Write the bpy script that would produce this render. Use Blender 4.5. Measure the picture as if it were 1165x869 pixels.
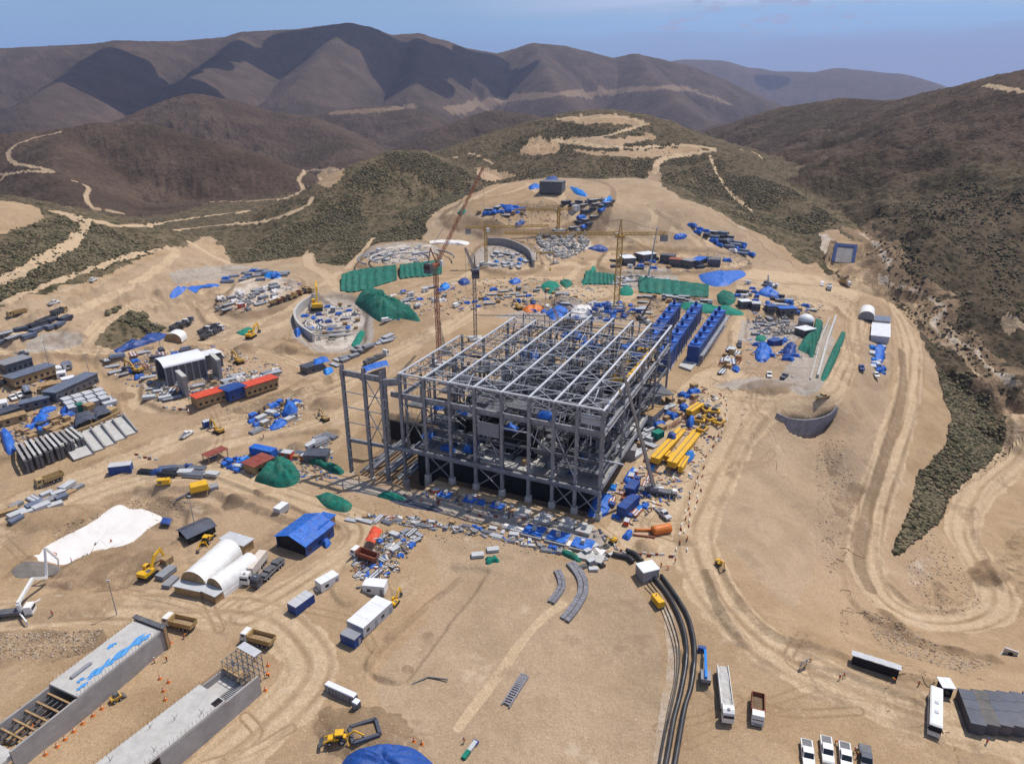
import bpy, bmesh, math, random
from mathutils import Matrix, Vector
import numpy as np
R = math.radians
sc = bpy.context.scene
for o in list(bpy.data.objects): bpy.data.objects.remove(o)

# ------------------------------------------------------------------ camera
F_PX, HZ_Y, PCX, PCY, CAM_H = 810.0, 100.0, 582.5, 434.5, 130.0
PITCH = math.atan((PCY - HZ_Y) / F_PX)
cam_data = bpy.data.cameras.new('camera')
cam = bpy.data.objects.new('camera', cam_data)
sc.collection.objects.link(cam)
cam.location = (0, 0, CAM_H)
cam.rotation_euler = (math.pi / 2 - PITCH, 0, 0)
cam_data.sensor_width = 36.0
cam_data.lens = 36.0 * F_PX / 1165.0
cam_data.clip_start = 1.0
cam_data.clip_end = 90000.0
sc.camera = cam

# ------------------------------------------------------------------ light
SUN_EL, SUN_AZ = R(63), R(50)           # azimuth measured from +Y (away from the camera) towards +X
SUN_DIR = np.array([math.cos(SUN_EL) * math.sin(SUN_AZ), math.cos(SUN_EL) * math.cos(SUN_AZ), math.sin(SUN_EL)])
sun_d = bpy.data.lights.new('sun', 'SUN')
sun_d.energy = 4.2
sun_d.angle = R(0.53)
sun_d.color = (1.0, 0.95, 0.87)
sun = bpy.data.objects.new('sun', sun_d)
sc.collection.objects.link(sun)
from mathutils import Vector
sun.rotation_euler = Vector(SUN_DIR).to_track_quat('Z', 'Y').to_euler()
sun.location = (0, 0, 3000)
sc.view_settings.view_transform = 'Standard'
sc.view_settings.look = 'None'
sc.view_settings.gamma = 1
sc.view_settings.exposure = 0.0
sc.view_settings.use_curve_mapping = False
sc.render.engine = 'CYCLES'
sc.cycles.max_bounces = 5
sc.cycles.diffuse_bounces = 2
sc.cycles.glossy_bounces = 2
sc.cycles.transmission_bounces = 2
sc.cycles.volume_bounces = 0
sc.cycles.transparent_max_bounces = 6
sc.cycles.use_denoising = True

world = bpy.data.worlds.new('World')
sc.world = world
world.use_nodes = True
wn, wl = world.node_tree.nodes, world.node_tree.links
bg = wn['Background']
sky = wn.new('ShaderNodeTexSky')
sky.sky_type = 'NISHITA'
sky.sun_disc = False
sky.sun_elevation = SUN_EL
sky.sun_rotation = SUN_AZ
sky.altitude = 2800
sky.air_density = 1.2
sky.dust_density = 0.6
sky.ozone_density = 2.0
bg.inputs['Strength'].default_value = 0.09
wtc = wn.new('ShaderNodeTexCoord')
wsep = wn.new('ShaderNodeSeparateXYZ')
wl.new(wtc.outputs['Generated'], wsep.inputs[0])
def wmath(op, a, b=None, clamp=False):
    n = wn.new('ShaderNodeMath'); n.operation = op; n.use_clamp = clamp
    for i, v in enumerate((a, b)):
        if v is None: continue
        if isinstance(v, (int, float)): n.inputs[i].default_value = v
        else: wl.new(v, n.inputs[i])
    return n.outputs[0]
def wmix(fac, a, b):
    n = wn.new('ShaderNodeMix'); n.data_type = 'RGBA'
    wl.new(fac, n.inputs[0])
    for s, v in ((6, a), (7, b)):
        if isinstance(v, tuple): n.inputs[s].default_value = (*v, 1)
        else: wl.new(v, n.inputs[s])
    return n.outputs[2]
def wsmooth(x, lo, hi):
    n = wn.new('ShaderNodeMapRange'); n.interpolation_type = 'SMOOTHSTEP'
    n.inputs[1].default_value = lo; n.inputs[2].default_value = hi
    wl.new(x, n.inputs[0]); return n.outputs[0]
# a bank of high stratus over the coast (towards +X) and torn little clouds under it
wmap = wn.new('ShaderNodeMapping'); wmap.inputs['Scale'].default_value = (3.0, 3.0, 30.0)
wl.new(wtc.outputs['Generated'], wmap.inputs[0])
wnz = wn.new('ShaderNodeTexNoise'); wnz.inputs['Scale'].default_value = 1.6; wnz.inputs['Detail'].default_value = 7
wl.new(wmap.outputs[0], wnz.inputs['Vector'])
wnz2 = wn.new('ShaderNodeTexNoise'); wnz2.inputs['Scale'].default_value = 5.5; wnz2.inputs['Detail'].default_value = 9; wnz2.inputs['Roughness'].default_value = 0.62
wmap2 = wn.new('ShaderNodeMapping'); wmap2.inputs['Scale'].default_value = (4.0, 4.0, 12.0); wmap2.inputs['Location'].default_value = (0.35, 0.0, 0.4)
wl.new(wtc.outputs['Generated'], wmap2.inputs[0]); wl.new(wmap2.outputs[0], wnz2.inputs['Vector'])
X, Y, Z = wsep.outputs
side = wsmooth(X, -0.35, 0.45)
zn = wmath('ADD', Z, wmath('MULTIPLY', wmath('SUBTRACT', wnz.outputs[0], 0.5), 0.05))
skycol = wmix(wmath('MULTIPLY', wsmooth(Z, 0.16, 0.0), 0.9), sky.outputs[0], (1.6, 4.1, 8.9))     # deep blue far air
skycol = wmix(wmath('MULTIPLY', wmath('MULTIPLY', side, wsmooth(zn, 0.10, 0.02)), 0.85), skycol, (3.1, 3.9, 6.4))
veil = wmath('MULTIPLY', wmath('MULTIPLY', wsmooth(zn, 0.078, 0.100), wsmooth(X, -0.18, 0.25)), 0.85)
skycol = wmix(veil, skycol, (6.2, 7.2, 10.0))
band = wmath('MULTIPLY', wmath('MULTIPLY', wsmooth(zn, 0.055, 0.07), wsmooth(zn, 0.088, 0.078)), wmath('MULTIPLY', side, 0.35))
skycol = wmix(band, skycol, (3.6, 6.8, 12.0))
puff = wmath('MULTIPLY', wmath('MULTIPLY', wsmooth(wnz2.outputs[0], 0.52, 0.61), wmath('MULTIPLY', wsmooth(Z, 0.045, 0.07), wsmooth(Z, 0.14, 0.115))), wmath('MULTIPLY', wsmooth(X, 0.12, 0.2), wsmooth(X, 0.48, 0.40)))
skycol = wmix(wmath('MULTIPLY', puff, 0.8), skycol, (4.2, 4.8, 7.4))
wl.new(skycol, bg.inputs['Color'])

# ------------------------------------------------------------------ pixel rays and noise
cp_, sp_ = math.cos(PITCH), math.sin(PITCH)
def ray(px, py):
    a = (px - PCX) / F_PX; b = (PCY - py) / F_PX
    return np.array([a, cp_ + b * sp_, -sp_ + b * cp_])
def Pz(px, py, z=0.0):
    d = ray(px, py); t = (z - CAM_H) / d[2]
    return np.array([0, 0, CAM_H]) + t * d
def Pr(px, py, r):
    d = ray(px, py); t = r / math.hypot(d[0], d[1])
    return np.array([0, 0, CAM_H]) + t * d
def _hash(ix, iy, seed):
    h = (ix.astype(np.int64) * 374761393 + iy.astype(np.int64) * 668265263 + seed * 1442695041) & 0xFFFFFFFF
    h = ((h ^ (h >> 13)) * 1274126177) & 0xFFFFFFFF
    return ((h ^ (h >> 16)) & 0xFFFF).astype(np.float32) / 65535.0
def vnoise(x, y, seed=0):
    ix = np.floor(x); iy = np.floor(y)
    fx = x - ix; fy = y - iy
    fx = fx * fx * fx * (fx * (fx * 6 - 15) + 10); fy = fy * fy * fy * (fy * (fy * 6 - 15) + 10)
    ix = ix.astype(np.int64); iy = iy.astype(np.int64)
    a = _hash(ix, iy, seed); b = _hash(ix + 1, iy, seed); c = _hash(ix, iy + 1, seed); d = _hash(ix + 1, iy + 1, seed)
    return (a + (b - a) * fx) * (1 - fy) + (c + (d - c) * fx) * fy
def fbm(x, y, oct=4, seed=0, gain=0.5):
    s = 0; amp = 1; tot = 0
    for k in range(oct):
        s = s + amp * vnoise(x, y, seed + k * 17); tot += amp
        x, y = (x * 0.8 - y * 0.6) * 2.03, (x * 0.6 + y * 0.8) * 2.03; amp *= gain
    return s / tot
def ridged(x, y, oct=4, seed=0, gain=0.5):
    s = 0; amp = 1; tot = 0
    for k in range(oct):
        s = s + amp * (1 - np.abs(2 * vnoise(x, y, seed + k * 17) - 1)); tot += amp
        x, y = (x * 0.8 - y * 0.6) * 2.1, (x * 0.6 + y * 0.8) * 2.1; amp *= gain
    return s / tot
def sstep(x, lo, hi):
    t = np.clip((x - lo) / (hi - lo), 0, 1); return t * t * (3 - 2 * t)

# ------------------------------------------------------------------ terrain heights
CTRL = [  # photo pixel, height: the levelled terraces, the fill slopes, the valley with the stream
 (-300,1000,0),(0,1000,0),(300,1000,0),(600,1000,-3),(900,1000,-2),(1200,1000,-4),(1500,1000,-5),
 (0,860,0),(0,760,0),(0,690,0),(0,640,0),(0,590,0),(0,540,1),(0,480,2),(0,420,3),(0,380,4),(0,352,7),
 (-200,600,1),(-200,450,4),(-250,800,0),
 (100,860,-1),(200,860,-1),(120,690,0),(120,600,-1.5),(100,640,-1.5),(180,560,0),(130,500,1),(130,430,2),(120,380,4),(100,340,9),(200,330,7),(240,300,9),(170,300,12),
 (230,460,1),(300,480,0),(330,440,1),(260,420,2),(250,370,4),(320,330,7),(350,310,9),(300,300,9),
 (260,640,0),(300,720,0),(380,620,0),(420,700,0),(350,800,-1),(400,860,-1),(470,560,0),(520,620,0),(480,690,-0.5),(470,780,-1),
 (560,640,-0.5),(620,640,-0.5),(640,720,-2.5),(600,800,-4),(560,860,-3.5),(690,690,-3),(700,760,-5),(700,850,-5),(725,760,-5),(735,850,-4.5),
 (735,650,-1),(765,700,-1.5),(790,760,-2),(800,860,-2.5),(790,620,0),(830,700,-0.5),(870,760,-1.5),(900,860,-2),(770,560,0),(780,500,0),(800,450,0),
 (690,600,0),(600,590,0),(540,575,0),(460,555,0),(400,530,0),(390,470,0),(450,420,1),(540,380,1),(600,340,2),(650,330,3),(700,350,2),(750,340,2),(830,410,0),(820,360,1),(830,330,3),
 (385,365,3),(345,360,4),(430,390,2),(440,355,8),(410,330,8),(440,312,13),(480,300,15),(470,285,17),(520,300,14),(590,290,16),(620,310,12),(560,320,6),(500,340,3),(620,330,5),
 (410,290,14),(430,280,17),(460,275,18),(500,272,20),(550,272,20),(640,285,17),(700,300,10),(760,290,12),(690,270,20),(740,255,30),(720,230,40),(750,210,48),(700,215,46),(780,235,40),(800,260,26),(840,290,11),(860,300,6),(900,305,3),(860,320,4),
 (500,255,28),(540,235,38),(600,215,44),(640,205,47),(600,240,38),(650,235,41),(690,240,39),(560,260,28),(620,262,27),(670,262,26),(740,205,50),(690,200,52),
 (880,360,0),(860,400,0),(930,340,0),(960,330,0),(920,400,0),(950,420,0),(985,340,-1),(1000,370,-2),(990,420,-3),(965,440,-1),(880,430,0),(900,455,0),(945,452,0),(870,462,0),(845,480,0),
 (1020,350,-4),(1030,400,-6),(1025,450,-8),(1005,520,-11),(985,590,-15),(985,640,-17),(1010,690,-20),(1060,715,-22),(1120,705,-23),(1140,675,-24),(1100,620,-27),(1105,575,-29),(1140,535,-32),(1165,490,-34),
 (1150,440,-36),(1100,395,-36),(1060,360,-33),(1030,335,-30),(1000,320,-24),(1055,400,-12),(1060,450,-14),(1040,520,-18),(1010,600,-19),(1030,650,-22),(1060,660,-24),(1090,470,-26),(1060,560,-27),(1120,480,-33),
 (900,500,-7),(870,495,-3),(950,490,-7),(925,492,-8),(880,560,-6),(850,560,-1.5),(905,560,-6),(940,560,-12.5),(962,560,-14),(840,600,-.8),(870,600,-3.5),(920,610,-10),(950,610,-14.5),(880,650,-4),(945,640,-15),(900,700,-5),(950,700,-13),(970,400,-2),(960,500,-6),(990,470,-6.5),
 (1000,735,-14),(1080,750,-13),(1150,740,-18),(930,735,-3),(990,760,-4),(1060,770,-4.5),(1060,830,-4),(1150,780,-5),(1150,840,-5),(1300,760,-8),(1250,850,-6),(960,800,-3),
 (1165,640,-27),(1150,600,-28),(1250,600,-34),(1300,500,-38),
 (1000,290,-22),(1015,310,-28),(1040,340,-40),(1075,375,-45),(1110,405,-48),(1150,440,-50),(1220,470,-56),(990,270,-20),(940,280,0),(958,290,-2),(980,300,-10),(930,265,6),(962,312,-4),(985,312,-14),
 (1100,340,-30),(1165,390,-34),(1165,330,-12),(1080,290,-14),(1250,400,-34),
 (230,280,6),(270,290,6),(330,285,8),(360,298,10),(200,262,-4),(250,250,-10),(300,240,-12),(350,230,-14),(120,250,-6),(320,225,-16),(380,215,-20),
 (1020,268,-34),(1000,250,-40),
]
CTRL_R = [(-200,150,3000,-150),(200,150,3000,-150),(500,150,2400,-130),(800,150,2400,-130),(1100,150,3000,-150),(1400,200,2000,-60),
          (-500,200,1500,-60),(500,150,9000,-300),(-500,150,9000,-300),(1400,150,9000,-300),(500,150,40000,-900),(-800,150,40000,-900),(1700,150,40000,-900)]
def pol(x, y): return np.arctan2(x, y), np.log(np.hypot(x, y) + 1e-6)
def terrace(a, b, z):
    # the plant stands on benches: the ground climbs behind the front of the big building
    if z < -9 or b < 315: return z
    k = min(max((545 - b) / 95, 0), 1); side = 1.0 if a > 700 else (.75 if a > 470 else .35 * min(max((a + 100) / 570, 0), 1))
    if a > 985: side = 0.0
    return z + 10.0 * k * side
CTRL = [(a, b, terrace(a, b, z)) for a, b, z in CTRL]
_cx = [Pz(a, b, z) for a, b, z in CTRL] + [np.array([*Pr(a, b, r)[:2], z]) for a, b, r, z in CTRL_R]
_cx = np.array(_cx + [np.array([rr * math.sin(a), rr * math.cos(a), zz]) for a in (2.0, 2.6, 3.14159, -2.6, -2.0) for rr, zz in ((60, 0), (300, 0), (2000, -60))])
_ca, _cr = pol(_cx[:, 0], _cx[:, 1])
def _phi(a1, r1, a2, r2): return np.sqrt((a1 - a2) ** 2 + (r1 - r2) ** 2 + 0.0004)
_A = _phi(_ca[:, None], _cr[:, None], _ca[None], _cr[None])
_n = len(_ca)
_M = np.zeros((_n + 1, _n + 1)); _M[:_n, :_n] = _A - np.eye(_n) * 0.004; _M[:_n, _n] = 1; _M[_n, :_n] = 1
_w = np.linalg.solve(_M, np.append(_cx[:, 2], 0))
def base_height(a, lr):
    out = np.full(a.shape, _w[_n])
    for k in range(_n): out += _w[k] * _phi(a, lr, _ca[k], _cr[k])
    return out
# hills: crest lines as (photo pixel, horizontal distance), flank slope, rounding, gully size and strength
HILLS = [
 ('front', [(250,296,585),(290,278,620),(330,255,665),(380,217,725),(421,181,770),(449,171,790),(473,171,800),(497,180,820),(528,190,850),(580,207,880)], .42, 16, 95, .35),
 ('front', [(449,171,790),(440,215,715),(425,262,650)], .5, 14, 95, .3),
 ('knoll', [(500,200,1000),(540,174,1030),(560,160,1045),(600,142,1060),(630,133,1065),(660,126,1070),(690,124,1070),(720,128,1060),(750,143,1040),(780,156,1010),(800,162,980),(815,174,950),(850,192,890),(893,213,800),(935,238,730),(972,266,665)], .27, 16, 120, .3),
 ('knoll', [(690,124,1070),(700,150,960),(705,185,860)], .24, 25, 120, .2),
 ('side', [(780,163,2500),(800,158,2300),(850,138,2100),(900,121,1950),(960,112,1800),(1005,115,1700),(1040,112,1600),(1080,101,1500),(1120,93,1400),(1165,81,1300),(1260,60,1200),(1400,30,1100),(1700,0,1000)], .30, 40, 330, .55),
 ('side', [(960,112,1800),(930,160,1450),(900,195,1200)], .33, 35, 300, .4),
 ('side', [(1090,101,1480),(1060,170,1080),(1010,225,860)], .36, 30, 250, .35),
 ('side', [(1200,75,1250),(1165,170,900),(1130,260,640)], .36, 30, 250, .35),
 ('slope', [(-260,170,900),(-120,200,760),(0,236,640),(60,240,640),(120,256,620),(170,276,600),(200,292,580)], .30, 14, 90, .3),
 ('slope', [(-260,230,560),(-60,262,520),(40,262,545)], .30, 14, 90, .3),
 ('mid', [(-300,140,1700),(-100,152,1600),(0,153,1520),(69,147,1480),(114,140,1450),(155,139,1420),(230,160,1330),(300,185,1260),(345,205,1200)], .36, 40, 230, .5),
 ('mid', [(69,147,1480),(60,190,1200),(80,225,1010)], .38, 30, 200, .4),
 ('mid', [(155,141,2500),(193,119,2450),(221,107,2400),(248,112,2380),(293,124,2350),(345,132,2300),(375,150,2150),(400,170,1980),(415,190,1800)], .36, 50, 350, .5),
 ('mid', [(345,138,3300),(380,126,3250),(414,121,3200),(449,121,3150),(470,124,3100),(495,142,2900),(510,165,2600)], .36, 60, 400, .5),
 ('mid', [(470,190,2100),(494,169,2200),(518,148,2250),(545,132,2280),(563,126,2300),(594,129,2280),(625,140,2200),(660,160,2100)], .36, 50, 350, .5),
 ('mid', [(800,158,3300),(835,140,3300),(870,133,3400),(900,130,3600),(940,128,3800)], .3, 60, 400, .5),
 ('range', [(-500,60,5200),(-300,50,5200),(-100,56,5200),(0,55,5200),(60,52,5200),(105,50,5200),(135,46,5250),(165,47,5300),(200,47,5400),(260,42,5500),(280,36,5500),(300,35,5500),(340,33,5500),(380,28,5500),(397,26,5500),(415,30,5550),(445,40,5650),(475,38,5700),(500,45,5750),(530,55,5850),(565,61,6000),(590,55,6100),(608,49,6100),(640,52,6100),(665,58,6200),(697,66,6300),(722,61,6300),(745,66,6400),(775,73,6500),(800,83,6500),(834,100,6500),(869,114,6500),(903,129,6500)], .44, 70, 1000, .95),
 ('range', [(397,26,5500),(370,60,4800),(335,98,4200)], .48, 45, 760, .85),
 ('range', [(280,36,5500),(250,66,4700),(215,92,4100)], .48, 45, 760, .85),
 ('range', [(135,46,5250),(90,80,4400),(40,112,3700)], .45, 45, 760, .85),
 ('range', [(475,38,5700),(480,78,4800),(470,105,4200)], .5, 45, 760, .85),
 ('range', [(608,49,6100),(625,85,5200),(640,112,4500)], .5, 45, 760, .85),
 ('range', [(722,61,6300),(745,90,5500),(770,116,4900)], .48, 45, 760, .85),
 ('coast', [(700,72,12500),(765,69,12000),(779,66,12000),(813,67,12000),(834,74,12000),(858,76,12000),(875,79,12000),(927,81,12000),(955,76,12000),(986,79,12000),(1017,82,12000),(1038,90,12000),(1058,98,12000),(1076,110,12000)], .35, 200, 2400, .8),
]
def hill_height(x, y, lo_r):
    """height of the hills above everything and which of them is on top"""
    top = np.full(x.shape, -1e9); who = np.zeros(x.shape, np.int8)
    KIND = {'front': 1, 'knoll': 1, 'slope': 1, 'side': 2, 'mid': 3, 'range': 4, 'coast': 5}
    gcache = {}
    for kind, pts, slope, rnd, lam, g in HILLS:
        W = np.array([Pr(a, b, r) for a, b, r in pts])
        reach = (W[:, 2].max() + 320) / slope * 1.9 + 50
        idx = np.nonzero((x > W[:, 0].min() - reach) & (x < W[:, 0].max() + reach) & (y > W[:, 1].min() - reach) & (y < W[:, 1].max() + reach))[0]
        if len(idx) == 0: continue
        X, Y = x[idx], y[idx]
        best = np.full(X.shape, -1e9); bd = np.full(X.shape, 1e9)
        wx = (fbm(X / lam, Y / lam, 3, 91) - .5) * lam * .5; wy = (fbm(X / lam, Y / lam, 3, 57) - .5) * lam * .5
        rg = ridged((X + wx) / lam, (Y + wy) / lam, 6, 5, .56)
        fine = fbm(X / lam * 5, Y / lam * 5, 4, 33)
        for i in range(len(W) - 1):
            a, b = W[i], W[i + 1]; ab = b[:2] - a[:2]; L2 = ab @ ab
            t = np.clip(((X - a[0]) * ab[0] + (Y - a[1]) * ab[1]) / L2, 0, 1)
            d = np.hypot(X - a[0] - t * ab[0], Y - a[1] - t * ab[1])
            h = a[2] + (b[2] - a[2]) * t - slope * (np.sqrt(d * d + rnd * rnd) - rnd)
            m = h > best; best[m] = h[m]; bd = np.minimum(bd, d)
        k = np.clip(bd / (lam * .7), 0, 1)
        best -= slope * bd * g * (1.0 - rg) * 0.9 * k + k * (1 - fine) * lam * .085
        rg2 = ridged((X - wy) / (lam * .27), (Y + wx) / (lam * .27), 4, 71, .6)
        best -= slope * np.minimum(bd, lam * .45) * min(g * 1.3, .8) * (1 - rg2) * .85 * k
        m = best > top[idx]
        top[idx[m]] = best[m]; who[idx[m]] = KIND[kind]
    return top, who

az_f = np.arange(-43.0, 43.01, 0.085)
AZ = R(1) * np.concatenate([np.arange(-180, -46, 6.0), [-46, -44.5], az_f, [44.5, 46], np.arange(52, 180.1, 6.0)])
py_rows = np.arange(905, 183, -0.9)
r_near = CAM_H / np.tan(PITCH + np.arctan((py_rows - PCY) / F_PX))
r_far = np.concatenate([np.exp(np.linspace(math.log(r_near[-1]), math.log(3000), 215))[1:], np.exp(np.linspace(math.log(3000), math.log(7000), 150))[1:], np.exp(np.linspace(math.log(7000), math.log(45000), 75))[1:]])
RR = np.concatenate([[4, 15, 30, 50, 65, 78, 88], r_near, r_far])
NA, NR = len(AZ), len(RR)
gA, gR = np.meshgrid(AZ, RR)
gx = (gR * np.sin(gA)).ravel(); gy = (gR * np.cos(gA)).ravel()
_ja = np.unique(np.append(np.arange(0, NR, 3), NR - 1)); _ia = np.unique(np.append(np.arange(0, NA, 3), NA - 1))
_c = base_height(gA[np.ix_(_ja, _ia)].ravel(), np.log(gR[np.ix_(_ja, _ia)].ravel())).reshape(len(_ja), len(_ia))
_c = np.stack([np.interp(AZ, AZ[_ia], row) for row in _c])
gz = np.stack([np.interp(np.log(RR), np.log(RR[_ja]), col) for col in _c.T], 1).ravel()
hh, who = hill_height(gx, gy, 0)
k_ = np.clip((gR.ravel() - 500) / 3000, 0, 1) * 20 + 3           # soft meeting of flank and terrace
dlt = hh - gz
sm = np.where(np.abs(dlt) < k_, (k_ - np.abs(dlt)) ** 2 / (4 * k_), 0)
hillness = sstep(dlt, -2.0, 3.0)
gz = np.maximum(gz, hh) + sm
GZ = gz.reshape(NR, NA)
def ground(x, y):
    a = math.atan2(x, y); r = math.hypot(x, y)
    i = min(max(np.searchsorted(AZ, a) - 1, 0), NA - 2); j = min(max(np.searchsorted(RR, r) - 1, 0), NR - 2)
    u = (a - AZ[i]) / (AZ[i + 1] - AZ[i]); v = (r - RR[j]) / (RR[j + 1] - RR[j])
    return float((GZ[j, i] * (1 - u) + GZ[j, i + 1] * u) * (1 - v) + (GZ[j + 1, i] * (1 - u) + GZ[j + 1, i + 1] * u) * v)
def P(px, py, up=0.0):
    """the ground point a photo pixel shows (or the point `up` metres above the ground there)"""
    d = ray(px, py); hr = math.hypot(d[0], d[1]); a = math.atan2(d[0], d[1])
    i = min(max(np.searchsorted(AZ, a) - 1, 0), NA - 2); u = (a - AZ[i]) / (AZ[i + 1] - AZ[i])
    zc = GZ[:, i] * (1 - u) + GZ[:, i + 1] * u + up
    rz = CAM_H + RR * d[2] / hr
    hit = np.nonzero((zc >= rz) & (RR > 60))[0]
    j = hit[0] if len(hit) else NR - 1
    if j > 0:
        f0 = rz[j - 1] - zc[j - 1]; f1 = rz[j] - zc[j]
        r = RR[j - 1] + (RR[j] - RR[j - 1]) * f0 / (f0 - f1 + 1e-9)
    else: r = RR[0]
    return np.array([r * math.sin(a), r * math.cos(a), CAM_H + r * d[2] / hr - up])

# ------------------------------------------------------------------ what the ground is made of
def spline(pts, n=8):
    p = [np.array(q, float) for q in pts]
    p = [2 * p[0] - p[1]] + p + [2 * p[-1] - p[-2]]
    out = []
    for i in range(1, len(p) - 2):
        for k in range(n):
            t = k / n
            out.append(.5 * (2 * p[i] + (p[i + 1] - p[i - 1]) * t + (2 * p[i - 1] - 5 * p[i] + 4 * p[i + 1] - p[i + 2]) * t * t + (3 * p[i] - 3 * p[i + 1] + p[i + 2] - p[i - 1]) * t ** 3))
    out.append(p[-2]); return out
def wline(pts, n=6): return np.array([P(a, b)[:2] for a, b in spline(pts, n)])
grr = gR.ravel()
wob = np.clip(grr, 100, 3000) * .010
qx = gx + (fbm(gx / 9, gy / 9, 3, 7) - .5) * wob; qy = gy + (fbm(gx / 9, gy / 9, 3, 8) - .5) * wob
def poly(pts, smooth=True):
    W = np.array([P(a, b)[:2] for a, b in (spline(list(pts) + [pts[0]], 4) if smooth else pts)])
    idx = np.nonzero((qx > W[:, 0].min()) & (qx < W[:, 0].max()) & (qy > W[:, 1].min()) & (qy < W[:, 1].max()))[0]
    x, y = qx[idx], qy[idx]; ins = np.zeros(len(idx), bool)
    for i in range(len(W)):
        x1, y1 = W[i]; x2, y2 = W[(i + 1) % len(W)]
        if y1 == y2: continue
        ins ^= ((y1 > y) != (y2 > y)) & (x < (x2 - x1) * (y - y1) / (y2 - y1) + x1)
    return idx[ins]
def line(pts, width, n=6):
    """indices near a ground line, distance to it and signed side offset"""
    W = wline(pts, n); m = width
    idx = np.nonzero((gx > W[:, 0].min() - m) & (gx < W[:, 0].max() + m) & (gy > W[:, 1].min() - m) & (gy < W[:, 1].max() + m))[0]
    x, y = gx[idx], gy[idx]; best = np.full(len(idx), 1e9); sgn = np.zeros(len(idx))
    for i in range(len(W) - 1):
        a, b = W[i], W[i + 1]; ab = b - a; L2 = ab @ ab + 1e-9
        t = np.clip(((x - a[0]) * ab[0] + (y - a[1]) * ab[1]) / L2, 0, 1)
        ex, ey = x - a[0] - t * ab[0], y - a[1] - t * ab[1]
        d = np.hypot(ex, ey); k = d < best
        best[k] = d[k]; sgn[k] = (np.sign(ab[0] * ey - ab[1] * ex) * d)[k]
    k = best < m
    return idx[k], best[k], sgn[k]
NV = len(gx)
m_scrub = np.ones(NV, np.float32); m_road = np.zeros(NV, np.float32); m_grey = np.zeros(NV, np.float32); m_white = np.zeros(NV, np.float32)
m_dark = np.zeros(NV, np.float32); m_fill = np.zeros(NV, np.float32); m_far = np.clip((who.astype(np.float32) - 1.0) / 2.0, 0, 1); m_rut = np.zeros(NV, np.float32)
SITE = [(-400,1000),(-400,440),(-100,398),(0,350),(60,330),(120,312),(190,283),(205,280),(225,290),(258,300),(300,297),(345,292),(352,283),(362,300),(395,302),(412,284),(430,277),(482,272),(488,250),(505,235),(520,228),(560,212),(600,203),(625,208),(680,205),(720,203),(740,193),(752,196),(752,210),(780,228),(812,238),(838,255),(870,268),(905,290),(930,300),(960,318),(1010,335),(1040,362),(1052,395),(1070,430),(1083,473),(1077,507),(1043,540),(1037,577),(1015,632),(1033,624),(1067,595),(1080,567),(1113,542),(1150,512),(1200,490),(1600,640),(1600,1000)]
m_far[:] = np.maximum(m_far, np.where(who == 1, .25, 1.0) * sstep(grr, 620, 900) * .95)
m_scrub[poly(SITE, False)] = 0
m_far[(m_scrub < .5)] *= .2
for pts in ([(112,372),(122,352),(140,347),(150,355),(168,357),(172,368),(190,372),(170,383),(150,388),(140,398),(112,397)], [(895,262),(870,248),(885,275),(915,300),(925,295)], [(1130,640),(1165,600),(1200,640),(1200,700),(1150,680)]):
    m_scrub[poly(pts)] = .8 if pts[0][0] < 1000 else .42
for pts in ([(0,228),(28,232),(46,240),(44,252),(0,268),(-60,280),(-60,240)], [(590,173),(599,161),(620,156),(638,166),(632,174),(612,177)], [(634,136),(660,132),(700,130),(732,138),(738,143),(705,141),(660,140)], [(625,160),(655,155),(700,158),(738,152),(742,158),(700,166),(650,165)], [(640,169),(700,172),(760,168),(800,170),(770,177),(700,179)],
            [(932,265),(950,262),(985,290),(990,312),(960,314),(940,300)], [(540,190),(552,205),(590,200),(560,192)], [(360,200),(375,190),(392,196),(380,210),(368,214)], [(205,285),(240,268),(262,300),(225,298)]):
    m_scrub[poly(pts)] = .1
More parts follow.
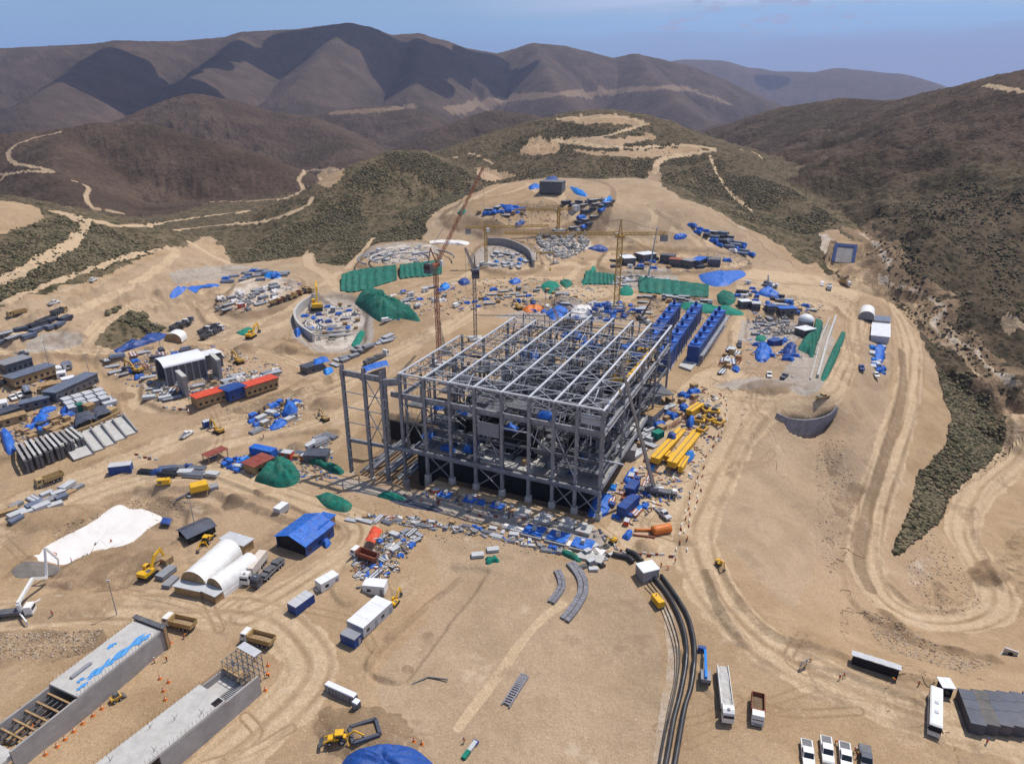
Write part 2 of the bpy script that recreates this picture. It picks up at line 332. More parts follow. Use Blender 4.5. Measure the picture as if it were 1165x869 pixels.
ROADS = [
 ([(505,252),(540,232),(575,226),(602,216)], 5, 0), ([(600,214),(616,228),(642,238),(634,252),(612,262)], 5, 0), ([(545,250),(580,260),(612,262),(655,268),(690,262)], 6, 0), ([(690,262),(708,282),(690,293)], 5, 0), ([(765,262),(792,274),(802,292)], 6, 0), ([(835,312),(800,326),(760,330)], 6, 0), ([(520,320),(545,306),(580,312),(622,304)], 6, 0), ([(610,345),(640,322),(668,300),(700,296)], 5, 0), ([(440,348),(480,338),(505,326),(530,318)], 6, 0), ([(250,345),(240,360),(270,372),(330,352),(350,332)], 5, 0), ([(180,345),(220,338),(260,330),(330,316)], 5, 0), ([(860,345),(900,338),(945,345),(965,360)], 6, 0), ([(840,440),(835,410),(838,380),(845,362)], 7, 0),
 ([(655,668),(648,680),(608,713),(565,770),(522,827)], 2.6, 0),  # photo line, width in metres, wheel ruts
 ([(-80,620),(0,588),(60,561),(150,524),(250,484),(330,461),(400,431),(450,402),(520,366),(570,330),(630,300)], 13, 1),
 ([(-60,640),(0,612),(80,574),(150,549),(220,537),(290,553),(350,571),(395,588),(412,604),(400,628),(360,655),(310,685),(280,700)], 11, 1),
 ([(-60,705),(60,694),(140,690),(230,692),(300,700),(340,730),(350,770),(300,830),(240,880)], 14, 1),
 ([(160,560),(240,512),(330,490),(390,470),(440,445)], 7, 1),
 ([(870,458),(845,485),(820,530),(800,570),(790,610),(800,650),(830,695),(880,740),(960,780),(1060,815),(1200,850)], 15, 1),
 ([(760,560),(790,580),(800,620),(820,660)], 8, 0),
 ([(850,458),(900,452),(945,447),(962,420),(972,390),(978,365),(965,345),(935,332),(890,322),(850,318),(815,320)], 9, 1),
 ([(905,322),(960,326),(1005,342),(1032,380),(1034,440),(1012,520),(990,590),(985,640),(1003,680),(1040,703),(1090,708),(1128,695),(1132,670),(1108,632),(1095,600),(1110,565),(1142,535),(1162,505),(1160,470),(1135,435),(1095,395),(1060,362),(1030,335),(1005,322),(985,318)], 13, 1),
 ([(0,392),(60,365),(120,340),(170,312),(200,288),(190,282)], 6, 0), ([(0,402),(90,400),(200,406),(300,400),(380,430)], 8, 1),
 ([(88,398),(105,380),(125,362),(170,345),(230,350),(290,355)], 7, 1),
 ([(350,290),(352,302),(370,312),(395,340),(425,355)], 7, 0), ([(290,370),(330,345),(370,322),(385,310)], 6, 0), ([(395,305),(412,288),(425,270)], 5, 0),
 ([(230,390),(290,378),(330,365),(350,345)], 7, 0),
 ([(640,290),(660,280),(690,283),(720,275),(745,278),(790,300),(850,312)], 7, 0), ([(625,300),(700,300),(760,296),(800,298)], 9, 0), ([(660,240),(650,260),(655,285)], 5, 0),
 ([(485,330),(540,322),(600,318),(650,316)], 8, 0), ([(735,232),(745,245),(742,262),(752,275)], 5, 0),
 ([(800,262),(808,280),(820,290)], 6, 0), ([(490,245),(520,240),(545,228),(590,208)], 5, 0), ([(620,205),(640,230),(630,250),(650,262)], 5, 0),
 ([(745,196),(752,182),(780,176),(812,171),(800,168),(770,166),(720,168),(680,166),(630,158)], 8, 0), ([(634,135),(660,135),(690,133),(715,135),(732,141),(705,150),(680,157),(650,160),(630,160)], 9, 0),
 ([(0,320),(40,300),(80,278),(98,255),(85,248)], 8, 0), ([(180,283),(120,300),(60,322),(0,345)], 5, 0),
 ([(-20,200),(5,198),(30,195),(60,196),(40,190),(15,185),(10,172),(30,160),(70,150)], 7, 0), ([(-20,215),(0,205),(12,195)], 8, 0), ([(80,205),(100,213),(98,225),(108,238),(140,243)], 6, 0), ([(60,240),(110,252),(150,257),(220,248),(280,240),(270,243)], 6.5, 0),
 ([(240,230),(300,228),(330,224),(345,214),(340,205),(352,194),(385,194)], 7, 0), ([(200,262),(250,256),(300,252),(345,236),(355,226)], 6, 0), ([(215,275),(240,290),(262,300)], 5, 0),
 ([(1165,105),(1140,100),(1120,97)], 9, 0), ([(510,126),(560,116),(590,111),(640,108),(690,104),(740,101),(780,101),(800,108),(830,118)], 75, 0), ([(380,128),(420,126),(470,122)], 60, 0),
 ([(855,240),(830,218),(815,195),(808,178)], 4, 0), ([(985,310),(1000,330),(1040,350)], 5, 0), ([(1165,372),(1145,362),(1150,375)], 5, 0),
 ([(512,181),(535,175),(560,186)], 4, 0), ([(840,170),(860,175),(870,183)], 6, 0),
]
for pts, w, rut in ROADS:
    idx, d, s = line(pts, w * .75 + np.clip(P(*pts[0])[1] - 800, 0, 3000) * .002)
    edge = (fbm(gx[idx] / 5, gy[idx] / 5, 3, 3) - .5) * w * .22
    v = 1 - sstep(d + edge, w * .40, w * .56)
    if P(*pts[0])[1] > 900: v = v * (.3 if w > 40 else .62); m_scrub[idx] *= 1 - v * .9; m_fill[idx] = np.maximum(m_fill[idx], v)
    m_road[idx] = np.maximum(m_road[idx], v); m_scrub[idx] *= (1 - v)
    if rut:
        ph = s / w * 17 + fbm(gx[idx] / 30, gy[idx] / 30, 2, 9) * 3
        st = np.clip(np.sin(ph), 0, 1) * (1 - sstep(d, w * .3, w * .5)) * fbm(gx[idx] / 22, gy[idx] / 22, 3, 44) * 1.5
        m_rut[idx] = np.maximum(m_rut[idx], st)
# the wide brown strip the water cart wets along the haul road
idx, d, s = line([(1026,400),(1026,450),(1003,530),(985,590),(978,640),(990,670)], 3.2); m_dark[idx] = np.maximum(m_dark[idx], (1 - sstep(d, 1.5, 3.2)) * .75)
idx, d, s = line([(808,660),(815,690),(835,715),(850,735)], 3.0); m_dark[idx] = np.maximum(m_dark[idx], (1 - sstep(d, 1, 3)) * .5)
def area(mask, v, *polys, soft=.5):
    for pts in polys:
        i = poly(pts); n = fbm(gx[i] / 7, gy[i] / 7, 4, 21)
        mask[i] = np.maximum(mask[i], v * (1 - soft + soft * 2 * n))
area(m_grey, .85, [(330,362),(345,345),(385,332),(420,350),(425,385),(400,402),(360,400),(335,385)], [(410,296),(430,282),(480,278),(505,285),(480,300),(440,305)], [(530,300),(550,285),(600,285),(612,300),(570,310)], [(190,310),(260,302),(300,308),(250,320),(200,325)],
     [(810,440),(850,430),(900,432),(880,445)], [(880,440),(925,372),(940,370),(950,378),(930,445)], [(560,360),(640,345),(700,350),(660,370)], [(690,312),(760,310),(770,330),(690,325)], [(845,365),(905,362),(905,385),(845,388)], [(30,390),(80,378),(95,390),(60,400),(30,402)],
     [(375,550),(400,545),(520,575),(600,590),(690,610),(690,622),(600,602),(500,585)])
area(m_white, .5, [(345,380),(360,350),(385,342),(412,356),(410,380),(380,395)], [(425,290),(450,283),(490,282),(485,297),(440,303)], [(612,272),(665,268),(672,282),(640,295),(615,286)], [(270,326),(330,322),(335,340),(290,352),(262,348)], [(930,265),(945,268),(950,285),(938,290)], soft=.6)
area(m_dark, .6, [(60,610),(100,580),(150,562),(230,572),(250,590),(180,600),(150,570),(90,600),(40,640),(0,660)], [(0,720),(60,715),(120,720),(100,745),(0,760)], [(250,470),(330,440),(360,420),(380,440),(330,470)], [(290,395),(330,385),(350,395),(330,405)],
     [(940,560),(965,545),(985,560),(960,590)], [(930,500),(950,498),(960,530),(945,540)], [(980,690),(1020,712),(1060,730),(1040,735),(990,715)], [(1060,655),(1080,670),(1100,700),(1070,700)], [(380,835),(450,828),(480,850),(400,850)], [(110,640),(165,630),(180,650),(140,670),(60,680)], soft=.9)
area(m_fill, .9, [(480,610),(590,620),(640,640),(700,650),(740,690),(750,760),(740,900),(560,900),(450,820),(430,760),(500,680)], [(845,480),(880,468),(920,492),(940,560),(930,640),(900,690),(850,640),(815,610),(812,560)], [(600,205),(745,195),(800,232),(850,260),(900,300),(850,308),(740,275),(690,285),(640,215)], [(488,252),(520,230),(548,262),(550,275),(488,272)], [(120,345),(200,330),(250,300),(190,290),(100,330)], [(985,380),(1010,400),(1005,500),(970,600),(940,640),(940,560),(965,480)], soft=.4)
area(m_white, .34, [(1030,640),(1060,636),(1064,655),(1035,665)])
area(m_road, .95, [(690,604),(735,500),(792,425),(850,428),(838,480),(806,560),(784,640),(700,630)], [(470,558),(520,555),(690,604),(690,624),(560,590)], [(830,302),(960,320),(976,345),(940,352),(850,345)], [(570,330),(690,330),(740,342),(600,346)], [(250,470),(310,452),(380,425),(450,395),(460,402),(390,445),(330,470)], [(140,440),(170,440),(215,462),(190,470),(150,465)], soft=.55)
area(m_fill, .8, [(150,340),(240,300),(345,300),(380,330),(300,395),(180,370)], [(0,352),(70,335),(120,360),(60,400),(0,400)], soft=.5)
area(m_dark, .34, [(0,560),(60,548),(200,552),(300,572),(380,610),(330,650),(200,690),(0,700)], [(300,360),(345,395),(440,395),(400,420),(280,440)], [(820,640),(900,700),(960,745),(900,735),(840,690)], soft=1.0)
area(m_white, .4, [(742,672),(752,690),(757,720),(757,760),(753,800),(745,850),(740,890),(758,890),(768,830),(775,780),(773,740),(768,710),(755,682)], soft=.3)
area(m_white, .2, [(990,260),(1002,280),(1012,300),(1020,312),(1002,318),(985,322),(1000,310),(1010,296),(996,275)])
STREAM = [(975,262),(985,270),(1000,280),(1005,292),(1012,300),(1000,312),(1010,322),(1040,330),(1062,342),(1075,352),(1060,368),(1080,385),(1105,395),(1118,410),(1135,425),(1165,440),(1260,470)]
idx, d, s = line(STREAM, 30); n = fbm(gx[idx] / 8, gy[idx] / 8, 4, 61)
v = (1 - sstep(d + (n - .5) * 24, 5, 15)); m_dark[idx] = np.maximum(m_dark[idx], v * 1.0); m_scrub[idx] *= 1 - v * .8
v2 = (1 - sstep(d + (n - .5) * 5, .8, 2.2)); m_white[idx] = np.maximum(m_white[idx], v2 * .5); m_dark[idx] *= 1 - v2
m_scrub[poly([(1180,500),(1165,440),(1120,400),(1060,360),(1050,350),(1100,420),(1153,480),(1165,500)])] *= .8
# tyre tracks crossing the graded ground
_r = random.Random(21)
for _k in range(64):
    ax, ay = _r.choice(((30,520),(200,560),(300,700),(420,740),(330,830),(250,470),(480,580),(820,520),(860,760),(960,810),(760,580),(930,420),(880,800),(340,640),(700,600),(150,690),(1000,800),(860,440),(600,320),(450,420)))
    ax += _r.uniform(-60, 60); ay += _r.uniform(-20, 20); an = _r.uniform(0, 6.28); L_ = _r.uniform(60, 170); bx_ = ax + math.cos(an) * L_; by_ = ay + math.sin(an) * L_ * .5
    if not (0 < bx_ < 1165 and 300 < by_ < 880): continue
    mx_, my_ = (ax + bx_) / 2 + _r.uniform(-25, 25), (ay + by_) / 2 + _r.uniform(-12, 12)
    i_, d_, s_ = line([(ax, ay), (mx_, my_), (bx_, by_)], 1.9, 8)
    if len(i_): v_ = (1 - sstep(np.abs(np.abs(s_) - 1.1), .15, .55)) * (m_scrub[i_] < .3) * _r.uniform(.35, .9); m_rut[i_] = np.maximum(m_rut[i_], v_)
# pads, banks and heaps that stand off the graded ground
def mound(px, py, rad, h, dark=.0, flat=.0, rx=1.0, rot=0.0):
    p = P(px, py); dx, dy = gx - p[0], gy - p[1]
    i = np.nonzero((np.abs(dx) < rad * 2.2 * max(1, rx)) & (np.abs(dy) < rad * 2.2 * max(1, rx)))[0]
    u = (dx[i] * math.cos(rot) + dy[i] * math.sin(rot)) / rx; v = -dx[i] * math.sin(rot) + dy[i] * math.cos(rot)
    d = np.hypot(u, v) * (1 + (fbm(gx[i] / rad * 1.5, gy[i] / rad * 1.5, 3, 12) - .5) * .5)
    k = 1 - sstep(d, rad * flat, rad)
    gz[i] += h * k; m_dark[i] = np.maximum(m_dark[i], dark * (k > .08)); m_road[i] *= 1 - np.clip(k * 3, 0, 1); m_rut[i] *= 1 - np.clip(k * 3, 0, 1)
def berm(pts, w, h, side=0.0, mask=None, v=.5):
    idx, d, s = line(pts, w + abs(side))
    d = np.abs(s - side) if side else d
    k = np.clip(1 - d / w, 0, 1) * (.6 + .8 * fbm(gx[idx] / 4, gy[idx] / 4, 2, 5))
    gz[idx] += h * k
    if mask is not None: mask[idx] = np.maximum(mask[idx], v * (k > .2))
site = (m_scrub < .5) & (grr < 900)
gz += np.where(site, (fbm(gx / 11, gy / 11, 4, 2) - .5) * .8 * (1 - m_road * .8), 0)
gz += np.where(~site, (fbm(gx / 6, gy / 6, 3, 77) - .5) * np.clip(grr / 350, .8, 6), 0)
gz -= m_rut * .10
for a in [(268,573,4.5,2.2,.9),(735,622,5,2,.3),(300,560,4,1,.3),(340,510,6,3,.5),(372,460,9,3,.6),(328,398,10,4,.5),(280,400,8,3,.6),(130,640,12,3.5,.55,.4,1.8,.5),(70,690,8,1.5,.4,.3,2.2,.1),(140,452,6,2,.7),(150,425,6,2,.6),(60,590,8,2,.5,.3,2,.6),(210,575,7,1.5,.2),(590,440,4,1,0),(330,600,4,1.2,.2,0,2,.6),(415,838,8,2.2,.7,.2,1.8,-.3),(780,615,5,1.5,.3),(905,400,5,2,.5),(1125,655,7,4,.5,.2,1.6,.8),(1045,655,5,-1.2,0),(720,285,9,3,.6),(665,300,7,2,.5),(640,345,9,3,.4),(520,420,7,2,.5),(745,345,8,3,.5),(655,345,6,2,.5),(870,440,8,2,.6,.3,1.8,.3),(450,345,8,3,.5),(180,640,8,2,.4,.2,1.5,.6),(485,720,2.6,-.3,.45),(463,757,1.8,-.3,.55)]:
    mound(*a)
berm([(820,640),(840,680),(880,722),(930,735),(1000,762),(1070,778)], 2.2, 1.3, mask=m_dark, v=.25)
berm([(805,652),(820,690),(845,730)], 2.4, 1.6, mask=m_dark, v=.5)
berm([(1012,345),(1045,390),(1046,440),(1024,520),(1003,590),(1000,640),(1016,670),(1045,690),(1088,696)], 2.0, 1.4)
berm([(1000,352),(1022,390),(1020,440),(998,520),(972,590),(962,640),(975,690),(1030,718),(1095,722)], 2.0, 1.2)
berm([(1010,700),(1040,728),(1075,740),(1130,752)], 3.5, 2.0, mask=m_dark, v=.6)
berm([(1165,515),(1120,560),(1108,600),(1125,640),(1142,670)], 2.0, 1.4); berm([(1150,480),(1125,440),(1085,400)], 2, 1.2)
for _b in ([(498,254),(530,262),(552,270)], [(640,270),(664,262),(692,244)], [(736,233),(762,250),(776,260),(768,272)], [(690,300),(730,296),(790,308)], [(525,335),(560,326),(600,330)], [(225,352),(245,372),(300,366),(345,342)], [(180,352),(230,344),(262,338)], [(330,398),(370,405),(420,398),(470,380)], [(826,428),(832,405),(834,378)], [(300,500),(350,492),(385,492)], [(0,575),(60,548),(150,512),(250,472),(330,450),(390,425)], [(0,378),(60,352),(120,327),(170,300)], [(0,410),(90,408),(200,414),(260,412)], [(160,556),(240,560),(310,585),(370,610)], [(410,400),(450,392),(500,370),(540,352)], [(880,336),(940,345),(960,360)], [(640,268),(690,262),(740,285),(790,308)], [(230,405),(290,392),(340,380)], [(870,475),(850,500),(832,540)], [(300,320),(350,330),(380,345)], [(480,245),(530,236),(590,225)], [(560,312),(620,306),(690,308)]): berm(_b, 2.6, 1.7, mask=m_dark, v=.42)
berm([(455,775),(420,755),(470,700),(525,655)], 1.5, .8, mask=m_dark, v=.5)
berm([(340,640),(300,668),(275,690)], 1.2, .7); berm([(405,640),(370,662),(325,695)], 1.2, .7, mask=m_dark, v=.4)
berm([(0,600),(90,560),(160,532)], 1.4, 1.0); berm([(240,540),(330,575),(388,600)], 1.4, 1.0)
berm([(770,735),(790,760),(810,790)], 1.5, .6); berm([(915,755),(960,765),(1010,785),(1050,800)], 1.6, .6, mask=m_dark, v=.45)
# cut and filled benches with steep edges
_D = np.zeros(NV)
for pl_, h_ in (([(245,350),(268,328),(320,317),(346,324),(322,352),(276,363)], 3), ([(336,364),(348,344),(385,334),(413,348),(416,382),(396,399),(358,396)], -2.2), ([(-100,432),(60,404),(112,432),(70,462),(-100,492)], 2.2), ([(-60,500),(108,447),(136,474),(84,501),(20,520),(-60,540)], 2.6), ([(510,643),(556,648),(548,662),(500,725),(456,778),(420,756)], -1.2),
    ([(405,305),(425,281),(480,276),(502,285),(490,303),(450,309)], 2.5), ([(533,302),(550,279),(600,279),(617,306),(575,314)], 2.5), ([(500,250),(560,213),(600,206),(680,208),(697,228),(668,263),(560,263)], 4), ([(974,345),(1008,343),(1013,430),(985,434)], 1.6), ([(853,359),(926,358),(921,388),(853,387)], -2), ([(690,284),(830,291),(842,309),(690,311)], 2.5),
    ([(160,434),(250,402),(322,418),(316,440),(220,470),(165,460)], 1.8), ([(110,412),(180,388),(245,396),(240,408),(150,432),(118,428)], 1.5), ([(0,392),(40,362),(82,360),(70,382),(20,398)], 1.6), ([(40,640),(60,600),(140,560),(205,575),(200,610),(140,645),(70,660)], -1.6), ([(395,640),(440,604),(480,612),(440,655),(400,690),(378,672)], 1.0), ([(170,330),(250,312),(335,306),(330,318),(240,334),(190,345)], 1.8),
    ([(420,345),(500,320),(540,322),(520,345),(450,368)], 1.8), ([(540,345),(640,325),(690,330),(690,342),(600,345),(560,352)], 1.8), ([(720,338),(812,342),(815,352),(725,348)], -2), ([(470,560),(520,556),(690,604),(690,614),(600,592),(480,572)], .8), ([(690,560),(735,520),(755,470),(800,440),(825,470),(780,560),(730,596)], .7), ([(570,243),(600,240),(640,245),(630,258),(575,258)], -2.5)):
    _D[poly(pl_)] += h_
_D = _D.reshape(NR, NA)
for _k in range(2):
    for ax_ in (0, 1): _D = (np.roll(_D, 2, ax_) + np.roll(_D, 1, ax_) + _D + np.roll(_D, -1, ax_) + np.roll(_D, -2, ax_)) / 5
gz += _D.ravel()
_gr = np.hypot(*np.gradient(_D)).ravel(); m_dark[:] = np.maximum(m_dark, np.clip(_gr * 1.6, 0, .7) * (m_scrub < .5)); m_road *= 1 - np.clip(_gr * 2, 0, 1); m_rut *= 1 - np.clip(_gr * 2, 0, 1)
# the cut slope that carries the lined spillway
_p = P(959, 299); _ra = math.atan2(_p[0], _p[1]); _u = gx * math.sin(_ra) + gy * math.cos(_ra) - math.hypot(_p[0], _p[1]); _v = gx * math.cos(_ra) - gy * math.sin(_ra)
_in = (np.abs(_v) < 13) & (_u > -2) & (_u < 17); gz[_in] = _p[2] + np.clip(_u[_in], 0, 15) * .93; m_scrub[_in] = 0; m_white[_in] = .25; SPILL = (_p.copy(), _ra)
# the pit at the building's corner, and level ground under its deck
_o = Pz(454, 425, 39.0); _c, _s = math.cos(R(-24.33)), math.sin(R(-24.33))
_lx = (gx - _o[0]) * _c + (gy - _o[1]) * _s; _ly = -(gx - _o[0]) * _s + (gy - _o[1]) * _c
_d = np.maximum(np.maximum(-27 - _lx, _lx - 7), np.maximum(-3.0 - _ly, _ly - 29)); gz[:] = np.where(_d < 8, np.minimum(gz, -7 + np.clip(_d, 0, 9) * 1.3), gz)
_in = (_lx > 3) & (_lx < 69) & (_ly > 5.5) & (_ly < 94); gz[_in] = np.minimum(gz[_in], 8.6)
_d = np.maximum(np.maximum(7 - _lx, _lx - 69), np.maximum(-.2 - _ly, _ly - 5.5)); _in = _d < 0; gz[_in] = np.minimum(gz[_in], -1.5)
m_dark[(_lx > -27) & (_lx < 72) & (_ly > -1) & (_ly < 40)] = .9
# the ground drops away below the mesh faced wall
WALLPX = [(884,468),(898,474),(915,476),(933,474),(945,469),(953,461)]
i_ = poly(WALLPX + [(950,474),(938,490),(916,496),(898,489)], False); W_ = wline(WALLPX, 6); d_ = np.full(len(i_), 1e9)
for a_, b_ in zip(W_[:-1], W_[1:]):
    t_ = np.clip(((gx[i_] - a_[0]) * (b_ - a_)[0] + (gy[i_] - a_[1]) * (b_ - a_)[1]) / ((b_ - a_) @ (b_ - a_)), 0, 1); d_ = np.minimum(d_, np.hypot(gx[i_] - a_[0] - t_ * (b_ - a_)[0], gy[i_] - a_[1] - t_ * (b_ - a_)[1]))
e_ = np.minimum(np.hypot(gx[i_] - W_[0][0], gy[i_] - W_[0][1]), np.hypot(gx[i_] - W_[-1][0], gy[i_] - W_[-1][1])); gz[i_] -= 7.0 * (1 - sstep(d_, 3, 22)) * sstep(e_, 0, 11)
GZ[:] = gz.reshape(NR, NA)
# steep banks show raw earth

# ------------------------------------------------------------------ materials
MATS = {}
def lin(c):
    return tuple((v / 12.92 if v <= .04045 else ((v + .055) / 1.055) ** 2.4) for v in c)
def material(name, col, rough=.7, metal=0.0, var=.12, scale=.8, spec=.3, dirt=.0, bump=0.0):
    """a plain surface with worn, dusty variation; col is the linear base colour"""
    if name in MATS: return MATS[name]
    m = bpy.data.materials.new(name); m.use_nodes = True
    n, l = m.node_tree.nodes, m.node_tree.links
    b = n['Principled BSDF']; b.inputs['Roughness'].default_value = rough; b.inputs['Metallic'].default_value = metal; b.inputs['Specular IOR Level'].default_value = spec
    tc = n.new('ShaderNodeTexCoord'); oi = n.new('ShaderNodeObjectInfo')
    ad = n.new('ShaderNodeVectorMath'); ad.operation = 'ADD'
    l.new(tc.outputs['Object'], ad.inputs[0]); l.new(oi.outputs['Location'], ad.inputs[1])
    nz = n.new('ShaderNodeTexNoise'); nz.inputs['Scale'].default_value = scale; nz.inputs['Detail'].default_value = 5; nz.inputs['Roughness'].default_value = .65
    l.new(ad.outputs[0], nz.inputs['Vector'])
    r = n.new('ShaderNodeMapRange'); r.inputs[1].default_value = .3; r.inputs[2].default_value = .7; r.inputs[3].default_value = 1 - var; r.inputs[4].default_value = 1 + var
    l.new(nz.outputs[0], r.inputs[0])
    mx = n.new('ShaderNodeVectorMath'); mx.operation = 'SCALE'; mx.inputs[0].default_value = col
    l.new(r.outputs[0], mx.inputs['Scale'])
    out = mx.outputs[0]
    if dirt > 0:
        n2 = n.new('ShaderNodeTexNoise'); n2.inputs['Scale'].default_value = scale * .45; n2.inputs['Detail'].default_value = 6; n2.inputs['Roughness'].default_value = .7
        l.new(ad.outputs[0], n2.inputs['Vector'])
        r2 = n.new('ShaderNodeMapRange'); r2.inputs[1].default_value = .42; r2.inputs[2].default_value = .72; r2.inputs[3].default_value = 0; r2.inputs[4].default_value = dirt
        l.new(n2.outputs[0], r2.inputs[0])
        d = n.new('ShaderNodeMix'); d.data_type = 'RGBA'; d.inputs[7].default_value = (.36, .26, .16, 1)
        l.new(r2.outputs[0], d.inputs[0]); l.new(out, d.inputs[6]); out = d.outputs[2]
    l.new(out, b.inputs['Base Color'])
    if bump > 0:
        bp = n.new('ShaderNodeBump'); bp.inputs['Strength'].default_value = bump; bp.inputs['Distance'].default_value = .3
        l.new(nz.outputs[0], bp.inputs['Height']); l.new(bp.outputs[0], b.inputs['Normal'])
    MATS[name] = m; return m

def ground_material():
    m = bpy.data.materials.new('dusty_ground'); m.use_nodes = True
    n, l = m.node_tree.nodes, m.node_tree.links
    b = n['Principled BSDF']; b.inputs['Roughness'].default_value = .95; b.inputs['Specular IOR Level'].default_value = .1
    geo = n.new('ShaderNodeNewGeometry')
    def noise(s, det=6, ro=.6, v=None):
        t = n.new('ShaderNodeTexNoise'); t.inputs['Scale'].default_value = s; t.inputs['Detail'].default_value = det; t.inputs['Roughness'].default_value = ro
        l.new(v or geo.outputs['Position'], t.inputs['Vector']); return t.outputs[0]
    def rng(x, a, b_, c=0., d=1.):
        t = n.new('ShaderNodeMapRange'); t.interpolation_type = 'SMOOTHSTEP'
        for i, v in enumerate((a, b_, c, d)): t.inputs[i + 1].default_value = v
        l.new(x, t.inputs[0]); return t.outputs[0]
    def ma(op, a, b_):
        t = n.new('ShaderNodeMath'); t.operation = op
        for i, v in enumerate((a, b_)):
            if isinstance(v, (int, float)): t.inputs[i].default_value = v
            else: l.new(v, t.inputs[i])
        return t.outputs[0]
    def mix(f, a, b_):
        t = n.new('ShaderNodeMix'); t.data_type = 'RGBA'; t.clamp_factor = True
        l.new(f, t.inputs[0])
        for i, v in ((6, a), (7, b_)):
            if isinstance(v, tuple): t.inputs[i].default_value = (*v, 1)
            else: l.new(v, t.inputs[i])
        return t.outputs[2]
    def att(nm):
        t = n.new('ShaderNodeAttribute'); t.attribute_name = nm; s = n.new('ShaderNodeSeparateColor'); l.new(t.outputs['Color'], s.inputs[0])
        return s.outputs[0], s.outputs[1], s.outputs[2]
    scrub, road, grey = att('cover_a'); white, dark, fill = att('cover_b'); far, rut, _ = att('cover_c')
    big, mid_, sml, tiny = noise(.012, 5), noise(.07, 6), noise(.45, 6, .7), noise(2.2, 4, .7)
    sand = mix(rng(mid_, .3, .7), (.325, .218, .124), (.435, .305, .184))
    sand = mix(ma('MULTIPLY', rng(big, .4, .65), .5), sand, (.44, .315, .215))
    sand = mix(rng(fill, .1, .8), sand, mix(rng(mid_, .35, .65), (.350, .252, .162), (.425, .308, .203)))
    rd = mix(rng(sml, .3, .7), (.455, .33, .205), (.54, .40, .262))
    col = mix(rng(ma('ADD', road, ma('MULTIPLY', ma('SUBTRACT', sml, .5), .5)), .25, .75), sand, rd)
    col = mix(ma('MULTIPLY', rut, rng(mid_, .3, .6, .4, .95)), col, (.27, .178, .10))
    g2 = ma('ADD', grey, ma('MULTIPLY', ma('SUBTRACT', mid_, .5), .7))
    col = mix(ma('MULTIPLY', rng(g2, .3, .7), .85), col, mix(rng(sml, .3, .7), (.30, .265, .235), (.43, .385, .34)))
    w2 = ma('ADD', white, ma('MULTIPLY', ma('SUBTRACT', sml, .5), .5))
    col = mix(rng(w2, .25, .7), col, (.60, .53, .46))
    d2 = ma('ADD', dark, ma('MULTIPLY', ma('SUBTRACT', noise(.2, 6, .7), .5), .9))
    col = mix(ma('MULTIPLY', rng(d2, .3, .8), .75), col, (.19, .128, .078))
    # speckle of stones and clods
    col = mix(ma('MULTIPLY', rng(tiny, .60, .70), .35), col, (.24, .165, .10))
    col = mix(ma('MULTIPLY', rng(noise(1.1, 3, .6), .64, .72), .35), col, (.58, .47, .36))
    def rill(s, w, v=None):
        return rng(ma('ABSOLUTE', ma('SUBTRACT', noise(s, 5, .62, v), .5), 0), w, 0.0)
    col = mix(ma('MULTIPLY', ma('MULTIPLY', rill(.16, .02), rng(mid_, .45, .6)), .10), col, (.21, .145, .09))
    gr_ = n.new('ShaderNodeVectorMath'); gr_.operation = 'SCALE'; l.new(col, gr_.inputs[0]); l.new(rng(ma('ADD', ma('MULTIPLY', tiny, .6), ma('MULTIPLY', noise(5.5, 3, .7), .4)), .36, .64, .80, 1.18), gr_.inputs['Scale']); col = gr_.outputs[0]
    col = mix(ma('MULTIPLY', rill(.45, .03), .3), col, (.23, .158, .098))
    col = mix(ma('MULTIPLY', rng(noise(.035, 7, .72), .54, .62), .5), col, (.235, .165, .108))
    col = mix(ma('MULTIPLY', rng(noise(.05, 7, .72), .59, .67), .40), col, (.58, .475, .355))
    # scrub: shrubs over stony earth, thinner and browner on the dry hills
    vo = n.new('ShaderNodeTexVoronoi'); vo.inputs['Scale'].default_value = .28; l.new(geo.outputs['Position'], vo.inputs['Vector'])
    vo2 = n.new('ShaderNodeTexVoronoi'); vo2.inputs['Scale'].default_value = .10; l.new(geo.outputs['Position'], vo2.inputs['Vector'])
    bush = ma('MAXIMUM', ma('MULTIPLY', rng(vo.outputs['Distance'], .55, .2), rng(sml, .35, .6)), ma('MULTIPLY', rng(vo2.outputs['Distance'], .55, .15), rng(noise(.06, 4), .35, .6)))
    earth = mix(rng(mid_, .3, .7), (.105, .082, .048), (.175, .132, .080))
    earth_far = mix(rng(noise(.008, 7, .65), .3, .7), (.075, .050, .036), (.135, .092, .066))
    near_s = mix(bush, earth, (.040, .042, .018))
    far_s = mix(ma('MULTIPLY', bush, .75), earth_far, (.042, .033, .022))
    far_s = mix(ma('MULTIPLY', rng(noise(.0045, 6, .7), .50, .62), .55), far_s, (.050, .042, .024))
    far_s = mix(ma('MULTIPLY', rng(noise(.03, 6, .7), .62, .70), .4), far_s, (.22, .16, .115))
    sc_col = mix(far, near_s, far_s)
    s2 = ma('ADD', scrub, ma('MULTIPLY', ma('SUBTRACT', noise(.3, 5, .7), .5), .6))
    col = mix(rng(s2, .35, .65), col, sc_col)
    l.new(col, b.inputs['Base Color'])
    bh = ma('ADD', ma('MULTIPLY', sml, .5), ma('ADD', ma('MULTIPLY', tiny, .12), ma('ADD', ma('MULTIPLY', ma('MULTIPLY', bush, scrub), 1.2), ma('MULTIPLY', ma('MULTIPLY', far, noise(.018, 8, .68)), 22.0))))
    bp = n.new('ShaderNodeBump'); bp.inputs['Strength'].default_value = .7; bp.inputs['Distance'].default_value = 1.1
    l.new(bh, bp.inputs['Height']); l.new(bp.outputs[0], b.inputs['Normal'])
    return m
GROUND_MAT = ground_material()

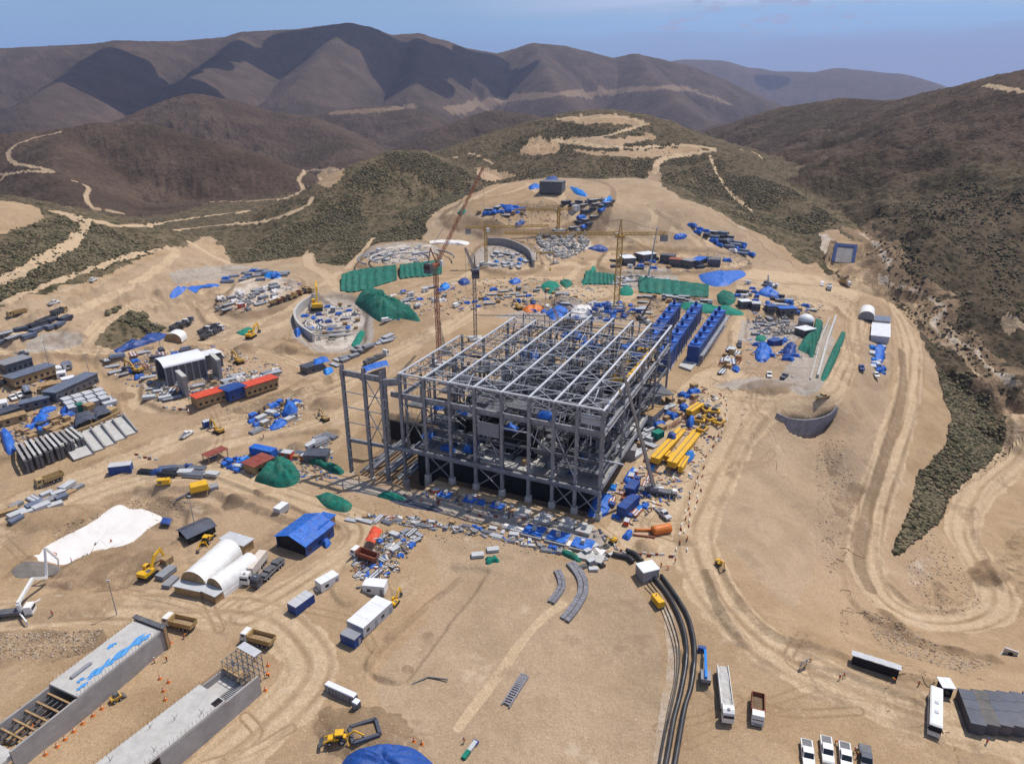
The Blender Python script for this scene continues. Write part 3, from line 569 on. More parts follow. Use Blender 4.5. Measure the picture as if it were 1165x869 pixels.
def tag(o, label=None, cat=None, group=None, kind=None):
    if label: o['label'] = label
    if cat: o['category'] = cat
    if group: o['group'] = group
    if kind: o['kind'] = kind
    return o
def grid_object(name, face_ids, label=None, kind='structure'):
    """one piece of the single terrain sheet: the quads whose ids are given"""
    used = np.unique(QUADS[face_ids]); remap = np.zeros(NV, np.int32); remap[used] = np.arange(len(used))
    q = remap[QUADS[face_ids]]
    me = bpy.data.meshes.new(name)
    me.vertices.add(len(used)); me.vertices.foreach_set('co', np.stack([gx[used], gy[used], gz[used]], 1).astype(np.float32).ravel())
    me.loops.add(q.size); me.loops.foreach_set('vertex_index', q.ravel().astype(np.int32))
    me.polygons.add(len(q)); me.polygons.foreach_set('loop_start', np.arange(0, q.size, 4, dtype=np.int32))
    me.update(calc_edges=True)
    me.shade_smooth()
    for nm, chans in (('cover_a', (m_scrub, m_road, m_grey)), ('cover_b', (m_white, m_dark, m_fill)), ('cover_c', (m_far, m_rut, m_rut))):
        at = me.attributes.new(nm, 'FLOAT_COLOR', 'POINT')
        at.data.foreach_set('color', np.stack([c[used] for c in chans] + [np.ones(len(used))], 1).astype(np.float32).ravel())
    me.materials.append(GROUND_MAT)
    o = bpy.data.objects.new(name, me); sc.collection.objects.link(o)
    tag(o, label, None, None, kind); return o
_j, _i = np.meshgrid(np.arange(NR - 1), np.arange(NA - 1), indexing='ij')
_b = (_j * NA + _i).ravel()
QUADS = np.stack([_b, _b + 1, _b + NA + 1, _b + NA], 1)[:, ::-1]
_hq = (m_scrub[QUADS].mean(1) > .5) & (who[QUADS[:, 0]] > 0) & (hillness[QUADS].mean(1) > .3)
_far = grr[QUADS[:, 0]] > 1150
_rq = (m_road[QUADS].mean(1) > .5) & ~_far
fid = np.arange(len(QUADS))
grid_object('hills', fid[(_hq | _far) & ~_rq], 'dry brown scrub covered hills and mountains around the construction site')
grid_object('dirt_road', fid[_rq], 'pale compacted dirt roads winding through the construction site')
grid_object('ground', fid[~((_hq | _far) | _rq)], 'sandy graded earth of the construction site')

# ------------------------------------------------------------------ mesh helpers
M = lambda *a, **k: material(*a, **k)
GALV = M('galvanised_steel', (.27, .275, .30), .45, .25, .22, .35)
GALVL = M('bright_galvanised_steel', (.62, .63, .66), .4, .2, .1, .4)
DSTEEL = M('dark_steel', (.115, .12, .135), .55, .2, .3, .5, dirt=.15)
BLACK = M('black_rubber', (.018, .018, .02), .7, 0, .2, 1)
GLASS = M('dark_window_glass', (.015, .02, .028), .12, 0, .1, 1, .5)
WHITE = M('white_paint', (.74, .73, .71), .5, 0, .06, .5, dirt=.18)
ROOFW = M('white_roof_sheet', (.72, .73, .76), .45, 0, .05, .3, dirt=.12)
LGREY = M('pale_grey_paint', (.48, .49, .51), .55, 0, .08, .6, dirt=.15)
MGREY = M('mid_grey_paint', (.24, .25, .275), .55, 0, .15, .6, dirt=.2)
BLUE = M('bright_blue_tarp', (.014, .125, .50), .5, 0, .35, .9, dirt=.16, bump=.7)
NAVY = M('navy_blue_paint', (.016, .06, .24), .5, 0, .2, .6, dirt=.12)
SKYB = M('light_blue_paint', (.012, .20, .62), .4, 0, .12, .6, dirt=.08)
GREEN = M('green_shade_net', (.003, .125, .09), .85, 0, .5, .6, dirt=.14, bump=.8)
GREEN2 = M('teal_green_net', (.005, .19, .135), .85, 0, .2, .6, dirt=.08, bump=.3)
YEL = M('machine_yellow', (.72, .40, .015), .45, 0, .12, .8, dirt=.18)
OCHRE = M('faded_yellow_paint', (.50, .30, .06), .55, 0, .2, .8, dirt=.2)
TANP = M('tan_truck_paint', (.44, .30, .13), .55, 0, .12, .8, dirt=.3)
REDR = M('red_roof_sheet', (.62, .075, .03), .5, 0, .12, .5, dirt=.12)
MAROON = M('maroon_roof_sheet', (.24, .05, .035), .6, 0, .15, .5, dirt=.2)
ORANGE = M('orange_paint', (.62, .17, .025), .5, 0, .12, .8, dirt=.15)
RUST = M('rust_red_steel', (.27, .085, .045), .65, .1, .3, .6, dirt=.2)
CONC = M('pale_concrete', (.46, .445, .425), .85, 0, .14, .5, dirt=.15, bump=.15)
CONCD = M('grey_concrete_wall', (.30, .285, .28), .85, 0, .2, .25, dirt=.12, bump=.2)
WOOD = M('plywood_brown', (.34, .22, .11), .8, 0, .3, .8, dirt=.2)
DWALL = M('black_sheet_and_shade', (.012, .012, .014), .8, 0, .5, .4)  # near-black for sheets, and for shade painted into walls and openings
SOIL = M('loose_soil', (.30, .205, .12), .95, 0, .25, 1.2, bump=.6)
SOILD = M('damp_soil', (.17, .115, .07), .95, 0, .25, 1.0, bump=.6)
MEMB = M('white_geotextile', (.72, .68, .65), .8, 0, .05, .12, dirt=.1, bump=.2)
PANEL = M('dark_panel_sheet', (.06, .07, .10), .45, .0, .3, .3, dirt=.14)
STEELB = M('blue_grey_sheet', (.16, .19, .26), .45, .2, .25, .4, dirt=.15)
GABION = M('grey_stone_mattress', (.24, .23, .25), .9, 0, .4, 2.0, bump=.8)
SKIN = M('brown_skin', (.30, .16, .09), .6, 0, .05, 5)
HIVIS = M('hi_vis_orange', (.70, .16, .02), .7, 0, .1, 5)
DENIM = M('dark_work_trousers', (.03, .04, .08), .8, 0, .2, 5)
WATER = M('still_water', (.05, .07, .08), .1, 0, .1, .2, .5)
LINER = M('navy_pond_liner', (.03, .06, .20), .4, 0, .2, .3)
BAMB = M('dry_timber', (.42, .30, .17), .8, 0, .25, 1)

class MB:
    """collects quads into one mesh; every face remembers its material slot"""
    def __init__(s): s.v = []; s.f = []; s.m = []; s.mats = []; s.smooth = False
    def mi(s, m):
        if m not in s.mats: s.mats.append(m)
        return s.mats.index(m)
    def add(s, vs, fs, m):
        o = len(s.v); k = s.mi(m); s.v += [tuple(map(float, q)) for q in vs]
        s.f += [tuple(i + o for i in f) for f in fs]; s.m += [k] * len(fs); return s
    def box(s, x0, x1, y0, y1, z0, z1, m, tx=0, ty=0, tz=None):
        """box; the top is inset by tx / ty"""
        b = [(x0, y0, z0), (x1, y0, z0), (x1, y1, z0), (x0, y1, z0), (x0 + tx, y0 + ty, z1), (x1 - tx, y0 + ty, z1), (x1 - tx, y1 - ty, z1), (x0 + tx, y1 - ty, z1)]
        return s.add(b, [(3, 2, 1, 0), (4, 5, 6, 7), (0, 1, 5, 4), (1, 2, 6, 5), (2, 3, 7, 6), (3, 0, 4, 7)], m)
    def beam(s, p, q, w, h, m):
        p = np.array(p, float); q = np.array(q, float); d = q - p; L = np.linalg.norm(d)
        if L < 1e-6: return s
        d /= L; up = np.array([0, 0, 1.]) if abs(d[2]) < .95 else np.array([1., 0, 0])
        a = np.cross(d, up); a /= np.linalg.norm(a); b = np.cross(a, d)
        c = [p + a * w / 2 * i + b * h / 2 * j for i, j in ((-1, -1), (1, -1), (1, 1), (-1, 1))]
        c += [x + d * L for x in c]
        return s.add(c, [(0, 1, 2, 3), (7, 6, 5, 4), (1, 0, 4, 5), (2, 1, 5, 6), (3, 2, 6, 7), (0, 3, 7, 4)], m)
    def tube(s, pts, r, m, n=8, cap=True, r2=None):
        pts = [np.array(p, float) for p in pts]; vs = []; N = len(pts)
        for i, p in enumerate(pts):
            d = pts[min(i + 1, N - 1)] - pts[max(i - 1, 0)]; d /= np.linalg.norm(d) + 1e-9
            up = np.array([0, 0, 1.]) if abs(d[2]) < .95 else np.array([1., 0, 0])
            a = np.cross(d, up); a /= np.linalg.norm(a); b = np.cross(a, d)
            rr = r if r2 is None else r + (r2 - r) * i / (N - 1)
            vs += [p + (a * math.cos(2 * math.pi * k / n) + b * math.sin(2 * math.pi * k / n)) * rr for k in range(n)]
        fs = [(i * n + k, i * n + (k + 1) % n, (i + 1) * n + (k + 1) % n, (i + 1) * n + k) for i in range(N - 1) for k in range(n)]
        if cap: fs += [tuple(range(n))[::-1], tuple((N - 1) * n + k for k in range(n))]
        return s.add(vs, fs, m)
    def prism(s, poly, z0, z1, m, mtop=None):
        n = len(poly); vs = [(x, y, z0) for x, y in poly] + [(x, y, z1) for x, y in poly]
        s.add(vs, [(i, (i + 1) % n, n + (i + 1) % n, n + i) for i in range(n)] + [tuple(range(n))[::-1]], m)
        return s.add([(x, y, z1) for x, y in poly], [tuple(range(n))], mtop or m)
    def side(s, prof, y0, y1, m):
        """an x-z outline given thickness in y"""
        n = len(prof); vs = [(x, y0, z) for x, z in prof] + [(x, y1, z) for x, z in prof]
        return s.add(vs, [(i, (i + 1) % n, n + (i + 1) % n, n + i) for i in range(n)] + [tuple(range(n))[::-1], tuple(range(n, 2 * n))], m)
    def grid(s, fn, nu, nv, m):
        vs = [fn(i / nu, j / nv) for j in range(nv + 1) for i in range(nu + 1)]
        return s.add(vs, [(j * (nu + 1) + i, j * (nu + 1) + i + 1, (j + 1) * (nu + 1) + i + 1, (j + 1) * (nu + 1) + i) for j in range(nv) for i in range(nu)], m)
    def lattice(s, p, q, w, step, t, m, w2=None):
        """square lattice mast or jib"""
        p = np.array(p, float); q = np.array(q, float); d = q - p; L = np.linalg.norm(d); d /= L
        up = np.array([0, 0, 1.]) if abs(d[2]) < .9 else np.array([0, 1., 0])
        a = np.cross(d, up); a /= np.linalg.norm(a); b = np.cross(a, d); w2 = w if w2 is None else w2
        n = max(2, int(L / step)); C = [(-1, -1), (1, -1), (1, 1), (-1, 1)]
        pt = lambda i, c: p + d * L * i / n + (a * C[c][0] + b * C[c][1]) * (w + (w2 - w) * i / n) / 2
        for c in range(4): s.beam(pt(0, c), pt(n, c), t, t, m)
        for i in range(n):
            for c in range(4):
                e = (c + 1) % 4
                s.beam(pt(i, c if i % 2 else e), pt(i + 1, e if i % 2 else c), t * .7, t * .7, m); s.beam(pt(i, c), pt(i, e), t * .7, t * .7, m)
        return s
    def wheel(s, x, y, r, w):
        s.tube([(x, y - w / 2, r), (x, y + w / 2, r)], r, BLACK, 12); s.tube([(x, y - w / 2 - .02, r), (x, y + w / 2 + .02, r)], r * .5, LGREY, 8); return s
    def build(s, name, parent=None, label=None, cat=None, group=None, loc=None, rz=0, kind=None):
        me = bpy.data.meshes.new(name); me.from_pydata(s.v, [], s.f); me.update()
        for m in s.mats: me.materials.append(m)
        me.polygons.foreach_set('material_index', s.m)
        if s.smooth: me.shade_smooth()
        o = bpy.data.objects.new(name, me); sc.collection.objects.link(o)
        if parent is not None: o.parent = parent
        if loc is not None: o.location = loc
        o.rotation_euler[2] = rz
        return tag(o, label, cat, group, kind)
def empty(name, label, cat, loc=(0, 0, 0), rz=0, group=None):
    o = bpy.data.objects.new(name, None); sc.collection.objects.link(o); o.location = loc; o.rotation_euler[2] = rz; o.empty_display_size = 1
    return tag(o, label, cat, group)
CHILD = {}
def dup(root, label, loc, rz, group=None, scale=None):
    r = root.copy(); sc.collection.objects.link(r); r.location = loc; r.rotation_euler[2] = rz; r['label'] = label
    if group: r['group'] = group
    elif 'group' in r: del r['group']
    if scale: r.scale = (scale,) * 3
    for ch in root.children:
        c = ch.copy(); sc.collection.objects.link(c); c.parent = r
        for g in ch.children:
            d = g.copy(); sc.collection.objects.link(d); d.parent = c
    return r
def at(px, py, up=0.0): return Vector(P(px, py, up))
def span(a, b, up=0.0):
    """middle, heading and length of the ground line between two photo points"""
    A, B = P(*a), P(*b); m = (A + B) / 2
    return Vector((m[0], m[1], min(ground(m[0], m[1]), (A[2] + B[2]) / 2 + 1) + up)), math.atan2(B[1] - A[1], B[0] - A[0]), math.hypot(B[0] - A[0], B[1] - A[1])
rng = random.Random(5)

# ------------------------------------------------------------------ builders of the things on the site
def container(a, b, label, W=2.6, H=2.7, body=WHITE, roof=ROOFW, units=1, name='site_container', cat='container', group=None, windows=True, loc=None, rz=None, L=None):
    if loc is None: loc, rz, L = span(a, b)
    t = empty(name, label, cat, loc, rz, group); h = L / 2
    for u in range(units):
        x0, x1 = -h + L * u / units, -h + L * (u + 1) / units - .08
        m = MB(); m.box(x0, x1, -W / 2, W / 2, .15, H, body); m.box(x0 + .1, x1 - .1, -W / 2 + .1, W / 2 - .1, 0, .15, DSTEEL)
        n = max(3, int((x1 - x0) / .6))
        for i in range(n + 1):
            x = x0 + .05 + (x1 - x0 - .1) * i / n
            for y in (-W / 2 - .03, W / 2 + .03): m.box(x - .1, x + .1, y - .04, y + .04, .25, H - .1, body)
        b_ = m.build('body', t)
        r = MB(); r.box(x0 - .05, x1 + .05, -W / 2 - .08, W / 2 + .08, H + .002, H + .14, roof); r.build('roof', t)
        for i in range(1, max(2, int((x1 - x0) / 3))):
            MB().box(x0 + 3 * i - .03, x0 + 3 * i + .03, -W / 2 - .05, W / 2 + .05, H + .14, H + .19, roof).build('roof_rib', t)
        if windows:
            for i in range(max(1, int((x1 - x0) / 3.4))):
                x = x0 + 1.2 + 3.4 * i
                w = MB(); w.box(x, x + 1.1, -W / 2 - .10, -W / 2 - .075, 1.1, 2.0, GLASS); w.build('window', t)
            MB().box(x1 - 1.3, x1 - .4, -W / 2 - .11, -W / 2 - .075, .15, 2.2, MGREY).build('door', t)
    return t
def shed(a, b, W, H, label, roof=NAVY, wall=WOOD, rise=1.6, name='site_shed', cat='shed', open_end=True, over=.5):
    loc, rz, L = span(a, b); t = empty(name, label, cat, loc, rz); h = L / 2; w = W / 2
    m = MB(); m.box(-h, h, -w, -w + .15, 0, H, wall); m.box(-h, h, w - .15, w, 0, H, wall)
    for s_ in (-1, 1):
        if not (open_end and s_ < 0):
            m.add([(s_ * h, -w + .15, 0), (s_ * h, w - .15, 0), (s_ * h, w - .15, H), (s_ * h, 0, H + rise), (s_ * h, -w + .15, H)], [(0, 1, 2, 3, 4)], wall)
    m.build('wall', t)
    if open_end:
        d = MB(); d.add([(-h + .5, -w + .2, 0), (-h + .5, w - .2, 0), (-h + .5, w - .2, H - .2), (-h + .5, 0, H + rise * .6), (-h + .5, -w + .2, H - .2)], [(0, 1, 2, 3, 4)], DWALL); d.build('doorway_shade', t)  # black sheet standing in for the shade inside the open end
    r = MB()
    for s_ in (-1, 1):
        n = max(4, int(L / 1.2))
        for i in range(n):
            x0 = -h - over + (L + 2 * over) * i / n; x1 = x0 + (L + 2 * over) / n; dz = .05 * (i % 2)
            r.add([(x0, 0, H + rise + .12 + dz), (x1, 0, H + rise + .12 + dz), (x1, s_ * (w + over), H - rise * over / w + .12 + dz), (x0, s_ * (w + over), H - rise * over / w + .12 + dz),
                   (x0, 0, H + rise), (x1, 0, H + rise), (x1, s_ * (w + over), H - rise * over / w), (x0, s_ * (w + over), H - rise * over / w)],
                  [(0, 1, 2, 3), (4, 7, 6, 5), (0, 4, 5, 1), (1, 5, 6, 2), (2, 6, 7, 3), (3, 7, 4, 0)], roof)
    r.build('roof', t)
    for i in range(3): MB().box(-h + L * (i + .3) / 3, -h + L * (i + .3) / 3 + 1.2, -w - .04, -w - .01, 1.0, 2.1, GLASS).build('window', t)
    return t
def vault(a, b, W, H, label, skin=WHITE, end=WOOD, lean_to=True, name='arched_tent', cat='tent', base=1.0):
    loc, rz, L = span(a, b); t = empty(name, label, cat, loc, rz); h = L / 2
    n = 14; m = MB(); m.smooth = False; pr = [(W / 2 * math.cos(math.pi * k / n), base + (H - base) * math.sin(math.pi * k / n) ** .85) for k in range(n + 1)]
    nu = 10; vs = []; fs = []
    for i in range(nu + 1):
        sag = .10 * (i % 2)
        vs += [(-h + L * i / nu, y * (1 - sag * .05), z - sag) for y, z in pr]
    fs = [(i * (n + 1) + k, i * (n + 1) + k + 1, (i + 1) * (n + 1) + k + 1, (i + 1) * (n + 1) + k) for i in range(nu) for k in range(n)]
    m.add(vs, fs, skin)
    for s_ in (-1, 1): m.box(-h, h, s_ * W / 2 - .06, s_ * W / 2 + .06, 0, base, skin)
    m.build('cover', t)
    for s_ in (-1, 1):
        e = MB(); e.add([(s_ * (h - .02), y, z - .02) for y, z in pr] + [(s_ * (h - .02), -W / 2, 0), (s_ * (h - .02), W / 2, 0)], [tuple(range(n + 3))], end if s_ < 0 else skin); e.build('end_wall', t)
    if lean_to:
        l = MB(); l.box(-h - 2.8, -h - .05, -W / 2, W / 2, 0, 2.6, WOOD); l.box(-h - 3.1, -h - .02, -W / 2 - .3, W / 2 + .3, 2.602, 2.75, LGREY); l.build('porch', t)
    return t
def flat_building(a, b, W, H, label, roof=STEELB, wall=LGREY, name='site_office', cat='building', ribs=True, windows=4, tilt=.3, group=None, posts=False):
    loc, rz, L = span(a, b); t = empty(name, label, cat, loc, rz, group); h = L / 2; w = W / 2
    m = MB()
    if posts:
        for x in np.linspace(-h, h, max(3, int(L / 4))):
            for y in (-w, w): m.beam((x, y, 0), (x, y, H), .25, .25, wall)
        m.build('posts', t)
    else: m.box(-h, h, -w, w, 0, H, wall); m.build('wall', t)
    r = MB(); n = max(2, int(L / 1.1)) if ribs else 1
    for i in range(n):
        x0 = -h - .4 + (L + .8) * i / n; x1 = x0 + (L + .8) / n; dz = .06 * (i % 2)
        r.add([(x0, -w - .4, H + .002 + tilt), (x1, -w - .4, H + .002 + tilt), (x1, w + .4, H + .002), (x0, w + .4, H + .002), (x0, -w - .4, H + .2 + tilt + dz), (x1, -w - .4, H + .2 + tilt + dz), (x1, w + .4, H + .2 + dz), (x0, w + .4, H + .2 + dz)],
              [(3, 2, 1, 0), (4, 5, 6, 7), (0, 1, 5, 4), (1, 2, 6, 5), (2, 3, 7, 6), (3, 0, 4, 7)], roof)
    r.build('roof', t)
    if not posts:
        for i in range(windows):
            x = -h + L * (i + .3) / windows
            MB().box(x, x + 1.2, -w - .05, -w - .01, 1.0, 2.1, GLASS).build('window', t)
    return t
def canopy(poly_px, H, label, mat=BLUE, name='tarpaulin_shelter', cat='tarpaulin', seed=1, post=True):
    """a sheet stretched on posts above the ground or over goods"""
    pts = [P(*q) for q in poly_px]; c = sum(pts) / len(pts); loc = Vector((c[0], c[1], ground(c[0], c[1])))
    t = empty(name, label, cat, loc); A, B, C, D = [p - c for p in pts]
    r_ = random.Random(seed); off = r_.random() * 50
    def fn(u, v):
        p = (A * (1 - u) + B * u) * (1 - v) + (D * (1 - u) + C * u) * v
        return (p[0], p[1], H * (.86 + .3 * float(fbm(np.array([p[0] / 2.5 + off]), np.array([p[1] / 2.5]), 3, seed)[0]) - .18 * (abs(u - .5) * 2) ** 4 - .1 * (abs(v - .5) * 2) ** 4))
    m = MB(); m.grid(fn, 12, 12, mat); m.build('sheet', t)
    if post:
        for q in (A, B, C, D): MB().beam((q[0] * .96, q[1] * .96, 0), (q[0] * .96, q[1] * .96, H * .75), .12, .12, GALV).build('post', t)
    return t
def heap(poly_px, H, label, mat=BLUE, name='tarpaulin_heap', cat='tarpaulin', seed=1, n=26, kind=None, sharp=1.0):
    """goods or earth under a sheet: a crumpled mound whose outline follows the ground"""
    pts = [P(*q) for q in spline(list(poly_px) + [poly_px[0]], 9)][:-1]; c = sum(pts) / len(pts)
    N = len(pts); vs = []; K = 11; r_ = random.Random(seed); o = r_.random() * 90
    for k in range(K + 1):
        f = 1 - k / K
        for p in pts:
            q = c + (p - c) * f; nz = float(fbm(np.array([q[0] / 2.6 + o]), np.array([q[1] / 2.6]), 4, seed)[0]); nz += .22 * (float(ridged(np.array([q[0] / 1.9 + o]), np.array([q[1] / 1.9]), 3, seed)[0]) - .5)
            z = ground(q[0], q[1]) - .15 + (H * (1 - f ** 2.5) ** (.7 * sharp) * (.55 + .9 * nz) if k else 0)
            vs.append((q[0] - c[0], q[1] - c[1], z - c[2]))
    m = MB(); m.smooth = mat not in (SOIL, SOILD); m.add(vs, [(k * N + i, k * N + (i + 1) % N, (k + 1) * N + (i + 1) % N, (k + 1) * N + i) for k in range(K) for i in range(N)], mat)
    return m.build(name, None, label, cat, None, Vector(c), 0, kind)
def slab(poly_px, th, label, mat=CONC, name='concrete_slab', cat='slab', rough=0.0, up=0.0):
    pts = [P(*q) for q in poly_px]; c = sum(pts) / len(pts); z = max(p[2] for p in pts)
    m = MB(); pl = [(p[0] - c[0], p[1] - c[1]) for p in pts]
    m.prism(pl, -1.0, th + up + z - c[2], mat)
    return m.build(name, None, label, cat, None, Vector(c))
def net_slope(top, bot, label, mat=GREEN, name='green_netting', cat='netting', htop=4.0, seed=3):
    """shade netting pinned down a bank, from its upper edge to its foot"""
    T = [P(*q) for q in spline(top, 6)]; B = [P(*q) for q in spline(bot, 6)]; N = min(len(T), len(B)); c = T[0]
    def fn(u, v):
        i = min(int(u * (N - 1)), N - 2); f = u * (N - 1) - i
        t = T[i] * (1 - f) + T[i + 1] * f; b = B[i] * (1 - f) + B[i + 1] * f; q = b + (t - b) * v
        g = ground(q[0], q[1]); n = float(fbm(np.array([q[0] / 2.2]), np.array([q[1] / 2.2 + v * 1.5]), 3, seed)[0]) + .5 * math.sin(u * 46) * (1 - v * .4)
        return (q[0] - c[0], q[1] - c[1], max(g, b[2] + (t[2] + htop - b[2]) * v) + .2 + n * .9 * (1 - abs(2 * v - 1) * .3) - c[2])
    m = MB(); m.grid(fn, max(60, N), 8, mat)
    # back of the bank
    def fb(u, v):
        x, y, z = fn(u, 1); i = min(int(u * (N - 1)), N - 2); d = (T[i] - B[i]); d = d / (np.linalg.norm(d[:2]) + 1e-6)
        x2, y2 = x + d[0] * 5 * v, y + d[1] * 5 * v; g = ground(x2 + c[0], y2 + c[1]) - c[2]
        return (x2, y2, z + (min(z, g - .3) - z) * v)
    m.grid(fb, max(14, N), 2, mat)
    return m.build(name, None, label, cat, None, Vector(c))
def wall_line(pts_px, H, th, label, mat=CONCD, name='retaining_wall', cat='wall', up=0.0, drop=1.0, curved=True, toward=0.0):
    W = [P(*q) for q in (spline(pts_px, 6) if curved else pts_px)]; W = [p - np.array([p[0], p[1], 0]) / math.hypot(p[0], p[1]) * toward for p in W]; c = W[0]; m = MB(); N = len(W)
    L = []; Rr = []
    for i in range(N):
        d = (W[min(i + 1, N - 1)] - W[max(i - 1, 0)])[:2]; d /= np.linalg.norm(d) + 1e-9; n = np.array([-d[1], d[0]]) * th / 2
        L.append(W[i][:2] + n - c[:2]); Rr.append(W[i][:2] - n - c[:2])
    for i in range(N - 1):
        z0 = W[i][2] - c[2]; z1 = W[i + 1][2] - c[2]
        vs = [(*Rr[i], z0 - drop), (*Rr[i + 1], z1 - drop), (*L[i + 1], z1 - drop), (*L[i], z0 - drop), (*Rr[i], z0 + H), (*Rr[i + 1], z1 + H), (*L[i + 1], z1 + H), (*L[i], z0 + H)]
        fs = [(4, 5, 6, 7), (0, 1, 5, 4), (2, 3, 7, 6)] + ([(3, 0, 4, 7)] if i == 0 else []) + ([(1, 2, 6, 5)] if i == N - 2 else [])
        m.add(vs, fs, mat)
    return m.build(name, None, label, cat, None, Vector(c))
def vehicle_root(px, py, px2, py2, label, name, cat, group=None):
    """stands at (px, py) facing the photo point (px2, py2)"""
    p = P(px, py); q = P(px2, py2); return empty(name, label, cat, Vector(p), math.atan2(q[1] - p[1], q[0] - p[0]), group)
def dump_truck(px, py, fx, fy, label, body=TANP, cabm=WHITE, load=SOIL, L=8.8, group=None):
    t = vehicle_root(px, py, fx, fy, label, 'dump_truck', 'truck', group); h = L / 2; w = 1.3
    MB().box(-h, h - .2, -.5, .5, .75, 1.15, DSTEEL).build('chassis', t)
    c = MB(); c.side([(h - 2.0, .7), (h, .7), (h, 2.0), (h - .35, 3.05), (h - 2.0, 3.1)], -w, w, cabm); c.box(h - .02, h + .2, -w, w, .55, 1.1, MGREY); c.build('cab', t)
    g = MB(); g.add([(h + .02, -w + .15, 1.95), (h + .02, w - .15, 1.95), (h - .33, w - .15, 2.95), (h - .33, -w + .15, 2.95)], [(0, 1, 2, 3)], GLASS); g.build('windscreen', t)
    for s_ in (-1, 1): MB().box(h - 1.5, h - .5, s_ * (w + .015) - .01, s_ * (w + .015) + .01, 1.95, 2.75, GLASS).build('side_window', t)
    for s_ in (-1, 1): MB().box(h + .2, h + .26, s_ * 1.0 - .18, s_ * 1.0 + .18, .75, 1.0, ROOFW).build('headlight', t)
    b = MB(); x0, x1 = -h, h - 2.3
    for y in (-w - .05, w + .05): b.add([(x0, y, 1.2), (x1, y, 1.2), (x1, y * 1.06, 2.75), (x0 - .3, y * 1.06, 2.75), (x0, y * .93, 1.2), (x1, y * .93, 1.2), (x1, y * .98, 2.75), (x0 - .3, y * .98, 2.75)], [(0, 1, 2, 3), (4, 5, 6, 7), (3, 2, 6, 7), (0, 3, 7, 4), (1, 2, 6, 5), (0, 1, 5, 4)], body)
    b.box(x0, x1, -w, w, 1.12, 1.2, body); b.box(x1 - .12, x1, -w - .1, w + .1, 1.2, 3.0, body); b.box(x1, x1 + .9, -w, w, 2.9, 3.0, body)
    b.add([(x0, -w, 1.2), (x0, w, 1.2), (x0 - .3, w, 2.6), (x0 - .3, -w, 2.6), (x0 + .1, -w, 1.2), (x0 + .1, w, 1.2), (x0 - .2, w, 2.6), (x0 - .2, -w, 2.6)], [(0, 1, 2, 3), (4, 5, 6, 7), (2, 3, 7, 6)], body)
    for i in range(7):
        x = x0 + .3 + i * (x1 - x0 - .5) / 6
        for s_ in (-1, 1): b.beam((x, s_ * (w + .12), 1.2), (x, s_ * (w + .2), 2.7), .16, .12, body)
    b.build('tipper_bed', t)
    if load: MB().grid(lambda u, v: (x0 + .1 + (x1 - x0 - .3) * u, (-w + .1) + (2 * w - .2) * v, 1.5 + .35 * math.sin(math.pi * u) * math.sin(math.pi * v)), 6, 5, load).build('load', t)
    for x in (h - 1.1, -h + 1.0, -h + 2.3, -h + 3.6) if L > 8 else (h - 1.1, -h + 1.2, -h + 2.5):
        for s_ in (-1, 1): MB().wheel(x, s_ * 1.1, .52, .42).build('wheel', t)
    return t
def semi_truck(px, py, fx, fy, label, trailer='open', L=15.5, cabm=WHITE, boxm=WHITE, load=CONC):
    t = vehicle_root(px, py, fx, fy, label, 'semi_trailer_truck', 'truck'); h = L / 2; w = 1.28
    c = MB(); c.side([(h - 2.3, .6), (h, .6), (h, 2.0), (h - .3, 3.2), (h - 1.0, 3.7), (h - 2.3, 3.7)], -w, w, cabm); c.build('cab', t)
    MB().add([(h + .02, -w + .12, 1.95), (h + .02, w - .12, 1.95), (h - .28, w - .12, 3.1), (h - .28, -w + .12, 3.1)], [(0, 1, 2, 3)], GLASS).build('windscreen', t)
    MB().box(h - 1.3, h - .8, -.3, .3, 3.702, 3.85, MGREY).build('roof_hatch', t)
    for s_ in (-1, 1): MB().box(h - 1.5, h - .5, s_ * (w + .015) - .01, s_ * (w + .015) + .01, 2.0, 2.9, GLASS).build('side_window', t)
    MB().box(-h, h - .4, -.5, .5, .75, 1.15, DSTEEL).build('chassis', t)
    b = MB(); x0, x1 = -h, h - 3.2
    b.box(x0, x1, -w, w, 1.2, 1.45, MGREY)
    if trailer == 'open':
        for y in (-w, w): b.box(x0, x1, y - .06, y + .06, 1.45, 2.9, boxm)
        b.box(x1 - .1, x1, -w + .06, w - .06, 1.45, 2.9, boxm); b.box(x0, x0 + .1, -w + .06, w - .06, 1.45, 2.3, boxm)
        b.build('trailer', t); MB().grid(lambda u, v: (x0 + .15 + (x1 - x0 - .3) * u, (-w + .1) + (2 * w - .2) * v, 2.2 + .4 * float(vnoise(np.array([u * 14]), np.array([v * 4]), 3)[0])), 20, 5, load).build('load', t)
    elif trailer == 'flat':
        b.build('trailer', t)
        for i in range(5):
            x = x0 + .4 + i * (x1 - x0 - .4) / 5; MB().box(x, x + (x1 - x0) / 5 - .5, -w + .1, w - .1, 1.452, 2.2 + .4 * (i % 2), DSTEEL).build('load', t)
    else:
        b.box(x0, x1, -w, w, 1.452, 3.9, boxm); b.build('trailer', t)
    for x in (h - 1.2, h - 4.2, h - 5.4, -h + 1.0, -h + 2.2, -h + 3.4):
        for s_ in (-1, 1): MB().wheel(x, s_ * 1.05, .5, .42).build('wheel', t)
    return t
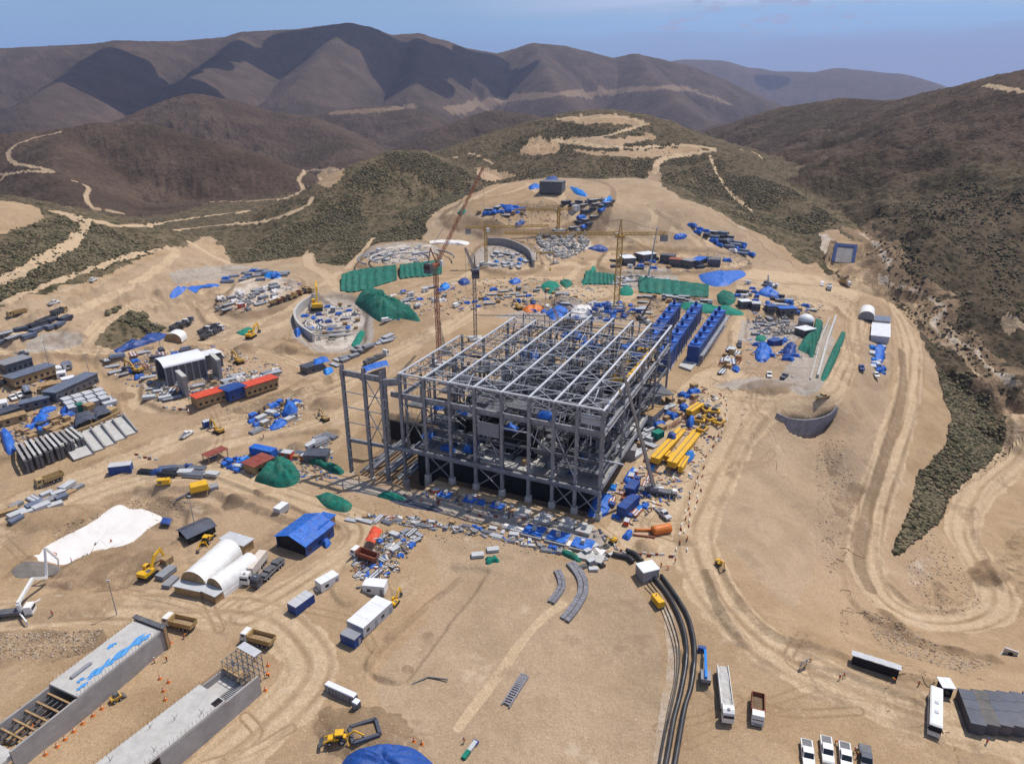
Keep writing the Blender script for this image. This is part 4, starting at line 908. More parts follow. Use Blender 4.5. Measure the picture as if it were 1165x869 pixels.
def bus(px, py, fx, fy, label, L=12.0, body=WHITE, roof=ROOFW, name='bus', H=3.4):
    t = vehicle_root(px, py, fx, fy, label, name, 'bus'); h = L / 2; w = 1.27
    m = MB(); m.box(-h, h, -w, w, .35, 1.55, body); m.box(-h + .02, h - .05, -w + .03, w - .03, 1.552, 2.75, DWALL); m.box(-h, h - .2, -w, w, 2.752, H - .15, body); m.box(-h + .1, h - .35, -w + .12, w - .12, H - .15, H, roof, .15, .12)
    m.build('body', t)
    n = int(L / 1.5)
    for i in range(n):
        x = -h + .3 + (L - .8) * i / n
        for s_ in (-1, 1): MB().box(x, x + (L - .8) / n - .15, s_ * (w - .015) - .012, s_ * (w - .015) + .012, 1.6, 2.7, GLASS).build('window', t)
    MB().add([(h + .01, -w + .1, 1.2), (h + .01, w - .1, 1.2), (h - .18, w - .1, 2.95), (h - .18, -w + .1, 2.95)], [(0, 1, 2, 3)], GLASS).build('windscreen', t)
    for x in (-1.5, 1.6): MB().box(x, x + .9, -.4, .4, H + .002, H + .16, LGREY).build('roof_hatch', t)
    for s_ in (-1, 1): MB().beam((h - .1, s_ * w, 2.6), (h + .25, s_ * (w + .25), 2.2), .12, .3, BLACK).build('mirror', t)
    for x in (h - 2.4, -h + 2.8, -h + 1.6):
        for s_ in (-1, 1): MB().wheel(x, s_ * 1.1, .5, .36).build('wheel', t)
    return t
def pickup(px, py, fx, fy, label, col=WHITE, group=None, bed=True):
    t = vehicle_root(px, py, fx, fy, label, 'pickup_truck' if bed else 'van', 'pickup' if bed else 'van', group)
    m = MB(); m.side([(-2.65, .45), (2.6, .45), (2.65, .95), (2.4, 1.12), (1.2, 1.2), (-2.65, 1.2)], -.92, .92, col)
    if bed: m.side([(-.75, 1.2), (1.25, 1.2), (.65, 1.82), (-.55, 1.85)], -.82, .82, col)
    else: m.side([(-2.6, 1.2), (1.6, 1.2), (.9, 2.05), (-2.5, 2.1)], -.88, .88, col)
    m.build('body', t)
    if bed: MB().box(-2.55, -.85, -.75, .75, 1.201, 1.22, DSTEEL).build('bed', t)
    MB().add([(1.28, -.76, 1.22), (1.28, .76, 1.22), (.70, .72, 1.8), (.70, -.72, 1.8)], [(0, 1, 2, 3)], GLASS).build('windscreen', t)
    for s_ in (-1, 1): MB().box(-.5, .6, s_ * .835 - .01, s_ * .835 + .01, 1.25, 1.72, GLASS).build('side_window', t)
    for x in (1.7, -1.6):
        for s_ in (-1, 1): MB().wheel(x, s_ * .82, .38, .25).build('wheel', t)
    return t
def excavator(px, py, fx, fy, label, col=YEL, sc_=1.0, swing=0.0, reach=1.0):
    t = vehicle_root(px, py, fx, fy, label, 'excavator', 'excavator'); t.scale = (sc_,) * 3
    for s_ in (-1, 1):
        m = MB(); m.side([(-2.3, .35), (-1.9, 0), (1.9, 0), (2.3, .35), (2.3, .6), (1.9, .9), (-1.9, .9), (-2.3, .6)], s_ * 1.35 - .3, s_ * 1.35 + .3, BLACK); m.build('track', t)
    b = MB(); b.box(-1.2, 1.2, -1.0, 1.0, .5, 1.1, DSTEEL); b.build('undercarriage', t)
    b = MB(); b.box(-2.4, 1.3, -1.4, 1.4, 1.12, 2.0, col); b.box(-2.6, -1.3, -1.35, 1.35, 1.3, 2.35, col); b.box(-1.2, .2, -1.3, -.2, 2.0, 2.25, DSTEEL); b.build('house', t)
    MB().side([(.0, 2.0), (1.6, 2.0), (1.75, 2.4), (1.35, 3.1), (.0, 3.1)], .35, 1.4, col).build('cab', t)
    MB().side([(.2, 2.3), (1.62, 2.3), (1.3, 2.98), (.2, 2.98)], .33, 1.42, GLASS).build('window', t)
    q = [(1.1, 1.7), (3.2, 4.6 * reach), (5.6 * reach, 5.0 * reach)]
    m = MB(); m.beam((q[0][0], -.2, q[0][1]), (q[1][0], -.2, q[1][1]), .5, .8, col); m.beam((q[1][0] - .2, -.2, q[1][1] - .1), (q[2][0], -.2, q[2][1]), .45, .7, col); m.build('boom', t)
    MB().beam((1.5, -.2, 2.0), (3.0, -.2, 4.0 * reach), .18, .18, LGREY).build('hydraulic_ram', t)
    MB().beam((q[2][0] - .3, -.2, q[2][1] + .5), (q[2][0] + .9, -.2, 1.6), .4, .55, col).build('stick', t)
    MB().side([(q[2][0] + .7, 1.7), (q[2][0] + 1.4, 1.5), (q[2][0] + 1.1, .3), (q[2][0] + .1, .15), (q[2][0] + .1, .7)], -.85, .45, DSTEEL).build('bucket', t)
    return t
def backhoe(px, py, fx, fy, label):
    t = vehicle_root(px, py, fx, fy, label, 'backhoe_loader', 'loader')
    MB().box(-1.8, 2.2, -.6, .6, .8, 1.5, YEL, .1, .05).build('body', t)
    MB().box(-1.2, .4, -.75, .75, 1.5, 2.5, GLASS, .1, .08).build('cab', t)
    MB().box(-1.3, .6, -.85, .85, 2.502, 2.7, YEL, .1, .1).build('cab_roof', t)
    MB().beam((1.0, -.7, 1.5), (3.2, -.7, .7), .2, .3, YEL).beam((1.0, .7, 1.5), (3.2, .7, .7), .2, .3, YEL).build('loader_arms', t)
    MB().side([(3.0, 1.1), (3.3, .1), (4.1, .1), (3.5, .5)], -1.2, 1.2, DSTEEL).build('front_bucket', t)
    m = MB(); m.beam((-1.8, 0, 1.2), (-3.6, 0, 2.6), .25, .4, YEL); m.beam((-3.6, 0, 2.6), (-5.6, .2, 1.2), .22, .3, YEL); m.build('backhoe_arm', t)
    MB().side([(-5.3, 1.3), (-5.9, 1.0), (-5.8, .3), (-5.2, .2)], -.3, .5, DSTEEL).build('rear_bucket', t)
    for s_ in (-1, 1):
        MB().beam((-2.0, s_ * .9, 1.0), (-2.4, s_ * 1.6, .1), .2, .2, YEL).build('stabiliser', t)
        MB().wheel(-.9, s_ * .95, .75, .45).build('wheel', t); MB().wheel(1.7, s_ * .9, .5, .35).build('wheel', t)
    return t
def mobile_crane(px, py, fx, fy, label, tip_world, col=DSTEEL, boomm=LGREY, L=13, base_h=2.2, wb=.9, wt=.45):
    t = vehicle_root(px, py, fx, fy, label, 'mobile_crane', 'crane'); h = L / 2; w = 1.4
    MB().box(-h, h, -w, w, .9, 1.7, col).build('carrier', t)
    MB().side([(h - 1.6, 1.0), (h + .2, 1.0), (h + .2, 1.9), (h - .1, 2.8), (h - 1.6, 2.8)], -w, .2, WHITE).build('driver_cab', t)
    MB().box(-2.6, 1.4, -1.2, 1.2, 1.72, 3.0, MGREY).build('turntable', t); MB().box(.2, 1.9, -1.5, -.6, 2.0, 3.5, WHITE).build('crane_cab', t)
    MB().box(-4.0, -2.65, -1.5, 1.5, 1.8, 3.2, DSTEEL).build('counterweight', t)
    for x in np.linspace(-h + 1, h - 1, 5):
        for s_ in (-1, 1): MB().wheel(x, s_ * 1.2, .62, .45).build('wheel', t)
    for x in (-h + .3, h - 2.4):
        for s_ in (-1, 1):
            m = MB(); m.beam((x, s_ * 1.3, 1.1), (x, s_ * 3.2, .9), .3, .3, col); m.beam((x, s_ * 3.2, .9), (x, s_ * 3.2, 0), .25, .25, LGREY); m.box(x - .5, x + .5, s_ * 3.2 - .5, s_ * 3.2 + .5, 0, .12, WOOD); m.build('outrigger', t)
    a = math.cos(-t.rotation_euler[2]); b = math.sin(-t.rotation_euler[2]); d = np.array(tip_world) - np.array(t.location)
    tip = np.array([d[0] * a - d[1] * b, d[0] * b + d[1] * a, d[2]]); p0 = np.array([-1.5, 0, 3.0])
    for k in range(4): MB().beam(p0 + (tip - p0) * k / 4, p0 + (tip - p0) * (k + 1) / 4, wb + (wt - wb) * k / 3, wb + (wt - wb) * k / 3, boomm).build('boom_section', t)
    MB().tube([tip, tip + np.array([0.3, 0, -9])], .05, DSTEEL, 4).box(tip[0] + .1, tip[0] + .6, tip[1] - .2, tip[1] + .2, tip[2] - 10.2, tip[2] - 9, YEL).build('hook_line', t)
    return t
def tower_crane(px, py, height, jib_az, jib, counter, label, col=OCHRE, wm=2.4, tb=.26, apex=9.0, up=0.0):
    p = P(px, py); t = empty('tower_crane', label, 'crane', Vector(p), jib_az)
    MB().box(-4, 4, -4, 4, -.5, 1.0, CONC).build('footing', t)
    MB().lattice((0, 0, 1), (0, 0, height), wm, wm * 1.1, tb, col).build('mast', t)
    MB().box(-wm * .8, wm * .8, -wm * .8, wm * .8, height, height + 1.2, col).build('slewing_ring', t)
    MB().box(.4, 2.6, -wm * .9 - 1.4, -wm * .9 + .1, height - .8, height + 1.8, WHITE).build('operator_cab', t)
    MB().lattice((0, 0, height + 1.2), (0, 0, height + apex), wm * .7, wm, tb * .8, col, .4).build('apex', t)
    MB().lattice((1.2, 0, height + 2), (jib, 0, height + 2.4), 1.7, 2.2, tb * .75, col, 1.1).build('jib', t)
    MB().lattice((-1.2, 0, height + 2), (-counter, 0, height + 2.2), 1.5, 2.2, tb * .75, col).build('counter_jib', t)
    MB().box(-counter, -counter + 4, -1.2, 1.2, height - 2.2, height + 1.2, CONCD).build('counterweight', t)
    for x in (jib * .45, jib * .85, -counter + 1): MB().beam((0, 0, height + apex), (x, 0, height + 3), .12, .12, DSTEEL).build('tie_bar', t)
    MB().tube([(jib * .6, 0, height + 1.5), (jib * .6, 0, height - 18)], .06, DSTEEL, 4).box(jib * .6 - .5, jib * .6 + .5, -.4, .4, height - 19.5, height - 18, YEL).build('hook_line', t)
    return t
def crawler_crane(px, py, tip_px, tip_py, tip_r, label, col=RUST, w=2.2, tb=.3, mast=False):
    p = P(px, py); tip = Pr(tip_px, tip_py, tip_r); az = math.atan2(tip[1] - p[1], tip[0] - p[0]); t = empty('crawler_crane', label, 'crane', Vector(p), az)
    for s_ in (-1, 1): MB().side([(-4, .5), (-3.4, 0), (3.4, 0), (4, .5), (4, .9), (3.4, 1.4), (-3.4, 1.4), (-4, .9)], s_ * 3 - .6, s_ * 3 + .6, BLACK).build('track', t)
    MB().box(-5, 2.4, -1.6, 1.6, 1.5, 3.8, col).build('house', t); MB().box(.8, 2.6, -2.8, -1.65, 1.6, 3.9, WHITE).build('cab', t); MB().box(-6.6, -5.05, -2.4, 2.4, 1.2, 4, DSTEEL).build('counterweight', t)
    T = np.array([math.hypot(tip[0] - p[0], tip[1] - p[1]), 0, tip[2] - p[2]])
    MB().lattice((1.6, 0, 2), T, w, w * 1.2, tb, col, w * .6).build('boom', t)
    top = np.array([-5., 0, min(12, T[2] * .3)]); MB().beam((0, 0, 3.8), top, .3, .3, col).build('gantry', t)
    for k in (.35, 1.0): MB().beam(top, (1.6 + (T[0] - 1.6) * k, 0, 2 + (T[2] - 2) * k), .1, .1, DSTEEL).build('pendant_line', t)
    MB().tube([T, T - np.array([0, 0, 22])], .06, DSTEEL, 4).box(T[0] - .4, T[0] + .4, -.4, .4, T[2] - 23.5, T[2] - 22, YEL).build('hook_line', t)
    return t
def lattice_post(px, py, height, label, col=GALV, w=.9, tb=.16, name='light_mast', cat='mast'):
    t = empty(name, label, cat, at(px, py)); MB().tube([(0, 0, 0), (0, 0, height)], .15, col, 6, r2=.08).build('mast', t)
    MB().box(-.5, .5, -.15, .15, height, height + .3, LGREY).build('lamp_head', t); return t
def pole(px, py, height, label, group='thin poles standing around the site', r=.09):
    m = MB(); m.tube([(0, 0, 0), (0, 0, height)], r, MGREY, 6); m.box(-.5, .5, -.06, .06, height - .5, height - .38, MGREY); return m.build('pole', None, label, 'pole', group, at(px, py))

# ------------------------------------------------------------------ the steel frame building (its own axes: x along the front, y into the depth)
BO = Pz(454, 425, 39.0); BO[2] = 0.0; BROT = R(-24.33)
bc, bs = math.cos(BROT), math.sin(BROT)
def BW(x, y, z=0.0): return np.array([BO[0] + x * bc - y * bs, BO[1] + x * bs + y * bc, z])
def BL(px, py, z):
    p = Pz(px, py, z) - BO; return p[0] * bc + p[1] * bs, -p[0] * bs + p[1] * bc
CX_ = [0, 9.6, 19.5, 29, 39, 48.8, 57.3, 65.2, 73.6]
YEND = [44, 76, 76, 92, 92, 92, 92, 92, 92]
ROOF = 39.0
bld = empty('steel_frame_building', 'huge open grey steel frame building under construction, filling the middle of the site', 'building', Vector(BO), BROT)
def column(x, y, z0, z1, w=1.0, plinth=True):
    m = MB()
    for s_ in (-1, 1): m.box(x - w / 2, x + w / 2, y + s_ * w * .42 - .06, y + s_ * w * .42 + .06, z0, z1, GALV)
    m.box(x - .09, x + .09, y - w * .36, y + w * .36, z0, z1, GALV)
    k = z0 + 2.0
    while k < z1 - 2:
        m.box(x - w / 2 - .05, x + w / 2 + .05, y - w / 2 - .05, y + w / 2 + .05, k, k + .18, GALV); k += 3.3
    o = m.build('column', bld)
    if plinth: MB().box(x - 1.0, x + 1.0, y - 1.0, y + 1.0, z0 - 3, z0 + 2.6, CONC, .1, .1).build('plinth', o)
for x in (-21.6, -12.4, -5.2): column(x, -3.4, -5.5, 40.2, 1.15)
for i, x in enumerate(CX_):
    column(x, 0, -5.5 if x < 6 else (-1.0 if x < 12 else 0), ROOF, 1.05)
    for y in (23, 46, 69, 92):
        if y <= YEND[i] + 2: column(x, y, 10, ROOF, .8, False)
for x in (-21.6, -12.4, -5.2): column(x, 22, -6, 30, .9, False)
# roof trusses: bright top chord, thinner bottom chord, zigzag webs
for i, x in enumerate(CX_):
    ye = YEND[i]; m = MB()
    m.beam((x, -.6, ROOF), (x, ye, ROOF), .62, .5, GALVL)
    m.beam((x, -.6, ROOF - 3.0), (x, ye, ROOF - 3.0), .3, .3, DSTEEL)
    n = int(ye / 3.8)
    for k in range(n):
        y0, y1 = ye * k / n, ye * (k + 1) / n
        m.beam((x, y0, ROOF - (3.0 if k % 2 else 0)), (x, y1, ROOF - (0 if k % 2 else 3.0)), .2, .2, GALV); m.beam((x, y1, ROOF - 3.0), (x, y1, ROOF), .16, .16, GALV)
    m.build('roof_truss', bld)
for i in range(8):
    a, b = CX_[i], CX_[i + 1]; ye = min(YEND[i], YEND[i + 1]); m = MB(); n = int(ye / 7.6)
    for k in range(n + 1):
        y = ye * k / n; m.beam((a + .5, y, ROOF + .1), (b - .5, y, ROOF + .1), .22, .3, GALVL if k % 2 else GALV)
        if k < n and k % 3 != 1:
            y1 = ye * (k + 1) / n; m.beam((a, y, ROOF), (b, y1, ROOF), .15, .15, GALVL)
            if (i + k) % 2: m.beam((b, y, ROOF - .2), (a, y1, ROOF - .2), .15, .15, GALVL)
        if k < n: m.beam((a + .3, y + 3.8, ROOF - 3), (b - .3, y + 3.8, ROOF - 3), .2, .22, DSTEEL)
    m.build('roof_bracing', bld)
def girder(x0, y0, x1, y1, z, w, h, mat=GALV, nm='girder'):
    m = MB(); m.beam((x0, y0, z + h / 2), (x1, y1, z + h / 2), w, .2, mat); m.beam((x0, y0, z - h / 2), (x1, y1, z - h / 2), w, .2, mat); m.beam((x0, y0, z), (x1, y1, z), w * .35, h - .2, mat)
    n = int(math.hypot(x1 - x0, y1 - y0) / 2.4)
    for k in range(n + 1): m.beam((x0 + (x1 - x0) * k / n, y0 + (y1 - y0) * k / n, z - h / 2), (x0 + (x1 - x0) * k / n, y0 + (y1 - y0) * k / n, z + h / 2), w * .8, .12, mat)
    m.build(nm, bld)
girder(-22.5, -3.4, -5, -3.4, 37.2, .9, 1.9); girder(-5, -3.4, 0, 0, 36.0, .9, 2.2)
girder(-4, .2, 74.2, .2, 30.6, .8, 1.7, nm='crane_girder'); girder(73.6, 0, 73.6, 92, 30.6, .9, 1.8, nm='crane_girder'); girder(0, 0, 0, 46, 30.6, .9, 1.6, nm='crane_girder')
girder(-22.5, -3.2, 4, -1.5, 10.5, .9, 1.1); girder(4, -.9, 74, -.9, 10.4, 1.0, 1.3); girder(0, .2, 74, .2, 20.5, .5, .7, DSTEEL); girder(73.6, 0, 73.6, 92, 20.5, .5, .8, DSTEEL); girder(73.6, 0, 73.6, 60, 11, .7, 1.0)
for y in (23, 46, 69, 92):
    for z in (20.5, 30.6): girder(CX_[1] if y > 46 else 0, y, 73.6, y, z, .5, .8, DSTEEL)
m = MB(); m.beam((0, 0, ROOF), (73.6, 0, ROOF), .5, .6, GALVL); m.beam((0, 0, 35.6), (73.6, 0, 35.6), .3, .4, GALV); m.beam((73.6, 0, ROOF - .1), (73.6, 92, ROOF - .1), .5, .5, GALVL); m.build('eaves_beam', bld)
for i in range(8): MB().beam((CX_[i], 0, 35.8), (CX_[i + 1], 0, ROOF - .3), .16, .16, GALV).beam((CX_[i], 0, ROOF - .3), (CX_[i + 1], 0, 35.8), .16, .16, GALV).build('eaves_brace', bld)
def xbr(x0, x1, y, z0, z1, t=.3): MB().beam((x0, y, z0), (x1, y + .02, z1), t, t, GALV).beam((x0, y + .3, z1), (x1, y + .32, z0), t, t, GALV).build('cross_brace', bld)
for a, b, z0, z1 in ((-12.4, -5.2, 11, 24), (-12.4, -5.2, 24, 36), (9.6, 19.5, 1, 9.6), (29, 39, 1.5, 9.6), (57.3, 65.2, 12, 29), (65.2, 73.6, 1, 9.6), (29, 39, 12, 29), (0, 9.6, 12, 29), (57.3, 65.2, 1, 9.6)): xbr(a, b, -3.0 if a < -4 else .15, z0, z1)
for z in (18, 24, 30): MB().beam((-21.6, -3.4, z), (-5.2, -3.4, z), .3, .3, GALV).build('tie_beam', bld)
# the deck at ten metres, the retaining wall below with the deck's shade painted in as black, and the pit at the near corner
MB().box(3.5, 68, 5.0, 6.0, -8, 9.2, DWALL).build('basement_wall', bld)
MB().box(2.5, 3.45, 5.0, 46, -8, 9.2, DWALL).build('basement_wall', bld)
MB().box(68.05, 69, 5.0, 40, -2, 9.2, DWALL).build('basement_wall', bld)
r_ = random.Random(11)
for i in range(8):
    for j in range(4):
        x0, x1 = CX_[i], CX_[i + 1]; y0, y1 = 3 + 22.3 * j, 3 + 22.3 * (j + 1)
        MB().box(x0 + (2.5 if i == 0 else .03), x1 - .03, y0 + .03, y1 - .03, 9.25, 10.0, r_.choice((CONC, CONCD, CONCD, DSTEEL))).build('floor_slab', bld)
for i in range(8):
    for j in range(8):
        if j * 11.5 + 12 > min(YEND[i], YEND[i + 1]): continue
        z = r_.choice((14.5, 18, 22.5, 26, 28.5, 32.5)); x0, x1 = CX_[i], CX_[i + 1]; y0 = 3 + j * 11.3
        if r_.random() < .93:
            m = MB(); cut = r_.uniform(.75, 1.0); m.box(x0 + .6, x0 + .6 + (x1 - x0 - 1.2) * cut, y0, y0 + 10.5 * r_.uniform(.65, 1), z, z + .2, DSTEEL)
            for k in range(5): m.beam((x0 + .5, y0 + k * 2.2, z - .3), (x1 - .5, y0 + k * 2.2, z - .3), .2, .45, GALV if k % 2 else DSTEEL)
            for k in range(4): m.beam((x0 + .6 + k * 2.5, y0, z + 1.2), (x0 + .6 + k * 2.5, y0, z + .2), .09, .09, GALVL)
            m.beam((x0 + .5, y0, z + 1.2), (x1 - .5, y0, z + 1.2), .1, .1, GALVL)
            m.build('grating_platform', bld)
m = MB()
for k in range(1250):          # stair stringers, pipe racks, brackets and loose members inside
    x, y, z = r_.uniform(2, 72), r_.uniform(5, 90), r_.uniform(10, 33) if k < 820 else r_.uniform(28, 37); d = r_.choice(((1, 0, 0), (0, 1, 0), (0, 0, 1), (0, 0, 1), (.7, 0, .7), (0, .7, .7))); L = r_.uniform(3, 10)
    if x < 9 and y > 42: continue
    q = (x + d[0] * L, y + d[1] * L, min(z + d[2] * L, 38)); m.beam((x, y, z), q, r_.uniform(.12, .4), r_.uniform(.15, .5), r_.choice((GALV, DSTEEL, DSTEEL, DSTEEL, GALVL)))
m.build('secondary_steelwork', bld, kind='stuff')
for x0, x1, y, z0, z1 in ((29.5, 47, 12, 10.1, 21), (10, 27, 20, 10.1, 18), (49, 64, 26, 10.1, 26), (20, 40, 48, 10.1, 24), (44, 70, 60, 10.1, 22), (12, 18, 9, 22, 27), (58, 72, 14, 21, 28), (30, 47, 34, 22, 30)): MB().box(x0, x1, y, y + .3, z0, z1, DWALL if z0 < 20 else DSTEEL).build('dark_void_panel', bld)  # added panels, the shade of the deep voids put into their dark colour
for x in (4.8, 14.5, 24.2, 34, 44, 53, 61.2, 69.4):
    for y in (12, 34, 57, 80):
        if x < 9 and y > 40: continue
        MB().box(x - .25, x + .25, y - .25, y + .25, 10, r_.choice((22, 26, 30, 33)), r_.choice((GALV, DSTEEL))).build('post', bld)
for k in range(34):
    x0 = CX_[k % 8]; x1 = CX_[k % 8 + 1]; y = r_.choice((0.4, 11, 23, 34, 46)); z = r_.choice((13, 16, 23.5, 26, 33.5)); a = r_.random() < .5
    MB().beam((x0, y, z), (x1, y, z + (0 if a else r_.choice((-6, 6)))), .28, .4, GALV if k % 3 else GALVL).build('brace', bld)
m = MB()
for k in range(60):
    x, y, z = r_.uniform(3, 70), r_.uniform(3, 88), r_.choice((12, 15, 19, 23, 27, 32)); L = r_.uniform(5, 16)
    if x < 9 and y > 42: continue
    m.tube([(x, y, z), (x, min(y + L, 91), z)] if k % 2 else [(x, y, z), (min(x + L, 72), y, z)], r_.uniform(.15, .5), r_.choice((DSTEEL, MGREY, GALVL, LGREY)), 6)
m.build('pipework', bld, kind='stuff')
m = MB()
for k in range(170):
    x, y = r_.uniform(4, 71), r_.uniform(4, 88); a, b, c = r_.uniform(.6, 3.4), r_.uniform(.6, 3.4), r_.uniform(.5, 3.5)
    m.box(x, x + a, y, y + b, 10.005 + k * 1e-4, 10 + c, r_.choice((CONC, CONCD, MGREY, DSTEEL, LGREY, WOOD, PANEL, BLUE, NAVY)))
m.build('deck_plant', bld, kind='stuff')
for k in range(12): MB().beam((-21 + k * 1.9, 1 + (k % 3), -5.2 + (k % 4) * .9), (-20 + k * 1.9, 24 + (k % 3) * 2, -3.5 + (k % 4) * .9), .7, .8, GALV if k % 2 else DSTEEL).build('pit_beam', bld)
MB().box(-27, 2.4, 30, 31, -8, 3, DWALL).build('basement_wall', bld)  # back of the pit, its shade painted in as black too
MB().box(30, 38, -.2, .0, 22, 27, MGREY).build('wall_panel', bld); MB().box(66, 73, .5, .7, 33, 36.5, LGREY).build('wall_panel', bld)
for bx, by, bz, bw, lab in ((38, 10, 21, 4, 'blue tarpaulin over plant on a middle bay of the steel frame'), (26, 52, 33, 6, 'blue tarpaulin high among the middle roof trusses'), (46, 70, 33, 7, 'wide blue tarpaulin under the far roof trusses'), (34, 84, 31, 9, 'largest blue tarpaulin at the far end of the steel frame'), (60, 80, 31, 8, 'blue tarpaulin near the yellow bridge crane'), (20, 70, 24, 7, 'dark blue tarpaulin on a far platform of the steel frame'), (50, 46, 28, 4, 'small blue tarpaulin at the heart of the steel frame'), (54, 3, 31.8, 5, 'lumpy blue tarpaulin bundle on the high front girder of the steel frame'), (8.5, 16, 10, 4, 'blue tarpaulin bundle low inside the pit corner of the steel frame'), (13, 3, 27, 3, 'small bright blue tarpaulin hung high in the front bay of the steel frame'), (23, 3, 27, 3, 'bright blue cover tied beside the grey panel of the steel frame'), (15, 6, 10.1, 4.5, 'blue sheet over plant on the concrete deck behind the front columns'), (22, 8, 10.1, 4, 'crumpled blue sheet on the deck beside the dark voids'), (4, 12, 10.1, 5, 'blue wrapped crates where the deck meets the open pit')):
    m = MB(); o_ = r_.random() * 40
    m.grid(lambda u, v: ((u - .5) * bw * (1.1 + .3 * math.sin(v * 6 + o_)), (v - .5) * bw * .8, 2.0 * (math.sin(math.pi * min(max(u, .0), 1)) * math.sin(math.pi * v)) ** .5 * (.6 + .8 * float(vnoise(np.array([u * 5 + o_]), np.array([v * 5]), 2)[0]))), 12, 10, BLUE)
    m.smooth = True; m.build('tarpaulin', None, lab, 'tarpaulin', None, Vector(BW(bx, by, bz)), BROT)
for k, (x, y) in enumerate(((17, 34), (36, 40), (55, 36))):
    t = empty('grinding_mill', ('dark ball mill drum on the deck under the first roof trusses', 'dark mill drum in the middle of the steel frame building', 'dark mill drum on the deck behind the blue girder bundle')[k], 'mill', Vector(BW(x, y, 10)), BROT)
    MB().tube([(-6, 0, 7), (6, 0, 7)], 5.2, DSTEEL, 20).build('shell', t); MB().tube([(-.6, 0, 7), (.6, 0, 7)], 5.8, MGREY, 24).build('ring_gear', t)
    for s_ in (-1, 1): MB().box(s_ * 8 - 1, s_ * 8 + 1, -3, 3, 0, 7, CONCD).build('pedestal', t); MB().tube([(s_ * 6, 0, 7), (s_ * 8.6, 0, 7)], 2, MGREY, 14).build('trunnion', t)
def bridge_crane(pts, z, label):
    (x0, y0), (x1, y1) = BL(*pts[0], z), BL(*pts[1], z); t = empty('bridge_crane', label, 'crane', Vector(BW(x0, y0, z)), BROT)
    dx, dy = x1 - x0, y1 - y0
    MB().beam((0, 0, 0), (dx, dy, 0), 1.3, 2.0, YEL).build('bridge_girder', t); MB().beam((-5.2, .5, 0), (-5.2 + dx, dy + .5, 0), 1.0, 1.5, OCHRE).build('bridge_girder', t)
    for f in (0, 1): MB().beam((1.0 + dx * f, dy * f, -.6), (-6.2 + dx * f, dy * f, -.6), 1.3, 1.4, YEL).build('end_carriage', t)
    MB().box(-4.5 + dx * .6, -.9 + dx * .6, dy * .6 - 2, dy * .6 + 2, .8, 2.4, NAVY).build('trolley', t)
bridge_crane(((713, 432), (743, 398)), 33.0, 'yellow overhead travelling crane under the roof of the steel frame')

# ------------------------------------------------------------------ blue cells, cranes, nets and walls around it
def cell_bank(a, b, W, H, label, n=7, walkway=False):
    loc, rz, L = span(a, b); t = empty('flotation_cell_bank', label, 'cell bank', loc, rz); h = L / 2
    for i in range(n):
        x = -h + L * (i + .5) / n; r = L / n * .47
        m = MB(); m.box(x - r, x + r, -W / 2, W / 2, 1.0, H, NAVY); m.tube([(x, 0, H), (x, 0, H + .6)], min(r, W / 2) * .95, BLUE, 12); m.box(x - r * 1.02, x + r * 1.02, -W / 2 - .1, W / 2 + .1, H - .5, H - .1, BLUE); m.build('cell', t)
        MB().box(x - .8, x + .8, -.8, .8, H + .5, H + 3.0, NAVY, .2, .2).build('drive_motor', t)
        MB().beam((x, -W / 2 - .3, 0), (x, -W / 2 - .3, H), .3, .3, DSTEEL).beam((x - r, -W / 2 - .3, 0), (x, -W / 2 - .3, H), .15, .15, GALV).build('support', t)
    MB().box(-h, h, -W / 2 - .2, W / 2 + .2, 0, 1.0, CONC).build('base', t)
    if walkway:
        m = MB(); m.box(-h, h, -W / 2 - 2.2, -W / 2 - .4, H * .55, H * .55 + .15, GALV)
        for i in range(n * 2 + 1): m.beam((-h + L * i / (2 * n), -W / 2 - 2.2, 0), (-h + L * i / (2 * n), -W / 2 - 2.2, H * .55 + 1.2), .15, .15, GALVL)
        m.beam((-h, -W / 2 - 2.2, H * .55 + 1.2), (h, -W / 2 - 2.2, H * .55 + 1.2), .1, .1, GALVL); m.build('walkway', t)
    return t
cell_bank((722, 428), (768, 362), 5.6, 10, 'blue flotation cell bank touching the back corner of the steel frame')
cell_bank((752, 426), (792, 364), 5.6, 10, 'middle one of three blue flotation cell banks behind the steel frame')
cell_bank((787, 414), (818, 368), 5.6, 9, 'blue flotation cell bank edged by a grey railed walkway', walkway=True)
slab([(772, 418), (786, 423), (826, 372), (814, 370)], .5, 'pale concrete apron along the outermost blue cell bank')
t = flat_building((702, 462), (756, 452), 14, 5, 'low grey grating roofed annex beside the yard of the steel frame', DSTEEL, GALV, 'steel_annex', 'annex', posts=True)
t = flat_building((735, 485), (748, 470), 5, 4, 'tan sheeted stair annex at the side of the steel frame', WOOD, MGREY, 'stair_annex', 'annex')
slab([(699, 520), (722, 524), (724, 514), (703, 510)], 3.0, 'grey concrete block foundation at the open side of the steel frame', CONCD, 'concrete_block', 'foundation')

